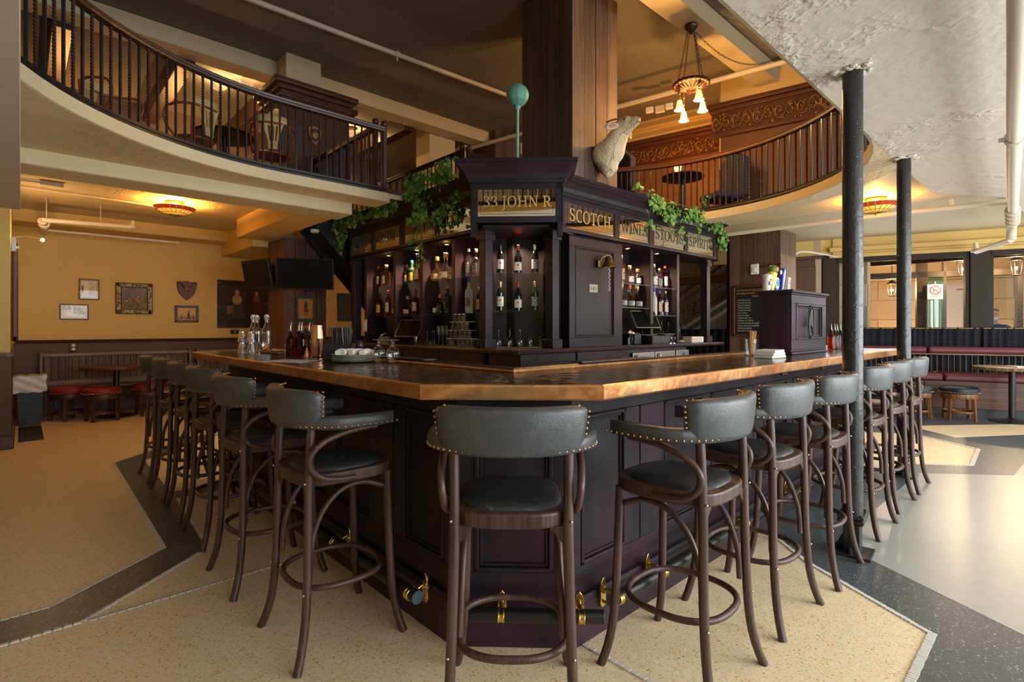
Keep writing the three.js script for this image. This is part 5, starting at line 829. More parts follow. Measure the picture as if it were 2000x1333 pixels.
{ // brass bell and pinned note on the door panel
  let t = thing('brass_bell', 'brass ship bell with a white rope on the back bar panel', 'bell', [4.9, 2.0, -3.63]);
  mesh('bell', lathe([[0.012, 0.11], [0.03, 0.108], [0.045, 0.09], [0.052, 0.05], [0.062, 0.015], [0.083, -0.012], [0.085, -0.018], [0.078, -0.016], [0.05, 0.03], [0.02, 0.08]], 28), M.bronze, t); mesh('crown', [lathe([[0, 0.105], [0.012, 0.108], [0.01, 0.12], [0.014, 0.128], [0, 0.14]], 14)], M.bronze, t);
  mesh('bracket', [rspan(-0.14, -0.08, -0.02, 0.06, -0.065, -0.04, 0.004), tube([[-0.11, 0.04, -0.04], [-0.1, 0.09, -0.02], [-0.05, 0.115, 0], [0, 0.125, 0]], 0.008, 12, 8)], M.bronze, t);
  const tw = []; for (let i = 0; i <= 40; i++) tw.push([0.006 * Math.cos(i * 0.9), -0.005 - i * 0.0068, 0.006 * Math.sin(i * 0.9)]); mesh('rope', [tube(tw, 0.007, 80, 6), ball(0.013, 0, -0.275, 0, 8, 6)], std({ color: rgb(0.55, 0.5, 0.42), roughness: 0.9 }), t);
  t = thing('pinned_note', 'small pale banknote-like card pinned under the bell', 'card', [4.72, 1.74, -3.712]); mesh('card', rspan(-0.075, 0.075, -0.045, 0.045, 0, 0.002, 0.0008), std({ color: rgb(0.45, 0.43, 0.32), roughness: 0.8 }), t); mesh('print', [box(0.022, 0.035, 0.001, -0.045, 0, 0.002), new THREE.CylinderGeometry(0.022, 0.022, 0.001, 16).rotateX(PI / 2).translate(0.0, 0, 0.002), box(0.018, 0.035, 0.001, 0.048, 0, 0.002)], std({ color: rgb(0.2, 0.22, 0.14), roughness: 0.8 }), t);
}
// ---------------------------------------------------------------- left seating corner
function lathePad(r, y0, y1) { return lathe([[0, y0], [r - 0.01, y0], [r, y0 + 0.012], [r + 0.006, (y0 + y1) / 2], [r - 0.006, y1 - 0.02], [r - 0.05, y1 - 0.004], [r * 0.5, y1], [0, y1 + 0.002]], 32); }
function lowStool(label, x, z, turn, leatherMat, woodMat, nailMat, group) {
  const t = thing('low_stool', label, 'stool', [x, 0, z], turn, group);
  mesh('cushion', lathePad(0.22, 0.375, 0.475), leatherMat, t);
  mesh('apron', lathe([[0.19, 0.31], [0.205, 0.31], [0.205, 0.378], [0.19, 0.378], [0.19, 0.31]], 28), woodMat, t);
  for (let k = 0; k < 4; k++) { const a = PI / 4 + k * PI / 2; mesh('leg', [beamBetween([0.2 * Math.cos(a), 0, 0.2 * Math.sin(a)], [0.178 * Math.cos(a), 0.37, 0.178 * Math.sin(a)], 0.036, 0.036)], woodMat, t); }
  mesh('foot_ring', lathe([[0.165, 0.1], [0.19, 0.1], [0.19, 0.13], [0.165, 0.13], [0.165, 0.1]], 28), woodMat, t);
  const n = []; for (let i = 0; i < 64; i++) { const a = i / 64 * 2 * PI; n.push(new THREE.SphereGeometry(0.0055, 5, 4).translate(0.2235 * Math.cos(a), 0.392, 0.2235 * Math.sin(a))); }
  mesh('nail_trim', n, nailMat, t, { kind: 'stuff' });
  return t;
}
lowStool('red leather stool in front of the dark round table', 0.83, -9.28, 0.2, M.redLeather, M.mahogany, M.steelNail, 'red stools by the bench');
lowStool('red leather stool beside the bin, partly behind another stool', 0.5, -9.66, 0.5, M.redLeather, M.mahogany, M.steelNail, 'red stools by the bench');
lowStool('red leather stool at the right, partly hidden by bar stools', 1.42, -9.45, 0.1, M.redLeather, M.mahogany, M.steelNail, 'red stools by the bench');
function pedestalTable(label, x, z, r, top, woodMat) {
  const t = thing('pedestal_table', label, 'table', [x, 0, z]);
  mesh('table_top', lathe([[0, top - 0.045], [r - 0.012, top - 0.045], [r, top - 0.038], [r, top - 0.006], [r - 0.006, top], [0, top]], 48), woodMat, t);
  mesh('column', cyl(0.038, 0.038, top - 0.07, 0, (top - 0.05) / 2 + 0.01, 0, 20), M.blackPaint, t);
  mesh('base', lathe([[0, 0], [0.24, 0], [0.245, 0.008], [0.2, 0.022], [0.06, 0.035], [0.045, 0.06], [0, 0.06]], 32), M.blackPaint, t);
  mesh('spider', [box(0.5, 0.015, 0.05, 0, top - 0.052, 0), box(0.05, 0.015, 0.5, 0, top - 0.052, 0)], M.blackPaint, t);
}
pedestalTable('dark round pedestal table in front of the wooden bench', 1.03, -9.62, 0.42, 0.735, M.mahogany);
function bench(label, x0, x1, group) {
  const t = thing('wall_bench', label, 'bench', [0, 0, 0], 0, group);
  mesh('seat', rspan(x0, x1, 0.4, 0.44, -10.36, -9.96, 0.01), M.oak, t, { turn: true });
  mesh('top_rail', rspan(x0, x1, 0.86, 0.92, -10.33, -10.27, 0.01), M.oak, t, { turn: true });
  mesh('bottom_rail', rspan(x0, x1, 0.44, 0.52, -10.3, -10.26, 0.008), M.oak, t, { turn: true });
  reseed(71); const gp = std({ map: T.oak, color: rgb(0.62, 0.56, 0.52), roughness: 0.6 }), gp2 = std({ map: T.oak, color: rgb(0.5, 0.42, 0.38), roughness: 0.6 }), n = Math.round((x1 - x0) / 0.085);
  for (let i = 0; i < n; i++) { const a = x0 + 0.05 + i * (x1 - x0 - 0.1) / n, w = (x1 - x0 - 0.1) / n; const m = mesh('slat', rspan(a + 0.002, a + w - 0.002, 0.52, 0.86, -10.305 + rnd(-0.003, 0.003), -10.285, 0.003), rnd() < 0.5 ? gp : gp2, t); }
  for (const x of [x0 + 0.02, x1 - 0.02]) mesh('end_panel', [ext(poly([[-10.37, 0], [-10.33, 0], [-10.31, 0.38], [-9.98, 0.38], [-9.98, 0.0], [-9.94, 0], [-9.94, 0.43], [-10.2, 0.47], [-10.24, 0.94], [-10.36, 0.94]]), 0.03).rotateY(-PI / 2).translate(x + 0.015, 0, 0)], M.mahogany, t);
  mesh('kick_board', rspan(x0 + 0.05, x1 - 0.05, 0.0, 0.4, -10.3, -10.27, 0.004), M.mahogany, t, { turn: true });
}
bench('long slatted wooden bench against the yellow wall', 0.2, 2.12, 'benches along the back wall'); bench('second wooden bench, mostly hidden behind the bar', 2.2, 4.2, 'benches along the back wall');
{
  let t = thing('trash_bin', 'slim black bin with a white liner in the corner by the bench', 'bin', [0.09, 0, -9.6]);
  mesh('body', [ext(poly([[-0.1, 0], [0.1, 0], [0.13, 0.5], [-0.13, 0.5]]), 0.3).translate(0, 0, -0.15)], M.plastic, t);
  const lg = new THREE.BoxGeometry(0.33, 0.22, 0.37, 10, 7, 10), p = lg.attributes.position; reseed(81); for (let i = 0; i < p.count; i++) p.setXYZ(i, p.getX(i) * (1 + 0.06 * Math.sin(p.getY(i) * 40 + p.getZ(i) * 23)), p.getY(i) + 0.008 * Math.sin(p.getX(i) * 50), p.getZ(i) + 0.01 * Math.sin(p.getY(i) * 55 + p.getX(i) * 31)); lg.computeVertexNormals();
  mesh('liner', lg.translate(0, 0.55, 0), std({ color: rgb(0.62, 0.6, 0.55), roughness: 0.35 }), t);
  solo('floor_mat', rspan(-0.11, 0.11, 0, 0.008, -0.6, 0.6, 0.003), M.plastic, 'dark mat on the floor before the bin', 'mat', [0.09, 0.001, -8.75]);
  t = thing('wall_outlet', 'dark wall outlet box with cream sockets above the bench', 'outlet', [0.586, 1.0, -10.39]); mesh('box', rbox(0.1, 0.12, 0.05, 0.008, 0, 0, 0.02), M.wainscot, t); mesh('socket', [cyl(0.022, 0.022, 0.01, 0, 0, 0, 14).rotateX(PI / 2).translate(0, 0.028, 0.046), cyl(0.022, 0.022, 0.01, 0, 0, 0, 14).rotateX(PI / 2).translate(0, -0.028, 0.046)], M.paper, t); mesh('conduit', bar([-0.02, -0.06, 0.02], [-0.02, -0.15, 0.02], 0.01, 8), M.wainscot, t);
  t = thing('wall_switch', 'small black panel below the large dark painting', 'panel', [2.83, 1.22, -10.395]); mesh('plate', rbox(0.14, 0.07, 0.02, 0.004, 0, 0, 0.01), M.plastic, t); mesh('light', box(0.02, 0.02, 0.002, 0, 0, 0.021), M.whitePlastic, t);
  t = thing('alarm_strobe', 'white fire alarm strobe on the left wall edge', 'alarm', [-0.075, 2.2, -7.86], PI / 2); mesh('housing', rbox(0.1, 0.15, 0.04, 0.01, 0, 0, 0.02), M.whitePlastic, t); mesh('lens', rbox(0.04, 0.03, 0.04, 0.01, 0, -0.03, 0.05), M.china, t);
}
// framed pictures
function picture(label, w, h, frameW, depth, frameMat, pos, turn, draw, opt = {}) {
  const t = thing('framed_picture', label, 'picture', pos, turn);
  const W2 = w / 2, H2 = h / 2, f = frameW;
  mesh('frame', [rspan(-W2, W2, H2 - f, H2, 0, depth, depth * 0.3), rspan(-W2, W2, -H2, -H2 + f, 0, depth, depth * 0.3), rspan(-W2, -W2 + f, -H2, H2, 0, depth, depth * 0.3), rspan(W2 - f, W2, -H2, H2, 0, depth, depth * 0.3)], frameMat, t);
  const tx = canvasTex(256, Math.round(256 * h / w), draw); tx.wrapS = tx.wrapT = THREE.ClampToEdgeWrapping;
  mesh('artwork', new THREE.PlaneGeometry(w - 1.6 * f, h - 1.6 * f).translate(0, 0, depth * 0.45), std({ map: tx, roughness: 0.6 }), t, { keep: true });
  if (opt.glass) mesh('glazing', new THREE.PlaneGeometry(w - 1.8 * f, h - 1.8 * f).translate(0, 0, depth * 0.7), M.glass, t);
  if (opt.ornate) { const g = []; reseed(90); for (let i = 0; i < 90; i++) { const s = i % 4, u = rnd(-1, 1), c = rnd(0.15, 0.85) * f; const [x, y] = s === 0 ? [u * W2, H2 - c] : s === 1 ? [u * W2, -H2 + c] : s === 2 ? [-W2 + c, u * H2] : [W2 - c, u * H2]; g.push(new THREE.SphereGeometry(0.012, 6, 4).scale(rnd(0.6, 1.6), rnd(0.6, 1.6), 0.6).translate(x, y, depth)); } mesh('carving', g, frameMat, t, { kind: 'stuff' }); }
  return t;
}
const blot = (c, n, cols, w, h, r0, r1) => { for (let i = 0; i < n; i++) { c.fillStyle = cols[Math.floor(rnd(0, cols.length))]; c.beginPath(); c.ellipse(rnd(0, w), rnd(0, h), rnd(r0, r1), rnd(r0, r1) * 0.5, rnd(0, 3), 0, 7); c.fill(); } };
const gilt = std({ color: rgb(0.17, 0.1, 0.035), roughness: 0.4, metalness: 0.4 }), thinFrame = M.mahogany, WZ = -10.398;
picture('small upright etching in a thin brown frame, glazed', 0.25, 0.32, 0.015, 0.02, thinFrame, [0.775, 1.887, WZ], 0, (c, w, h) => { reseed(1); c.fillStyle = '#b9a06a'; c.fillRect(0, 0, w, h); c.fillStyle = '#e2d3a6'; c.fillRect(26, 26, w - 60, h - 52); c.fillStyle = '#8a7350'; for (let i = 0; i < 300; i++) c.fillRect(rnd(120, 205), rnd(40, h - 60), 2, rnd(4, 18)); c.fillStyle = '#6b4a35'; c.fillRect(30, 100, 20, 130); }, { glass: true });
picture('small wide landscape print in a thin brown frame, lower left', 0.34, 0.235, 0.014, 0.02, thinFrame, [0.597, 1.536, WZ], 0, (c, w, h) => { reseed(2); c.fillStyle = '#c2a36a'; c.fillRect(0, 0, w, h); c.fillStyle = '#e9dfb8'; c.fillRect(40, 20, w - 70, h - 50); blot(c, 40, ['#8c8a3c', '#a9a04a', '#6f6a35'], 100, 70, 6, 20); c.save(); c.translate(120, 30); blot(c, 60, ['#8f8f30', '#a8a443', '#777030'], 100, 80, 5, 18); c.restore(); c.fillStyle = '#4a4a30'; c.fillRect(150, 125, 40, 4); }, { glass: true });
picture('square pastoral painting in an ornate gilt frame', 0.49, 0.5, 0.075, 0.05, gilt, [1.345, 1.768, WZ], 0, (c, w, h) => { reseed(3); c.fillStyle = '#6b5c3a'; c.fillRect(0, 0, w, h); blot(c, 80, ['#5f5f58', '#6f6657', '#7d7058'], w, h * 0.45, 14, 46); c.save(); c.translate(0, h * 0.55); blot(c, 90, ['#6a5a24', '#7c6a2c', '#58501f'], w, h * 0.45, 14, 40); c.restore(); c.save(); c.translate(40, h * 0.42); blot(c, 60, ['#a5764c', '#8a5a4a', '#c09a70', '#5a4a48', '#4b4458'], w - 80, 60, 4, 16); c.restore(); }, { ornate: true });
picture('sailing junks picture in a dark frame with pale corners', 0.35, 0.285, 0.036, 0.03, M.mahogany, [2.08, 1.53, WZ], 0, (c, w, h) => { c.fillStyle = '#b88a4a'; c.fillRect(0, 0, w, h); c.fillStyle = '#d5b06a'; c.fillRect(10, 10, w - 20, h * 0.6); c.fillStyle = '#3a2a1a'; for (const [x, s] of [[150, 1], [60, 0.45], [215, 0.5]]) { c.beginPath(); c.moveTo(x - 30 * s, h * 0.78); c.lineTo(x + 34 * s, h * 0.74); c.lineTo(x + 24 * s, h * 0.86); c.lineTo(x - 24 * s, h * 0.86); c.fill(); c.beginPath(); c.moveTo(x - 16 * s, h * 0.72); c.lineTo(x, h * (0.72 - 0.5 * s)); c.lineTo(x + 22 * s, h * 0.72); c.fill(); } });
picture('large dark unframed genre painting with two pale figures', 0.9, 0.86, 0.004, 0.012, M.ink, [3.0, 1.72, WZ], 0, (c, w, h) => { reseed(5); c.fillStyle = '#1d130c'; c.fillRect(0, 0, w, h); blot(c, 90, ['#241710', '#2e1d12', '#18100a', '#332414'], w, h, 20, 60); const fig = (x, y, s, dress, top) => { c.fillStyle = dress; c.beginPath(); c.moveTo(x - 22 * s, y + 130 * s); c.quadraticCurveTo(x - 26 * s, y + 50 * s, x - 10 * s, y + 20 * s); c.lineTo(x + 12 * s, y + 20 * s); c.quadraticCurveTo(x + 34 * s, y + 60 * s, x + 40 * s, y + 130 * s); c.fill(); c.fillStyle = top; c.beginPath(); c.ellipse(x, y + 36 * s, 22 * s, 24 * s, 0, 0, 7); c.fill(); c.fillStyle = '#a98a5c'; c.beginPath(); c.ellipse(x, y, 11 * s, 14 * s, 0, 0, 7); c.fill(); }; fig(92, 60, 1.05, '#3a3024', '#9a8a4c'); fig(188, 62, 0.8, '#5a2418', '#6b5a36'); c.fillStyle = '#4a3a22'; c.fillRect(215, 110, 41, 8); blot(c, 12, ['#4b4030'], 60, h, 4, 12); c.fillStyle = '#7a4a22'; c.fillRect(44, 130, 30, 40); });
picture('green-framed piper print on the plank column', 0.28, 0.36, 0.03, 0.02, std({ color: rgb(0.035, 0.06, 0.03), roughness: 0.5 }), [3.17, 1.585, -8.005], 0, (c, w, h) => { reseed(6); c.fillStyle = '#b06f1e'; c.fillRect(0, 0, w, h); c.fillStyle = '#3a2a24'; c.beginPath(); c.ellipse(130, 120, 32, 55, 0.2, 0, 7); c.fill(); c.fillStyle = '#7a1d18'; c.beginPath(); c.moveTo(100, 150); c.lineTo(165, 150); c.lineTo(180, 220); c.lineTo(90, 220); c.fill(); c.fillStyle = '#3a2a24'; c.fillRect(105, 215, 14, 60); c.fillRect(145, 215, 14, 60); c.beginPath(); c.ellipse(125, 62, 14, 18, 0, 0, 7); c.fill(); c.fillRect(150, 30, 6, 60); blot(c, 10, ['#8a5a24'], w, 60, 5, 20); });
picture('red-framed print with a dark green figure on the plank column', 0.28, 0.36, 0.03, 0.02, std({ color: rgb(0.2, 0.02, 0.012), roughness: 0.5 }), [3.17, 1.17, -8.005], 0, (c, w, h) => { c.fillStyle = '#b5731f'; c.fillRect(0, 0, w, h); c.fillStyle = '#233018'; c.beginPath(); c.ellipse(130, 150, 60, 90, 0, 0, 7); c.fill(); c.beginPath(); c.ellipse(130, 60, 26, 30, 0, 0, 7); c.fill(); c.fillRect(90, 210, 26, 90); c.fillRect(145, 210, 26, 90); });
picture('dark framed picture on the pale wall behind the stair', 0.34, 0.58, 0.04, 0.03, M.ink, [4.95, 1.72, WZ], 0, (c, w, h) => { reseed(8); c.fillStyle = '#26221e'; c.fillRect(0, 0, w, h); blot(c, 40, ['#3a342c', '#1a1714', '#4b443a'], w, h, 10, 40); });
{
  const t = picture('tall picture in a reddish frame on the left wall under a picture light', 0.72, 1.12, 0.07, 0.05, M.mahogany, [-0.07, 1.7, -8.5], PI / 2, (c, w, h) => { reseed(9); c.fillStyle = '#3a1f12'; c.fillRect(0, 0, w, h); blot(c, 60, ['#5a2a18', '#2a1810', '#6a4020'], w, h, 10, 50); });
  const l = thing('picture_light', 'small brass picture light glowing over the left wall picture', 'lamp', [-0.06, 2.33, -8.3], PI / 2);
  mesh('arm', tube([[0, 0, 0], [0, 0.02, 0.1], [0, 0.015, 0.22]], 0.007, 10, 6), M.brass, l); mesh('bulb', ball(0.022, 0, 0.0, 0.25, 10, 8), std({ color: rgb(1, 0.8, 0.5), emissive: rgb(1, 0.55, 0.18), emissiveIntensity: 6 }), l);
  const p = new THREE.PointLight(rgb(1, 0.6, 0.25), 1.2); p.position.set(0.19, 2.33, -8.3); p.castShadow = true; scene.add(p);
}
{ // horn shield
  const t = thing('trophy_shield', 'wooden shield with small curled horns on the yellow wall', 'trophy', [2.08, 1.935, WZ]);
  const s = new THREE.Shape(); s.moveTo(-0.14, 0.14); s.quadraticCurveTo(-0.07, 0.13, 0, 0.155); s.quadraticCurveTo(0.07, 0.13, 0.14, 0.14); s.bezierCurveTo(0.15, 0.0, 0.1, -0.1, 0, -0.16); s.bezierCurveTo(-0.1, -0.1, -0.15, 0.0, -0.14, 0.14);
  mesh('shield', ext(s, 0.02, 0.006), std({ map: T.oak, color: rgb(0.7, 0.42, 0.3), roughness: 0.5 }), t);
  mesh('mount', new THREE.SphereGeometry(0.05, 14, 10).scale(1, 0.9, 0.6).translate(0, 0.02, 0.04), std({ color: rgb(0.3, 0.1, 0.04), roughness: 0.7 }), t);
  for (const q of [-1, 1]) mesh('horn', tube([[q * 0.025, 0.03, 0.05], [q * 0.06, 0.07, 0.06], [q * 0.085, 0.12, 0.06], [q * 0.12, 0.14, 0.05], [q * 0.15, 0.1, 0.05]], 0.009, 18, 7), std({ color: rgb(0.07, 0.035, 0.018), roughness: 0.4 }), t);
}
// televisions on the plank column
function television(label, w, h, pos, ry, rx) {
  const t = thing('television', label, 'television', pos, ry); const s = mesh('panel', rbox(w, h, 0.05, 0.008, 0, 0, 0.09), M.plastic, t); s.rotation.x = rx; const d = mesh('display', box(w - 0.03, h - 0.03, 0.002, 0, 0, 0.1155), M.screen, s);
  mesh('wall_arm', [rbox(0.2, 0.3, 0.03, 0.005, 0, 0, -0.1), bar([0, 0.03, -0.1], [0, 0.03, 0.08], 0.025, 8), bar([0, -0.06, -0.1], [0, -0.06, 0.08], 0.02, 8)], M.plastic, t);
}
television('black flat television on the front of the plank column', 0.8, 0.46, [3.13, 2.1, -7.86], -0.55, 0.08);
television('tilted television on the left side of the plank column, seen edge-on', 0.72, 0.44, [2.72, 2.13, -8.5], -1.35, 0.2);
// pipes under the lower ceiling
{
  let t = thing('sprinkler_pipe', 'cream sprinkler pipe with hangers under the left ceiling', 'pipe'); mesh('pipe', [tube([[0.19, 2.65, -8.84], [0.7, 2.67, -8.87], [1.13, 2.69, -8.92]], 0.03, 8, 12), ball(0.038, 1.13, 2.7, -8.92), tube([[1.13, 2.7, -8.92], [1.14, 2.78, -8.92]], 0.022, 4, 10)], M.pipe, t); mesh('coupling', [new THREE.TorusGeometry(0.05, 0.012, 6, 18).rotateY(0.3).translate(0.22, 2.63, -8.95), new THREE.TorusGeometry(0.05, 0.012, 6, 18).translate(0.22, 2.63, -9.05), rbox(0.14, 0.03, 0.04, 0.006, 0.22, 2.66, -9.0)], M.pipe, t); mesh('drop_pipe', tube([[0.2, 2.64, -8.88], [0.22, 2.63, -9.3], [0.24, 2.62, -9.75]], 0.045, 8, 14), M.pipe, t); mesh('hanger_rod', [bar([0.78, 2.67, -8.87], [0.78, 2.945, -8.87], 0.005, 6), bar([0.24, 2.66, -8.85], [0.24, 2.945, -8.85], 0.005, 6)], M.pipe, t);
  t = thing('sprinkler_pipe', 'thin cream pipe running close to the yellow back wall', 'pipe'); mesh('pipe', [tube([[0.25, 2.66, -9.8], [1.0, 2.66, -9.82], [1.85, 2.66, -9.84]], 0.02, 8, 10), ball(0.028, 1.85, 2.66, -9.84)], M.pipe, t); mesh('sprinkler_head', [cyl(0.006, 0.01, 0.05, 1.85, 2.71, -9.84, 8), cyl(0.014, 0.014, 0.004, 1.85, 2.735, -9.84, 10)], M.bronze, t);
  t = thing('ceiling_conduit', 'thin cream conduit with a junction box on the left ceiling', 'conduit'); mesh('conduit', [bar([-0.05, 2.925, -8.28], [1.35, 2.925, -8.4], 0.012, 8), bar([-0.05, 2.925, -7.95], [0.2, 2.925, -7.9], 0.012, 8)], M.pipe, t); mesh('junction_box', rbox(0.2, 0.05, 0.07, 0.006, 0.26, 2.915, -7.88), M.pipe, t);
  solo('smoke_detector', lathe([[0, 0.0], [0.05, 0.0], [0.06, 0.02], [0.06, 0.045], [0, 0.045]], 20), M.whitePlastic, 'white smoke detector under the beam near the plank column', 'smoke detector', [2.98, 2.615, -7.2]);
}
// flush leaded-glass ceiling lamps
function tiffany(label, x, y, z, power) {
  const t = thing('ceiling_lamp', label, 'lamp', [x, y, z], 0.2, 'leaded glass ceiling lamps');
  const prof = [[0.235, -0.075], [0.2, -0.115], [0.14, -0.15], [0.07, -0.17], [0, -0.174]];
  mesh('shade', lathe([...prof], 32), std({ color: rgb(0.9, 0.55, 0.15), emissive: rgb(1, 0.42, 0.05), emissiveIntensity: 0.95, roughness: 0.4 }), t);
  const red = std({ color: rgb(0.35, 0.02, 0.01), emissive: rgb(0.6, 0.05, 0.01), emissiveIntensity: 0.35, roughness: 0.3 });
  for (let k = 0; k < 20; k++) mesh('red_pane', new THREE.LatheGeometry([[0.236, -0.074], [0.222, -0.092], [0.199, -0.117]].map((p) => new THREE.Vector2(p[0] + 0.002, p[1] - 0.001)), 1, k * PI / 10 + 0.02, PI / 10 - 0.04), red, t);
  const lead = []; for (let k = 0; k < 20; k++) { const a = k * PI / 10; lead.push(tube(prof.map(([r, yy]) => [(r + 0.002) * Math.sin(a), yy - 0.002, (r + 0.002) * Math.cos(a)]), 0.003, 10, 5)); } for (const [r, yy] of prof.slice(0, 4)) lead.push(new THREE.TorusGeometry(r + 0.002, 0.0035, 5, 36).rotateX(PI / 2).translate(0, yy - 0.002, 0));
  mesh('leading', lead, M.bronze, t); mesh('canopy', [lathe([[0, 0], [0.11, 0], [0.11, -0.02], [0.08, -0.035], [0, -0.04]], 24), bar([0, -0.03, 0], [0, -0.19, 0], 0.006, 6), ball(0.012, 0, -0.19, 0, 8, 6)], M.bronze, t);
  const p = new THREE.PointLight(rgb(1, 0.46, 0.09), power); p.position.set(x, y - 0.115, z); p.castShadow = true; p.shadow.radius = 3; scene.add(p);
}
tiffany('glowing leaded amber ceiling lamp over the bench corner', 1.48, 2.945, -8.06, 10);
tiffany('glowing leaded amber ceiling lamp on the right behind the iron poles', 7.4, 2.83, -1.62, 8);
tiffany('leaded amber ceiling lamp near the far left end of the back bar', 5.6, 2.945, -8.6, 9);
// ---------------------------------------------------------------- right: window bays, banquette, street beyond
const WX = 10.76, WZ0 = -1.72, WA = Math.atan2(-0.941, 0.338);   // local x runs along the glass, local z points into the room
const inWall = (o) => { o.position.set(WX, 0, WZ0); o.rotation.y = WA; return o; };
const bronzeFrame = phys({ color: rgb(0.028, 0.019, 0.014), roughness: 0.6, specularIntensity: 0.5 });
{
  const w = inWall(struct('wall_window'));
  mesh('plaster_head', [span(-1.25, 6.6, 2.56, 2.9, -0.12, 0.02), rspan(-1.3, 6.6, 2.6, 2.68, 0.02, 0.1, 0.01), rspan(-1.3, 6.6, 2.5, 2.56, 0.02, 0.06, 0.008)], M.cream, w);
  mesh('sill_wall', span(-1.25, 6.6, 0, 0.95, -0.15, 0), M.wainscot, w);
  [[-1.2, 0.6], [0.84, 3.0], [3.2, 4.9]].forEach(([a, b], i) => {
    const n = inWall(struct('window_' + (i + 1)));
    mesh('frame', [rspan(a, b, 2.42, 2.52, -0.1, 0.03, 0.006), rspan(a, b, 0.95, 1.0, -0.1, 0.03, 0.006), rspan(a, a + 0.05, 0.95, 2.5, -0.1, 0.03, 0.006), rspan(b - 0.05, b, 0.95, 2.5, -0.1, 0.03, 0.006)], bronzeFrame, n);
    mesh('pane', span(a + 0.05, b - 0.05, 1.0, 2.42, -0.035, -0.03), M.pane, n);
  });
  structMesh('trim_16', rspan(0.6, 0.84, 0, 2.52, -0.12, 0.06, 0.008), bronzeFrame); inWall(scene.getObjectByName('trim_16'));
  structMesh('trim_17', rspan(3.0, 3.2, 0, 2.52, -0.12, 0.06, 0.008), bronzeFrame); inWall(scene.getObjectByName('trim_17'));
  // mahogany door leaf and its dark post left of the glass
  const d = inWall(struct('door_1'));
  mesh('leaf', rspan(-2.02, -1.4, 0, 2.5, -0.05, 0.0, 0.006), M.mahogany, d); mesh('raised_panel', rspan(-1.93, -1.5, 1.0, 2.38, -0.01, 0.014, 0.008), M.mahogany, d); mesh('raised_panel', rspan(-1.93, -1.5, 0.15, 0.85, -0.01, 0.014, 0.008), M.mahogany, d);
  mesh('post', rspan(-1.4, -1.2, 0, 2.54, -0.1, 0.05, 0.006), bronzeFrame, d); mesh('head', rspan(-2.05, -1.2, 2.5, 2.56, -0.06, 0.03, 0.006), M.mahogany, d);
  mesh('wall_fill', span(-3.2, -1.2, 2.5, 2.9, -0.1, -0.01), M.cream, w);
}
{ // pleated dark plaid half curtains on a rod
  const plaid = canvasTex(256, 256, (c, w, h) => { c.fillStyle = '#0a0f18'; c.fillRect(0, 0, w, h); c.fillStyle = 'rgba(60,70,95,0.45)'; for (const x of [30, 150]) c.fillRect(x, 0, 6, h); for (const y of [40, 168]) c.fillRect(0, y, w, 5); c.fillStyle = 'rgba(120,115,110,0.35)'; c.fillRect(92, 0, 3, h); c.fillRect(0, 104, w, 3); c.fillStyle = 'rgba(70,30,35,0.4)'; c.fillRect(210, 0, 10, h); }, 0.3);
  const cm = std({ map: plaid, roughness: 0.95 });
  const curtain = (a, b, label) => {
    const t = inWall(thing('cafe_curtain', label, 'curtain', [0, 0, 0], 0, 'plaid half curtains'));
    const n = Math.round((b - a) / 0.02), g = new THREE.PlaneGeometry(b - a, 1.0, n, 8).translate((a + b) / 2, 0.8, 0.13), p = g.attributes.position;
    for (let i = 0; i < p.count; i++) { const x = p.getX(i), y = p.getY(i), k = 0.6 + 0.4 * (1.3 - y); p.setZ(i, 0.13 + k * (0.016 * Math.sin(x * 72 + 3 * Math.sin(x * 5)) + 0.009 * Math.sin(x * 31))); p.setY(i, y + (y > 1.28 ? 0.004 * Math.sin(x * 150) : 0)); }
    g.computeVertexNormals(); mesh('fabric', g, cm, t); mesh('rod', bar([a, 1.285, 0.13], [b, 1.285, 0.13], 0.009, 8), M.bronze, t);
  };
  curtain(-1.25, 0.68, 'dark plaid half curtain behind the two iron poles'); curtain(0.74, 3.1, 'dark plaid half curtain at the right edge'); curtain(3.15, 4.9, 'dark plaid half curtain beyond the right edge of view');
}
{ // banquette
  const t = inWall(thing('banquette', 'wine-red banquette with spindle back under the windows', 'banquette'));
  const cuts = [-1.2, 0.02, 1.55, 3.1, 4.7];
  for (let i = 0; i < 4; i++) { mesh('back_roll', rspan(cuts[i] + 0.004, cuts[i + 1] - 0.004, 0.89, 1.0, 0.2, 0.3, 0.04), M.wineLeather, t); mesh('seat_cushion', rspan(cuts[i] + 0.004 + 0.1, cuts[i + 1] - 0.004 + 0.1, 0.5, 0.61, 0.22, 0.78, 0.035), M.wineLeather, t); }
  mesh('back_frame', [rspan(-1.2, 4.7, 0.87, 0.893, 0.2, 0.27, 0.004), rspan(-1.2, 4.7, 0.58, 0.61, 0.2, 0.27, 0.004)], M.oak, t, { turn: true });
  for (let x = -1.15; x < 4.7; x += 0.072) mesh('spindle', cyl(0.0045, 0.0045, 0.27, x, 0.74, 0.235, 6), M.oak, t);
  const brownPly = std({ map: T.oak, color: rgb(0.5, 0.3, 0.2), roughness: 0.5 }); for (let i = 0; i < 6; i++) mesh('base_panel', rspan(-1.1 + i, -0.105 + i, 0.1, 0.5, 0.24, 0.72, 0.006), brownPly, t, { turn: true }); mesh('plinth', span(-1.1, 4.7, 0, 0.1, 0.24, 0.66), M.blackPaint, t);
}
const honey = std({ map: T.oak, color: rgb(0.95, 0.62, 0.3), roughness: 0.45 });
lowStool('black leather stool with honey-coloured legs, nearest the right table', 9.7, -1.13, 0.35, M.blackLeather, honey, M.steelNail, 'black stools at the right');
lowStool('black leather stool half hidden behind the last right bar stools', 9.42, -1.6, 0.6, M.blackLeather, honey, M.steelNail, 'black stools at the right');
pedestalTable('dark round pedestal table at the right edge by the banquette', 9.95, -0.6, 0.42, 0.76, M.oak);
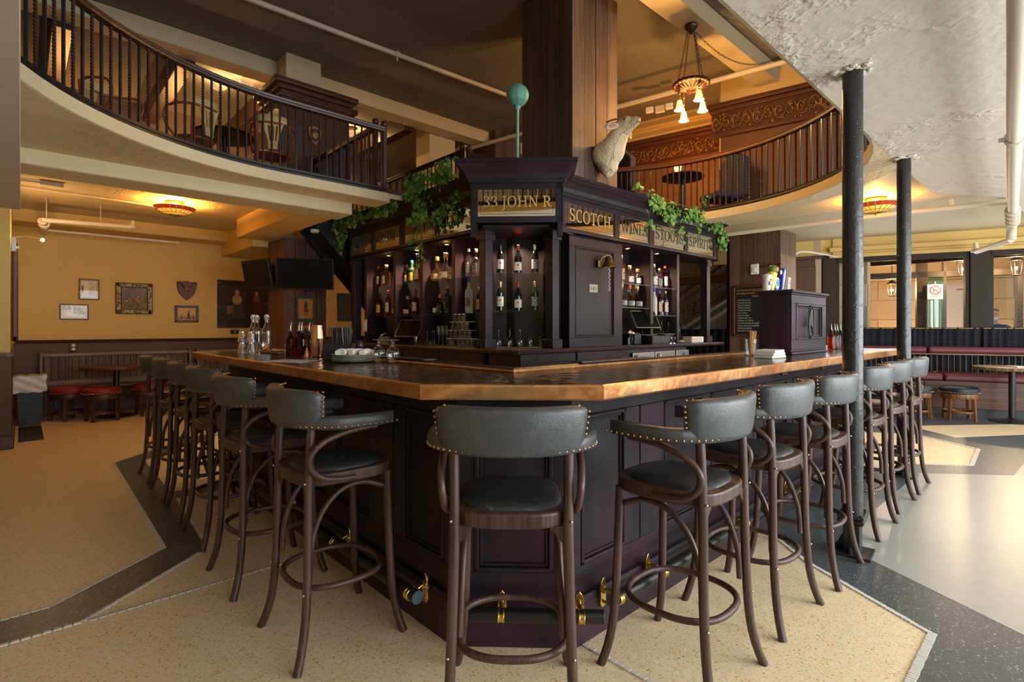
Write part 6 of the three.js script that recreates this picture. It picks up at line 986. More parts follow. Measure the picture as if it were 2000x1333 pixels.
solo('menu_card', rspan(-0.1, 0.1, 0, 0.012, -0.07, 0.07, 0.002), M.paper, 'white menu lying on the right pedestal table', 'menu', [9.9, 0.761, -0.55], 0.7);
// chalkboard column fittings
{
  let t = thing('chalkboard', 'framed black chalkboard menu on the brown plank column', 'chalkboard', [8.575, 1.57, -3.54], -PI / 2);
  const W3 = 0.62, H3 = 0.82, f = 0.035;
  mesh('frame', [rspan(-W3 / 2, W3 / 2, H3 / 2 - f, H3 / 2, 0, 0.03, 0.006), rspan(-W3 / 2, W3 / 2, -H3 / 2, -H3 / 2 + f, 0, 0.03, 0.006), rspan(-W3 / 2, -W3 / 2 + f, -H3 / 2, H3 / 2, 0, 0.03, 0.006), rspan(W3 / 2 - f, W3 / 2, -H3 / 2, H3 / 2, 0, 0.03, 0.006)], M.mahogany, t);
  const tx = canvasTex(512, 700, (c, w, h) => {
    c.fillStyle = '#14140f'; c.fillRect(0, 0, w, h); c.font = 'italic 34px serif'; c.fillStyle = '#c99a4a'; c.fillText('"Authentic British Com', 26, 62); c.fillText('and dog-friendly joy"', 26, 108); c.fillText('- Queen', 240, 152);
    c.font = 'italic 27px serif'; c.fillStyle = '#c9c6c4'; ['Fish Chowder', 'Pasties & chips', 'Mac & Cheese', 'British Beans', 'Welsh Rarebit', 'Ale Cheese', 'Fish & Chips', "Shepherd's Pie", "Bangers N' Mash", 'London Bridge Burger', 'Curry flavored Cauliflower', 'Bread pudding', 'Berries & Cream'].forEach((s, i) => c.fillText('* ' + s, 34, 205 + i * 37));
    c.strokeStyle = '#8d8a96'; c.lineWidth = 4; for (const [x, y, r] of [[400, 220, 34], [410, 340, 52]]) { c.beginPath(); c.arc(x, y, r, 0, 7); c.stroke(); } c.fillStyle = '#5d5560'; c.fillRect(375, 400, 80, 110); c.fillStyle = '#8d6a86'; c.fillRect(386, 318, 46, 40);
  });
  mesh('slate', new THREE.PlaneGeometry(W3 - 0.04, H3 - 0.04).translate(0, 0, 0.012), std({ map: tx, roughness: 0.8 }), t, { keep: true });
  t = thing('alarm_strobe', 'white alarm strobe above the chalkboard', 'alarm', [8.58, 2.23, -3.5], -PI / 2); mesh('housing', rbox(0.13, 0.17, 0.04, 0.02, 0, 0, 0.02), M.whitePlastic, t); mesh('lens', rbox(0.06, 0.07, 0.02, 0.01, 0, -0.01, 0.045), M.china, t); mesh('conduit', bar([0.06, 0.03, 0.012], [0.4, 0.05, 0.012], 0.01, 6), M.railWood, t);
  t = thing('wall_conduit', 'pale conduit bending over the mahogany door', 'conduit'); mesh('conduit', tube([[9.36, 1.2, -3.2], [9.36, 2.45, -3.2], [9.42, 2.54, -3.16], [10.0, 2.56, -2.98], [10.3, 2.52, -2.84]], 0.016, 30, 8), M.pipe, t);
}
// iron poles carrying the gallery edge
function pole(label, x, z, h) {
  const t = thing('iron_pole', label, 'pole', [x, 0, z], 0.1, 'black iron poles');
  mesh('shaft', lathe([[0, 0.2], [0.052, 0.2], [0.052, h - 0.005], [0, h - 0.005]], 28), M.ironBlack, t);
  mesh('lower_shaft', [rbox(0.085, 0.2, 0.085, 0.01, 0, 0.1, 0)], M.ironBlack, t);
  mesh('base_plate', [rbox(0.2, 0.016, 0.2, 0.004, 0, 0.008, 0), rbox(0.17, 0.018, 0.13, 0.004, 0, 0.2, 0), rbox(0.17, 0.018, 0.13, 0.004, 0, 0.225, 0), ext(poly([[0.04, 0], [0.09, 0], [0.04, 0.11]]), 0.012).translate(0, 0.016, -0.006), ext(poly([[0.04, 0], [0.09, 0], [0.04, 0.11]]), 0.012).translate(0, 0.016, -0.006).rotateY(PI / 2), ext(poly([[0.04, 0], [0.09, 0], [0.04, 0.11]]), 0.012).translate(0, 0.016, -0.006).rotateY(PI)], M.ironBlack, t);
  mesh('bolt', [[-0.07, 0.05], [0.07, 0.05], [-0.07, -0.05], [0.07, -0.05]].map(([a, b]) => cyl(0.01, 0.01, 0.06, a, 0.212, b, 6)), M.ironBlack, t);
  reseed(Math.round(x * 100)); const pl = []; for (let i = 0; i < 26; i++) { const a = rnd(0, 6.28), r = rnd(0.05, 0.1); pl.push(new THREE.IcosahedronGeometry(rnd(0.012, 0.03), 0).scale(1, 0.5, 1).translate(r * Math.cos(a), h - 0.006, r * Math.sin(a))); } mesh('plaster_collar', pl, M.stucco, t, { kind: 'stuff' });
}
pole('thick black iron pole beside the right bar stools, nearer one', 3.51, -0.88, 2.78); pole('black iron pole farther along the right side of the bar', 5.655, -1.03, 2.78);
// right ceiling pipes
{
  let t = thing('sprinkler_pipe', 'thick cream pipe with clamp running overhead at the right edge', 'pipe'); mesh('pipe', [tube([[0.8, 2.64, -0.02], [3.09, 2.64, -0.16], [5.2, 2.63, -0.3], [9.2, 2.62, -0.55]], 0.045, 16, 16)], M.pipe, t); mesh('clamp', [new THREE.TorusGeometry(0.05, 0.012, 8, 20).rotateY(PI / 2).translate(5.1, 2.632, -0.293), rbox(0.03, 0.03, 0.17, 0.005, 5.1, 2.632, -0.293)], M.pipe, t); mesh('elbow', [tube([[9.15, 2.62, -0.545], [9.4, 2.615, -0.57], [9.5, 2.55, -0.58], [9.5, 2.45, -0.58]], 0.052, 14, 14)], M.pipe, t); mesh('flange', [0, 1, 2, 3].map((k) => new THREE.TorusGeometry(0.055, 0.016, 8, 18).rotateY(PI / 2).translate(8.2 + k * 0.3, 2.625, -0.49 - k * 0.018)), M.pipe, t); mesh('branch', [tube([[9.5, 2.45, -0.58], [10.1, 2.45, -0.83], [10.58, 2.45, -1.03]], 0.038, 8, 12), cyl(0.06, 0.06, 0.05, 10.6, 2.47, -1.04, 16), cyl(0.03, 0.03, 0.1, 10.6, 2.53, -1.04, 12)], M.pipe, t);
  t = thing('sprinkler_pipe', 'cream pipe crossing behind the two iron poles', 'pipe'); mesh('pipe', tube([[7.75, 2.7, -4.2], [7.85, 2.7, -2.1], [8.0, 2.7, -0.5]], 0.03, 10, 12), M.pipe, t); mesh('hanger', [rbox(0.05, 0.1, 0.05, 0.01, 7.86, 2.74, -1.9), rbox(0.05, 0.1, 0.05, 0.01, 7.96, 2.75, -1.0)], M.pipe, t);
}
// stair hall seen through the right end of the back bar
{
  const t = thing('stone_stair', 'stone stair with ornate iron railing seen past the back bar', 'staircase');
  const z0 = -8.4, z1 = -3.7, yA = (z) => 1.35 + 0.6 * (z + 5.79), pale = std({ color: rgb(0.5, 0.43, 0.37), roughness: 0.7 });
  mesh('stringer', ext(poly([[z0, yA(z0) - 0.25], [z1, yA(z1) - 0.25], [z1, yA(z1)], [z0, yA(z0)]].map(([z, y]) => [-z, y])), 0.08).rotateY(PI / 2).translate(10.6, 0, 0), pale, t);
  mesh('mosaic_band', beamBetween([10.595, yA(z0) - 0.13, z0], [10.595, yA(z1) - 0.13, z1], 0.01, 0.1), std({ color: rgb(0.1, 0.14, 0.12), roughness: 0.5 }), t);
  mesh('handrail', [beamBetween([10.64, yA(z0) + 0.78, z0], [10.64, yA(z1) + 0.78, z1], 0.05, 0.05)], M.mahogany, t);
  for (const k of [0.12, 0.36, 0.6]) mesh('rail_bar', beamBetween([10.64, yA(z0) + k, z0], [10.64, yA(z1) + k, z1], 0.014, 0.014), M.railBar, t);
  for (let z = z0 + 0.1, i = 0; z < z1; z += 0.13, i++) mesh('baluster', bar([10.64, yA(z), z], [10.64, yA(z) + 0.78, z], 0.008, 6), M.railBar, t);
  const ros = []; for (let z = z0 + 0.42, i = 0; z < z1; z += 0.78, i++) for (const k of [0.18, 0.38, 0.58]) { ros.push(new THREE.TorusGeometry(0.05, 0.007, 5, 12).rotateY(PI / 2).translate(10.64, yA(z) + k, z)); for (let a = 0; a < 4; a++) ros.push(bar([10.64, yA(z) + k, z], [10.64, yA(z) + k + 0.07 * Math.sin(a * PI / 2 + 0.8), z + 0.07 * Math.cos(a * PI / 2 + 0.8)], 0.006, 5)); } mesh('scrollwork', ros, M.railBar, t, { kind: 'stuff' });
  mesh('rosette', [0, 1, 2, 3, 4, 5].map((i) => [0.36, 0.6].map((k) => ball(0.018, 10.62, yA(-8 + i * 0.78) + k, -8 + i * 0.78, 8, 6))), M.brass, t);
  structMesh('trim_18', [rspan(10.2, 10.4, 2.2, 2.36, -10.3, -4.0, 0.01), rspan(10.2, 10.4, 0, 2.9, -4.0, -3.75, 0.01)], M.railWood);
  structMesh('trim_19', [rspan(9.3, 9.5, 0, 2.9, -4.3, -3.9, 0.01)], M.blackPaint);
  solo('hall_curtain', (() => { const g = new THREE.PlaneGeometry(4, 1.25, 120, 4), p = g.attributes.position; for (let i = 0; i < p.count; i++) p.setZ(i, 0.03 * Math.sin(p.getX(i) * 40)); g.computeVertexNormals(); return g.rotateY(-PI / 2); })(), std({ color: rgb(0.008, 0.01, 0.016), roughness: 0.9 }), 'dark low curtain in front of the stone stair', 'curtain', [10.1, 0.64, -5.9]);
}
// ---------------------------------------------------------------- street side seen through the glass
{
  const st = inWall(struct('ground')); mesh('pavement', span(-8, 12, -0.15, -0.02, -14, -0.2), std({ color: rgb(0.36, 0.35, 0.33), roughness: 0.8 }), st);
  const blockA = std({ color: rgb(0.68, 0.5, 0.27), roughness: 0.8 }), blockB = std({ color: rgb(0.6, 0.43, 0.23), roughness: 0.8 });
  const fac = inWall(thing('street_facade', 'pale stone block wall across the entrance passage', 'building'));
  mesh('mortar', span(-7, 11, -0.02, 4, -6.3, -6.02), std({ color: rgb(0.42, 0.34, 0.24), roughness: 0.9 }), fac);
  reseed(41); for (let r = 0; r < 8; r++) for (let k = -1; k < 20; k++) { const x = -7 + k * 0.9 + (r % 2) * 0.45; mesh('stone_block', rspan(Math.max(-7, x) + 0.006, Math.min(11, x + 0.9) - 0.006, r * 0.5 + 0.006, r * 0.5 + 0.494, -6.05, -5.98, 0.008), rnd() < 0.5 ? blockA : blockB, fac); }
  const door = inWall(thing('service_door', 'plain pale grey door in the stone wall outside', 'door')); mesh('leaf', rspan(1.55, 2.2, 0, 2.35, -5.97, -5.93, 0.006), std({ color: rgb(0.6, 0.55, 0.5), roughness: 0.6 }), door); mesh('frame', [rspan(1.48, 1.55, 0, 2.42, -5.97, -5.9, 0.006), rspan(2.2, 2.27, 0, 2.42, -5.97, -5.9, 0.006), rspan(1.48, 2.27, 2.35, 2.42, -5.97, -5.9, 0.006)], blockB, door); mesh('door_sign', rspan(1.8, 2.1, 2.22, 2.26, -5.93, -5.925, 0.002), capM.red, door);
  const ent = inWall(thing('entrance_frame', 'dark bronze glazed entrance frame outside the window', 'entrance')); for (const [x, w] of [[-1.0, 0.04], [0.47, 0.09], [0.83, 0.025], [1.42, 0.05], [1.95, 0.04], [3.1, 0.05]]) mesh('mullion', rspan(x - w, x + w, 0, 3.0, -2.6, -2.45, 0.006), bronzeFrame, ent); mesh('transom', rspan(-4, 6, 2.3, 2.42, -2.6, -2.45, 0.006), bronzeFrame, ent);
  mesh('pane', span(0.56, 0.81, 0.05, 2.3, -2.54, -2.53), phys({ color: rgb(0.55, 0.8, 0.75), transmission: 1, roughness: 0, thickness: 0 }), ent); mesh('pane', span(2.0, 3.05, 0.05, 2.3, -2.54, -2.53), M.pane, ent);
  mesh('canopy_beam', [beamBetween([-4, 2.75, -4.8], [2.5, 2.55, -0.6], 0.1, 0.14), beamBetween([-4.5, 2.9, -1.2], [4, 2.85, -1.4], 0.1, 0.12)], bronzeFrame, ent); mesh('canopy_roof', span(-6, 8, 3.0, 3.1, -6, -0.15), std({ color: rgb(0.14, 0.1, 0.07), roughness: 0.8 }), ent);
  const lantern = (x, y, z, label) => { const t = inWall(thing('wall_lantern', label, 'lantern', [0, 0, 0], 0, 'lanterns outside')); mesh('cage', [lathe([[0.02, y + 0.2], [0.1, y + 0.13], [0.1, y + 0.12]], 4, x, 0, z), ...[0, 1, 2, 3].map((k) => { const a = k * PI / 2; return bar([x + 0.09 * Math.cos(a), y + 0.12, z + 0.09 * Math.sin(a)], [x + 0.06 * Math.cos(a), y - 0.14, z + 0.06 * Math.sin(a)], 0.007, 5); }), rbox(0.12, 0.02, 0.12, 0.003, x, y - 0.15, z), bar([x, y + 0.2, z], [x, 3, z], 0.008, 6)], M.blackPaint, t); mesh('bulb', ball(0.03, x, y - 0.02, z, 10, 8), std({ color: rgb(1, 0.8, 0.5), emissive: rgb(1, 0.55, 0.2), emissiveIntensity: 8 }), t); const p = new THREE.PointLight(rgb(1, 0.62, 0.3), 9); const q = V(x, y - 0.02, z).applyAxisAngle(V(0, 1, 0), WA).add(V(WX, 0, WZ0)); p.position.copy(q); p.castShadow = true; scene.add(p); };
  lantern(0.143, 2.15, -3.6, 'lit lantern outside, between the two iron poles'); lantern(1.0, 2.42, -2.0, 'lit lantern outside, above the pale door'); lantern(1.76, 2.4, -2.0, 'lit lantern outside at the right edge'); lantern(-0.35, 2.15, -3.6, 'lit lantern outside, left of the nearer iron pole');
  const sg = inWall(thing('traffic_sign', 'white no-turn sign with a red ring outside the window', 'sign')); const tx = canvasTex(128, 160, (c, w, h) => { c.fillStyle = '#eceae2'; c.fillRect(0, 0, w, h); c.strokeStyle = '#b3202a'; c.lineWidth = 12; c.beginPath(); c.arc(64, 62, 44, 0, 7); c.stroke(); c.strokeStyle = '#222'; c.lineWidth = 10; c.beginPath(); c.moveTo(52, 92); c.lineTo(52, 58); c.lineTo(86, 58); c.stroke(); c.strokeStyle = '#b3202a'; c.beginPath(); c.moveTo(34, 32); c.lineTo(94, 92); c.stroke(); c.fillStyle = '#b3202a'; c.fillRect(30, 122, 68, 6); c.fillRect(38, 136, 52, 6); }); mesh('face', new THREE.PlaneGeometry(0.24, 0.29).translate(0.64, 2.0, -2.28), std({ map: tx, roughness: 0.5 }), sg, { keep: true }); mesh('back', rspan(0.52, 0.76, 1.855, 2.145, -2.3, -2.285, 0.003), M.steel, sg); mesh('post', bar([0.64, 0, -2.33], [0.64, 2.2, -2.33], 0.02, 8), M.steel, sg);
  const gp = inWall(thing('street_planter', 'pale pier with a green planter beyond the glass on the left', 'planter')); mesh('pier', rspan(-3.2, -2.5, 0, 2.9, -5.2, -4.6, 0.01), blockA, gp); mesh('hedge', rspan(-2.5, -1.2, 0.3, 1.6, -5.6, -5.2, 0.1), std({ color: rgb(0.05, 0.16, 0.07), roughness: 0.9 }), gp);
}
// ---------------------------------------------------------------- bodies from smooth-joined capsules
function body(bones, res, pad = 0.04, k = 0.03) {   // bones: [[ax,ay,az,ra],[bx,by,bz,rb]]
  let lo = [1e9, 1e9, 1e9], hi = [-1e9, -1e9, -1e9];
  for (const b of bones) for (const p of b) for (let i = 0; i < 3; i++) { lo[i] = Math.min(lo[i], p[i] - p[3] - pad); hi[i] = Math.max(hi[i], p[i] + p[3] + pad); }
  const c = [0, 1, 2].map((i) => (lo[i] + hi[i]) / 2), half = Math.max(...[0, 1, 2].map((i) => (hi[i] - lo[i]) / 2));
  const mc = new MarchingCubes(res, new THREE.MeshBasicMaterial(), false, false, 200000); mc.isolation = 0;
  const f = mc.field, n = mc.size;
  for (let z = 0; z < n; z++) for (let y = 0; y < n; y++) for (let x = 0; x < n; x++) {
    const p = [c[0] + half * (x - n / 2) / (n / 2), c[1] + half * (y - n / 2) / (n / 2), c[2] + half * (z - n / 2) / (n / 2)]; let d = 1e9;
    for (const [a, b] of bones) { const ab = [b[0] - a[0], b[1] - a[1], b[2] - a[2]], ap = [p[0] - a[0], p[1] - a[1], p[2] - a[2]], L = ab[0] ** 2 + ab[1] ** 2 + ab[2] ** 2, t = L ? Math.min(1, Math.max(0, (ap[0] * ab[0] + ap[1] * ab[1] + ap[2] * ab[2]) / L)) : 0; const e = Math.hypot(ap[0] - ab[0] * t, ap[1] - ab[1] * t, ap[2] - ab[2] * t) - (a[3] + (b[3] - a[3]) * t); const h = Math.max(0, k - Math.abs(d - e)) / k; d = Math.min(d, e) - h * h * k / 4; }
    f[z * n * n + y * n + x] = -d;
  }
  mc.update();
  const g = new THREE.BufferGeometry(); const P = mc.positionArray.slice(0, mc.count * 3), N = mc.normalArray.slice(0, mc.count * 3);
  for (let i = 0; i < mc.count; i++) { for (let j = 0; j < 3; j++) P[3 * i + j] = c[j] + P[3 * i + j] * half; const l = Math.hypot(N[3 * i], N[3 * i + 1], N[3 * i + 2]) || 1; for (let j = 0; j < 3; j++) N[3 * i + j] /= l; }
  g.setAttribute('position', new THREE.BufferAttribute(P, 3)); g.setAttribute('normal', new THREE.BufferAttribute(N, 3));
  return g;
}
{ // goat head trophy on the column
  const t = thing('goat_trophy', 'mounted cream-coloured goat head and neck on the plank column', 'goat head', [5.25, 3.42, -3.97]);
  const fur = std({ map: dataTex(256, (u, v) => mix3([0.82, 0.58, 0.32], [0.95, 0.82, 0.58], 0.6 * fbm(u, v, 4, 4, 4, 151) + 0.4 * fbm(u, v, 60, 16, 3, 157)), 0.3), roughness: 0.9, bumpMap: T.fine, bumpScale: 0.012 });
  mesh('body', body([[[0, 0.0, 0.03, 0.165], [0, 0.03, 0.12, 0.15]], [[0, 0.03, 0.12, 0.145], [0, 0.15, 0.2, 0.112]], [[0, 0.15, 0.2, 0.108], [0, 0.26, 0.265, 0.09]], [[0, -0.06, 0.07, 0.14], [0, -0.16, 0.08, 0.1]], [[0, -0.16, 0.08, 0.09], [0, -0.235, 0.06, 0.05]], [[0, 0.275, 0.275, 0.085], [0, 0.29, 0.345, 0.076]], [[0, 0.29, 0.345, 0.07], [0, 0.3, 0.455, 0.042]], [[0, 0.225, 0.3, 0.06], [0, 0.262, 0.43, 0.036]], [[0, 0.285, 0.45, 0.036], [0, 0.285, 0.485, 0.03]], [[0.035, 0.33, 0.35, 0.022], [0.045, 0.32, 0.37, 0.018]], [[-0.035, 0.33, 0.35, 0.022], [-0.045, 0.32, 0.37, 0.018]]], 76, 0.03, 0.05), fur, t);
  const pink = std({ color: rgb(0.62, 0.3, 0.24), roughness: 0.6 });
  for (const s of [-1, 1]) {
    const ear = new THREE.SphereGeometry(0.105, 16, 10).scale(1, 0.4, 0.22); ear.rotateZ(s * -0.28).rotateY(s * 0.35).translate(s * 0.175, 0.245, 0.25); mesh('ear', ear, fur, t);
    mesh('ear_lining', new THREE.SphereGeometry(0.065, 14, 8).scale(1, 0.34, 0.2).rotateZ(s * -0.28).rotateY(s * 0.35).translate(s * 0.18, 0.243, 0.266), pink, t);
    mesh('horn', tube([[s * 0.03, 0.345, 0.27], [s * 0.036, 0.372, 0.22], [s * 0.045, 0.378, 0.15], [s * 0.055, 0.37, 0.08]], 0.009, 16, 7), std({ color: rgb(0.2, 0.11, 0.05), roughness: 0.5 }), t);
    mesh('eye', ball(0.016, s * 0.079, 0.322, 0.36, 12, 8), std({ color: rgb(0.12, 0.05, 0.01), roughness: 0.1 }), t); mesh('nostril', new THREE.SphereGeometry(0.008, 8, 6).scale(0.6, 1, 0.7).translate(s * 0.015, 0.302, 0.508), pink, t);
  }
  mesh('nose', new THREE.SphereGeometry(0.024, 12, 8).scale(1.1, 0.75, 0.6).translate(0, 0.302, 0.508), pink, t); mesh('mouth', tube([[-0.04, 0.27, 0.44], [-0.03, 0.266, 0.5], [0, 0.268, 0.52], [0.03, 0.266, 0.5], [0.04, 0.27, 0.44]], 0.0035, 14, 5), std({ color: rgb(0.2, 0.08, 0.05), roughness: 0.7 }), t);
  mesh('back_board', new THREE.CylinderGeometry(0.15, 0.15, 0.012, 24).rotateX(PI / 2).scale(0.9, 1.3, 1).translate(0, -0.04, -0.006), M.oak, t);
}
{ // person outside the window
  const t = inWall(thing('person', 'person in a blue shirt and pale face mask seated outside the right window', 'person'));
  const skin = std({ color: rgb(0.5, 0.3, 0.21), roughness: 0.6 }), x = 1.34, z = -1.7, y = 0.78;
  mesh('body', body([[[x, y, z, 0.15], [x, y + 0.3, z, 0.16]], [[x, y + 0.3, z, 0.16], [x, y + 0.48, z, 0.13]], [[x - 0.17, y + 0.5, z, 0.06], [x + 0.17, y + 0.5, z, 0.06]], [[x, y + 0.5, z, 0.055], [x, y + 0.62, z + 0.01, 0.052]], [[x, y + 0.7, z + 0.01, 0.082], [x, y + 0.78, z, 0.088]], [[x, y + 0.66, z + 0.05, 0.05], [x, y + 0.7, z + 0.07, 0.045]], [[x + 0.19, y + 0.48, z, 0.055], [x + 0.25, y + 0.2, z + 0.02, 0.045]], [[x + 0.25, y + 0.2, z + 0.02, 0.042], [x + 0.16, y + 0.34, z + 0.22, 0.034]], [[x - 0.19, y + 0.48, z, 0.055], [x - 0.25, y + 0.2, z + 0.02, 0.045]], [[x - 0.25, y + 0.2, z + 0.02, 0.042], [x - 0.1, y + 0.3, z + 0.24, 0.034]], [[x + 0.09, y, z, 0.09], [x + 0.1, y, z + 0.42, 0.07]], [[x - 0.09, y, z, 0.09], [x - 0.1, y, z + 0.42, 0.07]], [[x + 0.1, y, z + 0.42, 0.065], [x + 0.1, 0.03, z + 0.44, 0.045]], [[x - 0.1, y, z + 0.42, 0.065], [x - 0.1, 0.03, z + 0.44, 0.045]]], 72, 0.04, 0.05), skin, t);
  const blue = std({ color: rgb(0.02, 0.05, 0.2), roughness: 0.8 });
  mesh('shirt', body([[[x, y + 0.02, z, 0.165], [x, y + 0.3, z, 0.175]], [[x, y + 0.3, z, 0.175], [x, y + 0.47, z, 0.14]], [[x - 0.17, y + 0.5, z, 0.07], [x + 0.17, y + 0.5, z, 0.07]], [[x + 0.19, y + 0.48, z, 0.068], [x + 0.24, y + 0.26, z + 0.02, 0.062]], [[x - 0.19, y + 0.48, z, 0.068], [x - 0.24, y + 0.26, z + 0.02, 0.062]]], 48, 0.04, 0.05), blue, t);
  mesh('hair', [new THREE.SphereGeometry(0.1, 20, 12, 0, 7, 0, 1.45).scale(0.95, 0.9, 1).rotateX(-0.35).translate(x, y + 0.79, z - 0.005)], std({ color: rgb(0.012, 0.009, 0.007), roughness: 0.8 }), t);
  mesh('face_mask', new THREE.SphereGeometry(0.06, 16, 10).scale(1.05, 0.75, 0.9).translate(x, y + 0.68, z + 0.07), std({ color: rgb(0.6, 0.62, 0.64), roughness: 0.9 }), t);
  for (const s of [-1, 1]) { mesh('eye', ball(0.009, x + s * 0.032, y + 0.765, z + 0.084, 8, 6), M.ink, t); mesh('ear', new THREE.SphereGeometry(0.024, 10, 8).scale(0.4, 1, 0.7).translate(x + s * 0.09, y + 0.745, z), skin, t); }
  mesh('trousers', body([[[x + 0.09, y - 0.005, z, 0.1], [x + 0.1, y - 0.005, z + 0.42, 0.08]], [[x - 0.09, y - 0.005, z, 0.1], [x - 0.1, y - 0.005, z + 0.42, 0.08]], [[x + 0.1, y, z + 0.42, 0.075], [x + 0.1, 0.1, z + 0.44, 0.06]], [[x - 0.1, y, z + 0.42, 0.075], [x - 0.1, 0.1, z + 0.44, 0.06]]], 44, 0.03, 0.04), std({ color: rgb(0.02, 0.022, 0.03), roughness: 0.9 }), t);
  const c = inWall(thing('street_chair', 'dark outdoor chair under the seated person', 'chair')); mesh('seat', rbox(0.44, 0.03, 0.44, 0.01, x, y - 0.115, z + 0.05), M.blackPaint, c); mesh('backrest', rbox(0.44, 0.4, 0.03, 0.01, x, y + 0.16, z - 0.21), M.blackPaint, c); for (const a of [-0.2, 0.2]) for (const b of [-0.18, 0.22]) mesh('leg', bar([x + a, 0, z + b], [x + a, y - 0.11, z + b], 0.012, 6), M.blackPaint, c);
}
// ---------------------------------------------------------------- ivy on the back bar
const leafGeo = (() => {
  const o = [[0, 0], [0.18, -0.12], [0.5, 0.02], [0.36, 0.26], [0.44, 0.52], [0.2, 0.52], [0, 0.95], [-0.2, 0.52], [-0.44, 0.52], [-0.36, 0.26], [-0.5, 0.02], [-0.18, -0.12]], p = [], c = [0, 0.32, 0.06];
  for (let i = 0; i < o.length; i++) { const a = o[i], b = o[(i + 1) % o.length], h = (q) => [q[0], q[1], -0.12 * Math.abs(q[0]) - 0.14 * q[1] * q[1]]; p.push(...c, ...h(a), ...h(b)); }
  const g = new THREE.BufferGeometry(); g.setAttribute('position', new THREE.Float32BufferAttribute(p, 3)); g.computeVertexNormals(); const f = flat(g); metricUV(f); f.userData.uvDone = true; return f;
})();
const leafM = [[0.12, 0.33, 0.04], [0.075, 0.23, 0.03], [0.2, 0.38, 0.05], [0.32, 0.42, 0.06]].map((c) => phys({ color: rgb(...c), roughness: 0.55, transmission: 0.3, thickness: 0, side: THREE.DoubleSide }));
function ivy(label, vines, spots, seed, yellow) {
  const t = thing('ivy', label, 'ivy'); reseed(seed);
  vines.forEach((v) => mesh('vine', tube(v, 0.004, 24, 5), std({ color: rgb(0.09, 0.07, 0.03), roughness: 0.8 }), t));
  const rest = [[], [], [], []]; let n = 0;
  for (const [x, y, z, out] of spots) {
    const s = rnd(0.045, 0.075), m = rnd() < yellow ? (rnd() < 0.5 ? 2 : 3) : rnd() < 0.5 ? 0 : 1;
    const e = new THREE.Euler(rnd(-0.9, 0.5), out + rnd(-0.9, 0.9), rnd(-1, 1) + PI * (rnd() < 0.7 ? 1 : 0), 'YXZ');
    if (n++ < 290) { const l = mesh('leaf', leafGeo, leafM[m], t); l.position.set(x, y, z); l.rotation.copy(e); l.scale.setScalar(s); }
    else rest[m].push(leafGeo.clone().applyMatrix4(new THREE.Matrix4().compose(V(x, y, z), new THREE.Quaternion().setFromEuler(e), V(s, s, s))));
  }
  rest.forEach((g, i) => g.length && mesh('leaves', g, leafM[i], t, { kind: 'stuff' }));
}
{
  reseed(201); const sp = [], g = () => (rnd() + rnd() + rnd() - 1.5) / 1.5;
  const put = (n, zc, zr, yc, yr, xc = 3.38, xr = 0.08) => { for (let i = 0; i < n; i++) sp.push([xc + xr * g(), yc + yr * g(), zc + zr * g(), -PI / 2]); };
  put(90, -7.35, 0.14, 2.6, 0.26, 3.42, 0.1); put(90, -7.2, 0.2, 2.8, 0.16, 3.34); put(190, -6.75, 0.42, 2.8, 0.13, 3.33, 0.06); put(210, -6.0, 0.5, 2.8, 0.13, 3.33, 0.06); put(60, -6.1, 0.6, 2.92, 0.06, 3.4); put(230, -5.25, 0.34, 2.93, 0.22, 3.36, 0.1); put(170, -4.75, 0.25, 2.98, 0.2, 3.38, 0.1); put(90, -5.15, 0.18, 2.62, 0.2, 3.36, 0.06); put(45, -4.75, 0.16, 2.6, 0.16, 3.38, 0.05);
  const strands = [[-5.22, 2.7, 1.98], [-5.12, 2.7, 2.08], [-5.32, 2.65, 2.3], [-4.55, 2.75, 2.4], [-4.42, 2.75, 2.45], [-4.9, 2.7, 2.3]], vines = [];
  for (const [z, y0, y1] of strands) { const v = []; for (let k = 0; k <= 5; k++) v.push([3.36 + 0.02 * Math.sin(k * 2), y0 + (y1 - y0) * k / 5, z + 0.03 * Math.sin(k * 1.7 + z * 9)]); vines.push(v); for (let k = 0; k < 18; k++) { const q = rnd(); sp.push([3.36 + rnd(-0.03, 0.03), y0 + (y1 - y0) * q, z + 0.03 * Math.sin(q * 8.5 + z * 9) + rnd(-0.04, 0.04), -PI / 2]); } }
  vines.push([[3.42, 2.9, -4.5], [3.4, 2.93, -5.3], [3.4, 2.92, -6.4], [3.4, 2.9, -7.2], [3.42, 2.6, -7.36], [3.42, 2.42, -7.36]]);
  sp.sort((a, b) => a[0] - b[0]);
  ivy('long green ivy trailing over the left wing of the back bar', vines, sp, 7, 0.3);
}
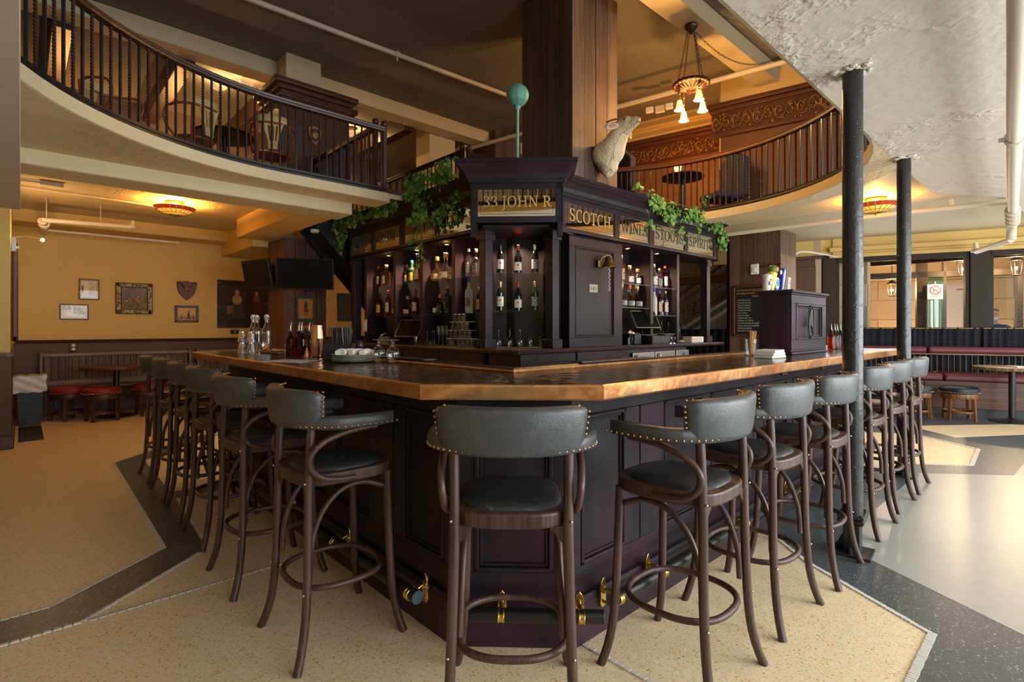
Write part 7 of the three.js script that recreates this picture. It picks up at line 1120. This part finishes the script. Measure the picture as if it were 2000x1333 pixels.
{
  reseed(301); const sp = [], g = () => (rnd() + rnd() + rnd() - 1.5) / 1.5;
  const put = (n, xc, xr, yc, yr, zc = -3.53, zr = 0.07) => { for (let i = 0; i < n; i++) sp.push([xc + xr * g(), yc + yr * g(), zc + zr * g(), 0]); };
  put(90, 5.7, 0.25, 2.85, 0.14); put(130, 6.05, 0.35, 2.78, 0.17); put(110, 6.7, 0.4, 2.82, 0.13); put(110, 7.3, 0.3, 2.8, 0.16); put(110, 7.66, 0.14, 2.6, 0.24, -3.6, 0.1); put(26, 7.0, 0.12, 3.02, 0.12); put(14, 5.35, 0.1, 2.96, 0.06);
  const vines = [[[5.4, 2.93, -3.55], [6.2, 2.9, -3.52], [7.2, 2.9, -3.52], [7.66, 2.8, -3.58], [7.7, 2.42, -3.58]]];
  for (const [x, y1] of [[6.0, 2.42], [6.35, 2.4], [6.75, 2.45], [5.55, 2.5]]) { const v = []; for (let k = 0; k <= 5; k++) v.push([x + 0.03 * Math.sin(k * 1.9 + x), 2.85 + (y1 - 2.85) * k / 5, -3.51]); vines.push(v); for (let k = 0; k < 12; k++) { const q = rnd(); sp.push([x + 0.03 * Math.sin(q * 9.5 + x) + rnd(-0.03, 0.03), 2.85 + (y1 - 2.85) * q, -3.5 + rnd(-0.02, 0.03), 0]); } }
  sp.sort((a, b) => b[2] - a[2]);
  ivy('green ivy hanging over the right wing of the back bar', vines, sp, 9, 0.35);
}
// ---------------------------------------------------------------- copper ball finial
{
  const t = thing('copper_finial', 'green patinated copper ball on a slender pole above the bar sign', 'finial', [3.66, 2.885, -3.84]);
  mesh('ball', [ball(0.112, 0, 0.755, 0, 32, 20)], M.patina, t); mesh('seam', [0, 1, 2, 3].map((k) => new THREE.TorusGeometry(0.1125, 0.002, 5, 40).rotateY(k * PI / 4).translate(0, 0.755, 0)), std({ color: rgb(0.1, 0.25, 0.2), roughness: 0.6 }), t);
  mesh('pole', [lathe([[0.014, 0.1], [0.014, 0.55], [0.016, 0.6], [0.03, 0.63], [0.03, 0.645]], 14)], M.patina, t); mesh('base', [lathe([[0, 0], [0.045, 0], [0.045, 0.03], [0.03, 0.045], [0.036, 0.06], [0.02, 0.085], [0.014, 0.12]], 20)], M.patina, t);
}
// ---------------------------------------------------------------- chandelier
{
  const [cx, cy, cz] = [6.4, 5.25, -3.43];
  const t = thing('chandelier', 'bronze chandelier with four glowing flower shades on chains', 'chandelier', [cx, 0, cz]);
  const oldBronze = std({ color: rgb(0.1, 0.06, 0.03), metalness: 0.7, roughness: 0.4 });
  mesh('canopy', lathe([[0, cy], [0.08, cy], [0.085, cy - 0.02], [0.07, cy - 0.05], [0.03, cy - 0.09], [0.012, cy - 0.12], [0, cy - 0.12]], 20), oldBronze, t);
  const link = new THREE.TorusGeometry(0.016, 0.003, 5, 12).scale(0.7, 1.35, 1);
  const chain = (a, b, sag = 0) => { const A = V(...a), B = V(...b), n = Math.round(A.distanceTo(B) * 1.06 / 0.033), out = []; for (let i = 0; i < n; i++) { const f = (i + 0.5) / n, p = A.clone().lerp(B, f); p.y -= sag * 4 * f * (1 - f); const d = B.clone().sub(A); d.y -= sag * 4 * (1 - 2 * f); out.push(link.clone().rotateY(i % 2 ? PI / 2 : 0).applyQuaternion(new THREE.Quaternion().setFromUnitVectors(V(0, 1, 0), d.normalize())).translate(p.x, p.y, p.z)); } return out; };
  for (let k = 0; k < 4; k++) { const a = 0.5 + k * PI / 2; mesh('chain', chain([0.05 * Math.cos(a), cy - 0.09, 0.05 * Math.sin(a)], [0.19 * Math.cos(a), 4.5, 0.19 * Math.sin(a)]), oldBronze, t); }
  mesh('swag_chain', chain([0.05, cy - 0.06, 0.02], [1.6, cy - 0.02, 0.55], 0.28), oldBronze, t);
  const lobes = []; for (let k = 0; k < 20; k++) { const a = k * PI / 10; lobes.push(new THREE.SphereGeometry(0.036, 8, 6).scale(1, 0.8, 1).translate(0.205 * Math.cos(a), 4.47, 0.205 * Math.sin(a)), tube([[0.06 * Math.cos(a), 4.41, 0.06 * Math.sin(a)], [0.14 * Math.cos(a), 4.42, 0.14 * Math.sin(a)], [0.2 * Math.cos(a), 4.45, 0.2 * Math.sin(a)]], 0.014, 6, 6)); }
  mesh('pan', [lathe([[0, 4.42], [0.12, 4.425], [0.21, 4.46], [0.22, 4.49], [0.2, 4.5], [0, 4.47]], 32), ...lobes], std({ color: rgb(0.03, 0.009, 0.004), metalness: 0.2, roughness: 0.35 }), t);
  const shadeM = std({ color: rgb(0.95, 0.7, 0.3), emissive: rgb(1, 0.52, 0.12), emissiveIntensity: 2.6, roughness: 0.5 });
  [[0.5, 4.22], [2.07, 4.28], [3.64, 4.2], [5.21, 4.14]].forEach(([a, y]) => {
    const x = 0.17 * Math.cos(a), z = 0.17 * Math.sin(a); mesh('drop_rod', [bar([x, 4.43, z], [x, y + 0.06, z], 0.006, 6), ball(0.016, x, 4.37, z, 8, 6), ball(0.014, x, y + 0.13, z, 8, 6), lathe([[0.012, y + 0.06], [0.02, y + 0.05], [0.022, y + 0.03]], 12, x, 0, z)], oldBronze, t);
    mesh('shade', lathe([[0.018, y + 0.05], [0.03, y + 0.035], [0.036, y], [0.046, y - 0.05], [0.064, y - 0.08], [0.068, y - 0.078]], 18, x, 0, z), shadeM, t);
    mesh('bulb', ball(0.024, x, y - 0.035, z, 10, 8), std({ color: rgb(1, 0.9, 0.7), emissive: rgb(1, 0.75, 0.4), emissiveIntensity: 12 }), t);
    const p = new THREE.PointLight(rgb(1, 0.52, 0.15), 3.5); p.position.set(cx + x, y - 0.035, cz + z); p.castShadow = true; scene.add(p);
  });
}
// ---------------------------------------------------------------- gallery furnishings and upper pipes
{
  let t = thing('ceiling_pipe', 'long cream sprinkler pipe under the dark upper ceiling', 'pipe'); mesh('pipe', tube([[-2.9, 5.32, -6.95], [2, 5.32, -6.9], [7.3, 5.32, -6.66]], 0.035, 8, 12), M.pipe, t); mesh('fitting', [ball(0.05, 4.05, 5.32, -6.81, 12, 8), cyl(0.012, 0.012, 0.08, 4.05, 5.26, -6.81, 8)], M.pipe, t);
  t = thing('ceiling_pipe', 'cream pipe running behind the chandelier to the far column', 'pipe'); mesh('pipe', tube([[6.9, 5.12, -9.4], [7.72, 5.2, -5.5], [8.2, 5.2, -2.9], [8.5, 5.2, -1.2]], 0.04, 12, 12), M.pipe, t); mesh('end_fitting', [ball(0.06, 6.9, 5.1, -9.4, 12, 8), cyl(0.015, 0.015, 0.12, 6.9, 5.0, -9.4, 8)], M.pipe, t);
  t = thing('emergency_light', 'pale emergency light with two lamp heads on the upper wall', 'emergency light', [8.2, 5.13, -4.98], -1.25); mesh('housing', rbox(0.16, 0.12, 0.07, 0.015, 0, 0, 0), M.pipe, t); for (const s of [-1, 1]) mesh('lamp_head', rbox(0.13, 0.1, 0.07, 0.015, s * 0.17, 0.0, 0.05), M.china, t);
  // wall sconce
  t = thing('wall_sconce', 'glowing glass wall sconce on the gallery above the ivy', 'lamp', [8.62, 4.1, -4.85], -1.37); mesh('arm', [tube([[0, -0.12, -0.06], [0, -0.16, 0.02], [0, -0.1, 0.08], [0, -0.03, 0.08]], 0.01, 12, 6), cyl(0.05, 0.05, 0.02, 0, 0, 0, 14).rotateX(PI / 2).translate(0, -0.1, -0.07)], M.bronze, t); mesh('shade', lathe([[0.04, -0.05], [0.06, 0.02], [0.07, 0.12]], 18, 0, 0, 0.08), std({ color: rgb(0.95, 0.75, 0.45), emissive: rgb(1, 0.5, 0.14), emissiveIntensity: 4 }), t);
  const p = new THREE.PointLight(rgb(1, 0.42, 0.1), 3.5); p.position.set(8.54, 4.16, -4.83); p.castShadow = true; scene.add(p);
  [[0.6, 'left'], [2.2, 'middle'], [4.6, 'right']].forEach(([x, n]) => { const s = thing('wall_sconce', 'small glass sconce on the rear gallery wall, ' + n + ' one', 'lamp', [x, 4.2, -11.99], 0, 'sconces on the rear gallery wall'); mesh('arm', tube([[0, -0.1, 0], [0, -0.14, 0.06], [0, -0.06, 0.1]], 0.01, 10, 6), M.bronze, s); mesh('shade', lathe([[0.04, -0.05], [0.06, 0.02], [0.07, 0.12]], 16, 0, 0, 0.1), std({ color: rgb(0.95, 0.75, 0.45), emissive: rgb(1, 0.5, 0.14), emissiveIntensity: 1.5 }), s); const q = new THREE.PointLight(rgb(1, 0.5, 0.15), 3.5); q.position.set(x, 4.22, -11.89); q.castShadow = true; scene.add(q); });
  // round table and blue armchairs behind the right balustrade
  t = thing('gallery_table', 'round black pedestal table behind the right balustrade', 'table', [7.75, 2.945, -4.3]); mesh('table_top', lathe([[0, 0.74], [0.33, 0.74], [0.33, 0.77], [0, 0.77]], 32), M.plastic, t); mesh('column', cyl(0.035, 0.035, 0.74, 0, 0.37, 0, 14), M.plastic, t); mesh('base', lathe([[0, 0], [0.22, 0], [0.2, 0.02], [0, 0.05]], 24), M.plastic, t);
  const velvet = std({ color: rgb(0.02, 0.025, 0.06), roughness: 0.9 });
  const armchair = (label, x, z, r) => { const a = thing('velvet_chair', label, 'chair', [x, 2.945, z], r, 'dark blue chairs on the gallery'); mesh('seat', rbox(0.5, 0.12, 0.5, 0.05, 0, 0.42, 0), velvet, a); const s = new THREE.Shape(); s.moveTo(-0.27, 0); s.lineTo(-0.29, 0.5); s.bezierCurveTo(-0.25, 0.62, -0.15, 0.6, -0.1, 0.68); s.bezierCurveTo(-0.04, 0.74, 0.04, 0.74, 0.1, 0.68); s.bezierCurveTo(0.15, 0.6, 0.25, 0.62, 0.29, 0.5); s.lineTo(0.27, 0); mesh('backrest', ext(s, 0.06, 0.02).translate(0, 0.44, -0.28), velvet, a); for (const q of [-1, 1]) for (const w of [-1, 1]) mesh('leg', cyl(0.02, 0.015, 0.37, q * 0.2, 0.185, w * 0.2, 8), M.railWood, a); };
  armchair('dark blue scalloped chair nearest the plank column on the gallery', 6.95, -5.6, 1.0); armchair('dark blue scalloped chair right of the gallery table', 8.15, -3.85, -2.0); armchair('dark blue scalloped chair left of the gallery table', 7.25, -4.85, 1.2);
  // bentwood armchairs with pale slatted backs on the left gallery
  const red = std({ color: rgb(0.28, 0.06, 0.018), roughness: 0.35 }), pale = std({ color: rgb(0.62, 0.44, 0.16), roughness: 0.5 });
  const gchair = (label, x, z, r) => { const a = thing('gallery_chair', label, 'chair', [x, 3.0, z], r, 'red bentwood chairs on the gallery'); mesh('seat', lathe([[0, 0.42], [0.2, 0.42], [0.215, 0.435], [0.2, 0.45], [0, 0.455]], 24), red, a); const arcP = (y, rad, a0, a1) => { const q = []; for (let i = 0; i <= 14; i++) { const th = a0 + (a1 - a0) * i / 14; q.push([rad * Math.cos(th), y, -rad * Math.sin(th)]); } return q; };
    mesh('top_rail', [ribbon(arcP(0, 0.245, 0.25 * PI, 0.75 * PI).map(([x1, , z1]) => [x1, z1]), 0.012, () => 0.78, () => 0.87, 0.3)], pale, a); mesh('back_rail', tube(arcP(0.775, 0.25, -0.05, PI + 0.05), 0.014, 30, 8), red, a);
    const sp = new THREE.Shape(); sp.moveTo(-0.05, 0.46); sp.lineTo(0.05, 0.46); sp.bezierCurveTo(0.05, 0.6, 0.11, 0.7, 0.12, 0.78); sp.lineTo(-0.12, 0.78); sp.bezierCurveTo(-0.11, 0.7, -0.05, 0.6, -0.05, 0.46); for (const q of [-0.045, 0, 0.045]) { const hp = new THREE.Path(); hp.moveTo(q * 0.7 - 0.006, 0.56); hp.lineTo(q * 0.7 + 0.006, 0.56); hp.lineTo(q + 0.014, 0.74); hp.lineTo(q - 0.014, 0.74); hp.closePath(); sp.holes.push(hp); } mesh('splat', ext(sp, 0.012).translate(0, 0, -0.24), pale, a);
    for (const q of [-1, 1]) { mesh('arm_loop', tube([[q * 0.24, 0.775, 0.02], [q * 0.25, 0.76, 0.1], [q * 0.245, 0.68, 0.15], [q * 0.235, 0.56, 0.12], [q * 0.21, 0.45, 0.05]], 0.013, 18, 8), red, a); mesh('leg', tube([[q * 0.2, 0, 0.2], [q * 0.17, 0.2, 0.16], [q * 0.16, 0.43, 0.14]], 0.016, 10, 8), red, a); mesh('leg', tube([[q * 0.2, 0, -0.24], [q * 0.17, 0.2, -0.19], [q * 0.17, 0.45, -0.18], [q * 0.18, 0.775, -0.2]], 0.016, 14, 8), red, a); } mesh('foot_ring', tube(superRing(0.16, 0.16, 1, 20).map(([x1, z1]) => V(x1, 0.2, z1)), 0.01, 36, 6, true), red, a); };
  gchair('red bentwood chair with pale splat, leftmost pair front on the gallery', 1.45, -6.9, PI + 0.5); gchair('red bentwood chair with pale splat, beside the wooden column box', 2.3, -6.85, PI - 0.3); gchair('red bentwood chair mostly hidden by the left balustrade', 0.7, -6.8, 0.9);
  t = thing('gallery_table', 'small dark table between the red gallery chairs', 'table', [1.9, 3.0, -7.4]); mesh('table_top', lathe([[0, 0.72], [0.35, 0.72], [0.35, 0.75], [0, 0.75]], 28), M.plastic, t); mesh('column', cyl(0.03, 0.03, 0.72, 0, 0.36, 0, 12), M.plastic, t); mesh('base', lathe([[0, 0], [0.2, 0], [0.18, 0.02], [0, 0.05]], 20), M.plastic, t);
  // crest on the column box and ceiling globes
  t = thing('wall_crest', 'small shield crest with orange rim on the wooden column box', 'crest', [3.2, 4.15, -7.735]); const cs = new THREE.Shape(); cs.moveTo(-0.09, 0.11); cs.quadraticCurveTo(0, 0.15, 0.09, 0.11); cs.bezierCurveTo(0.1, 0, 0.06, -0.08, 0, -0.13); cs.bezierCurveTo(-0.06, -0.08, -0.1, 0, -0.09, 0.11); mesh('rim', ext(cs, 0.014, 0.004), std({ color: rgb(0.5, 0.14, 0.04), roughness: 0.5 }), t); mesh('field', ext(cs, 0.006).scale(0.78, 0.78, 1).translate(0, 0, 0.016), std({ color: rgb(0.05, 0.03, 0.02), roughness: 0.5 }), t); mesh('charge', [new THREE.TorusGeometry(0.035, 0.007, 6, 18).translate(0, 0.01, 0.024), ext(poly([[-0.02, 0.05], [0, 0.02], [0.02, 0.05], [0.014, -0.03], [0, -0.05], [-0.014, -0.03]]), 0.004).translate(0, 0, 0.02)], M.gold, t);
  [[2.45, -9.9, 'left'], [2.75, -9.4, 'right'], [5.1, -10.4, 'far']].forEach(([x, z, n]) => { const g = thing('ceiling_globe', 'pale round ceiling globe between the dark gallery joists, ' + n + ' one', 'lamp', [x, 5.5, z], 0, 'ceiling globes on the gallery'); mesh('globe', new THREE.SphereGeometry(0.12, 18, 10).scale(1, 0.5, 1).translate(0, -0.12, 0), std({ color: rgb(0.85, 0.75, 0.6), emissive: rgb(1, 0.6, 0.25), emissiveIntensity: 0.5, roughness: 0.4 }), g); mesh('cap', cyl(0.06, 0.06, 0.07, 0, -0.035, 0, 14), M.bronze, g); const p = new THREE.PointLight(rgb(1, 0.58, 0.22), 2.4); p.position.set(x, 5.38, z); p.castShadow = true; scene.add(p); });
}
renderer.render(scene, camera);
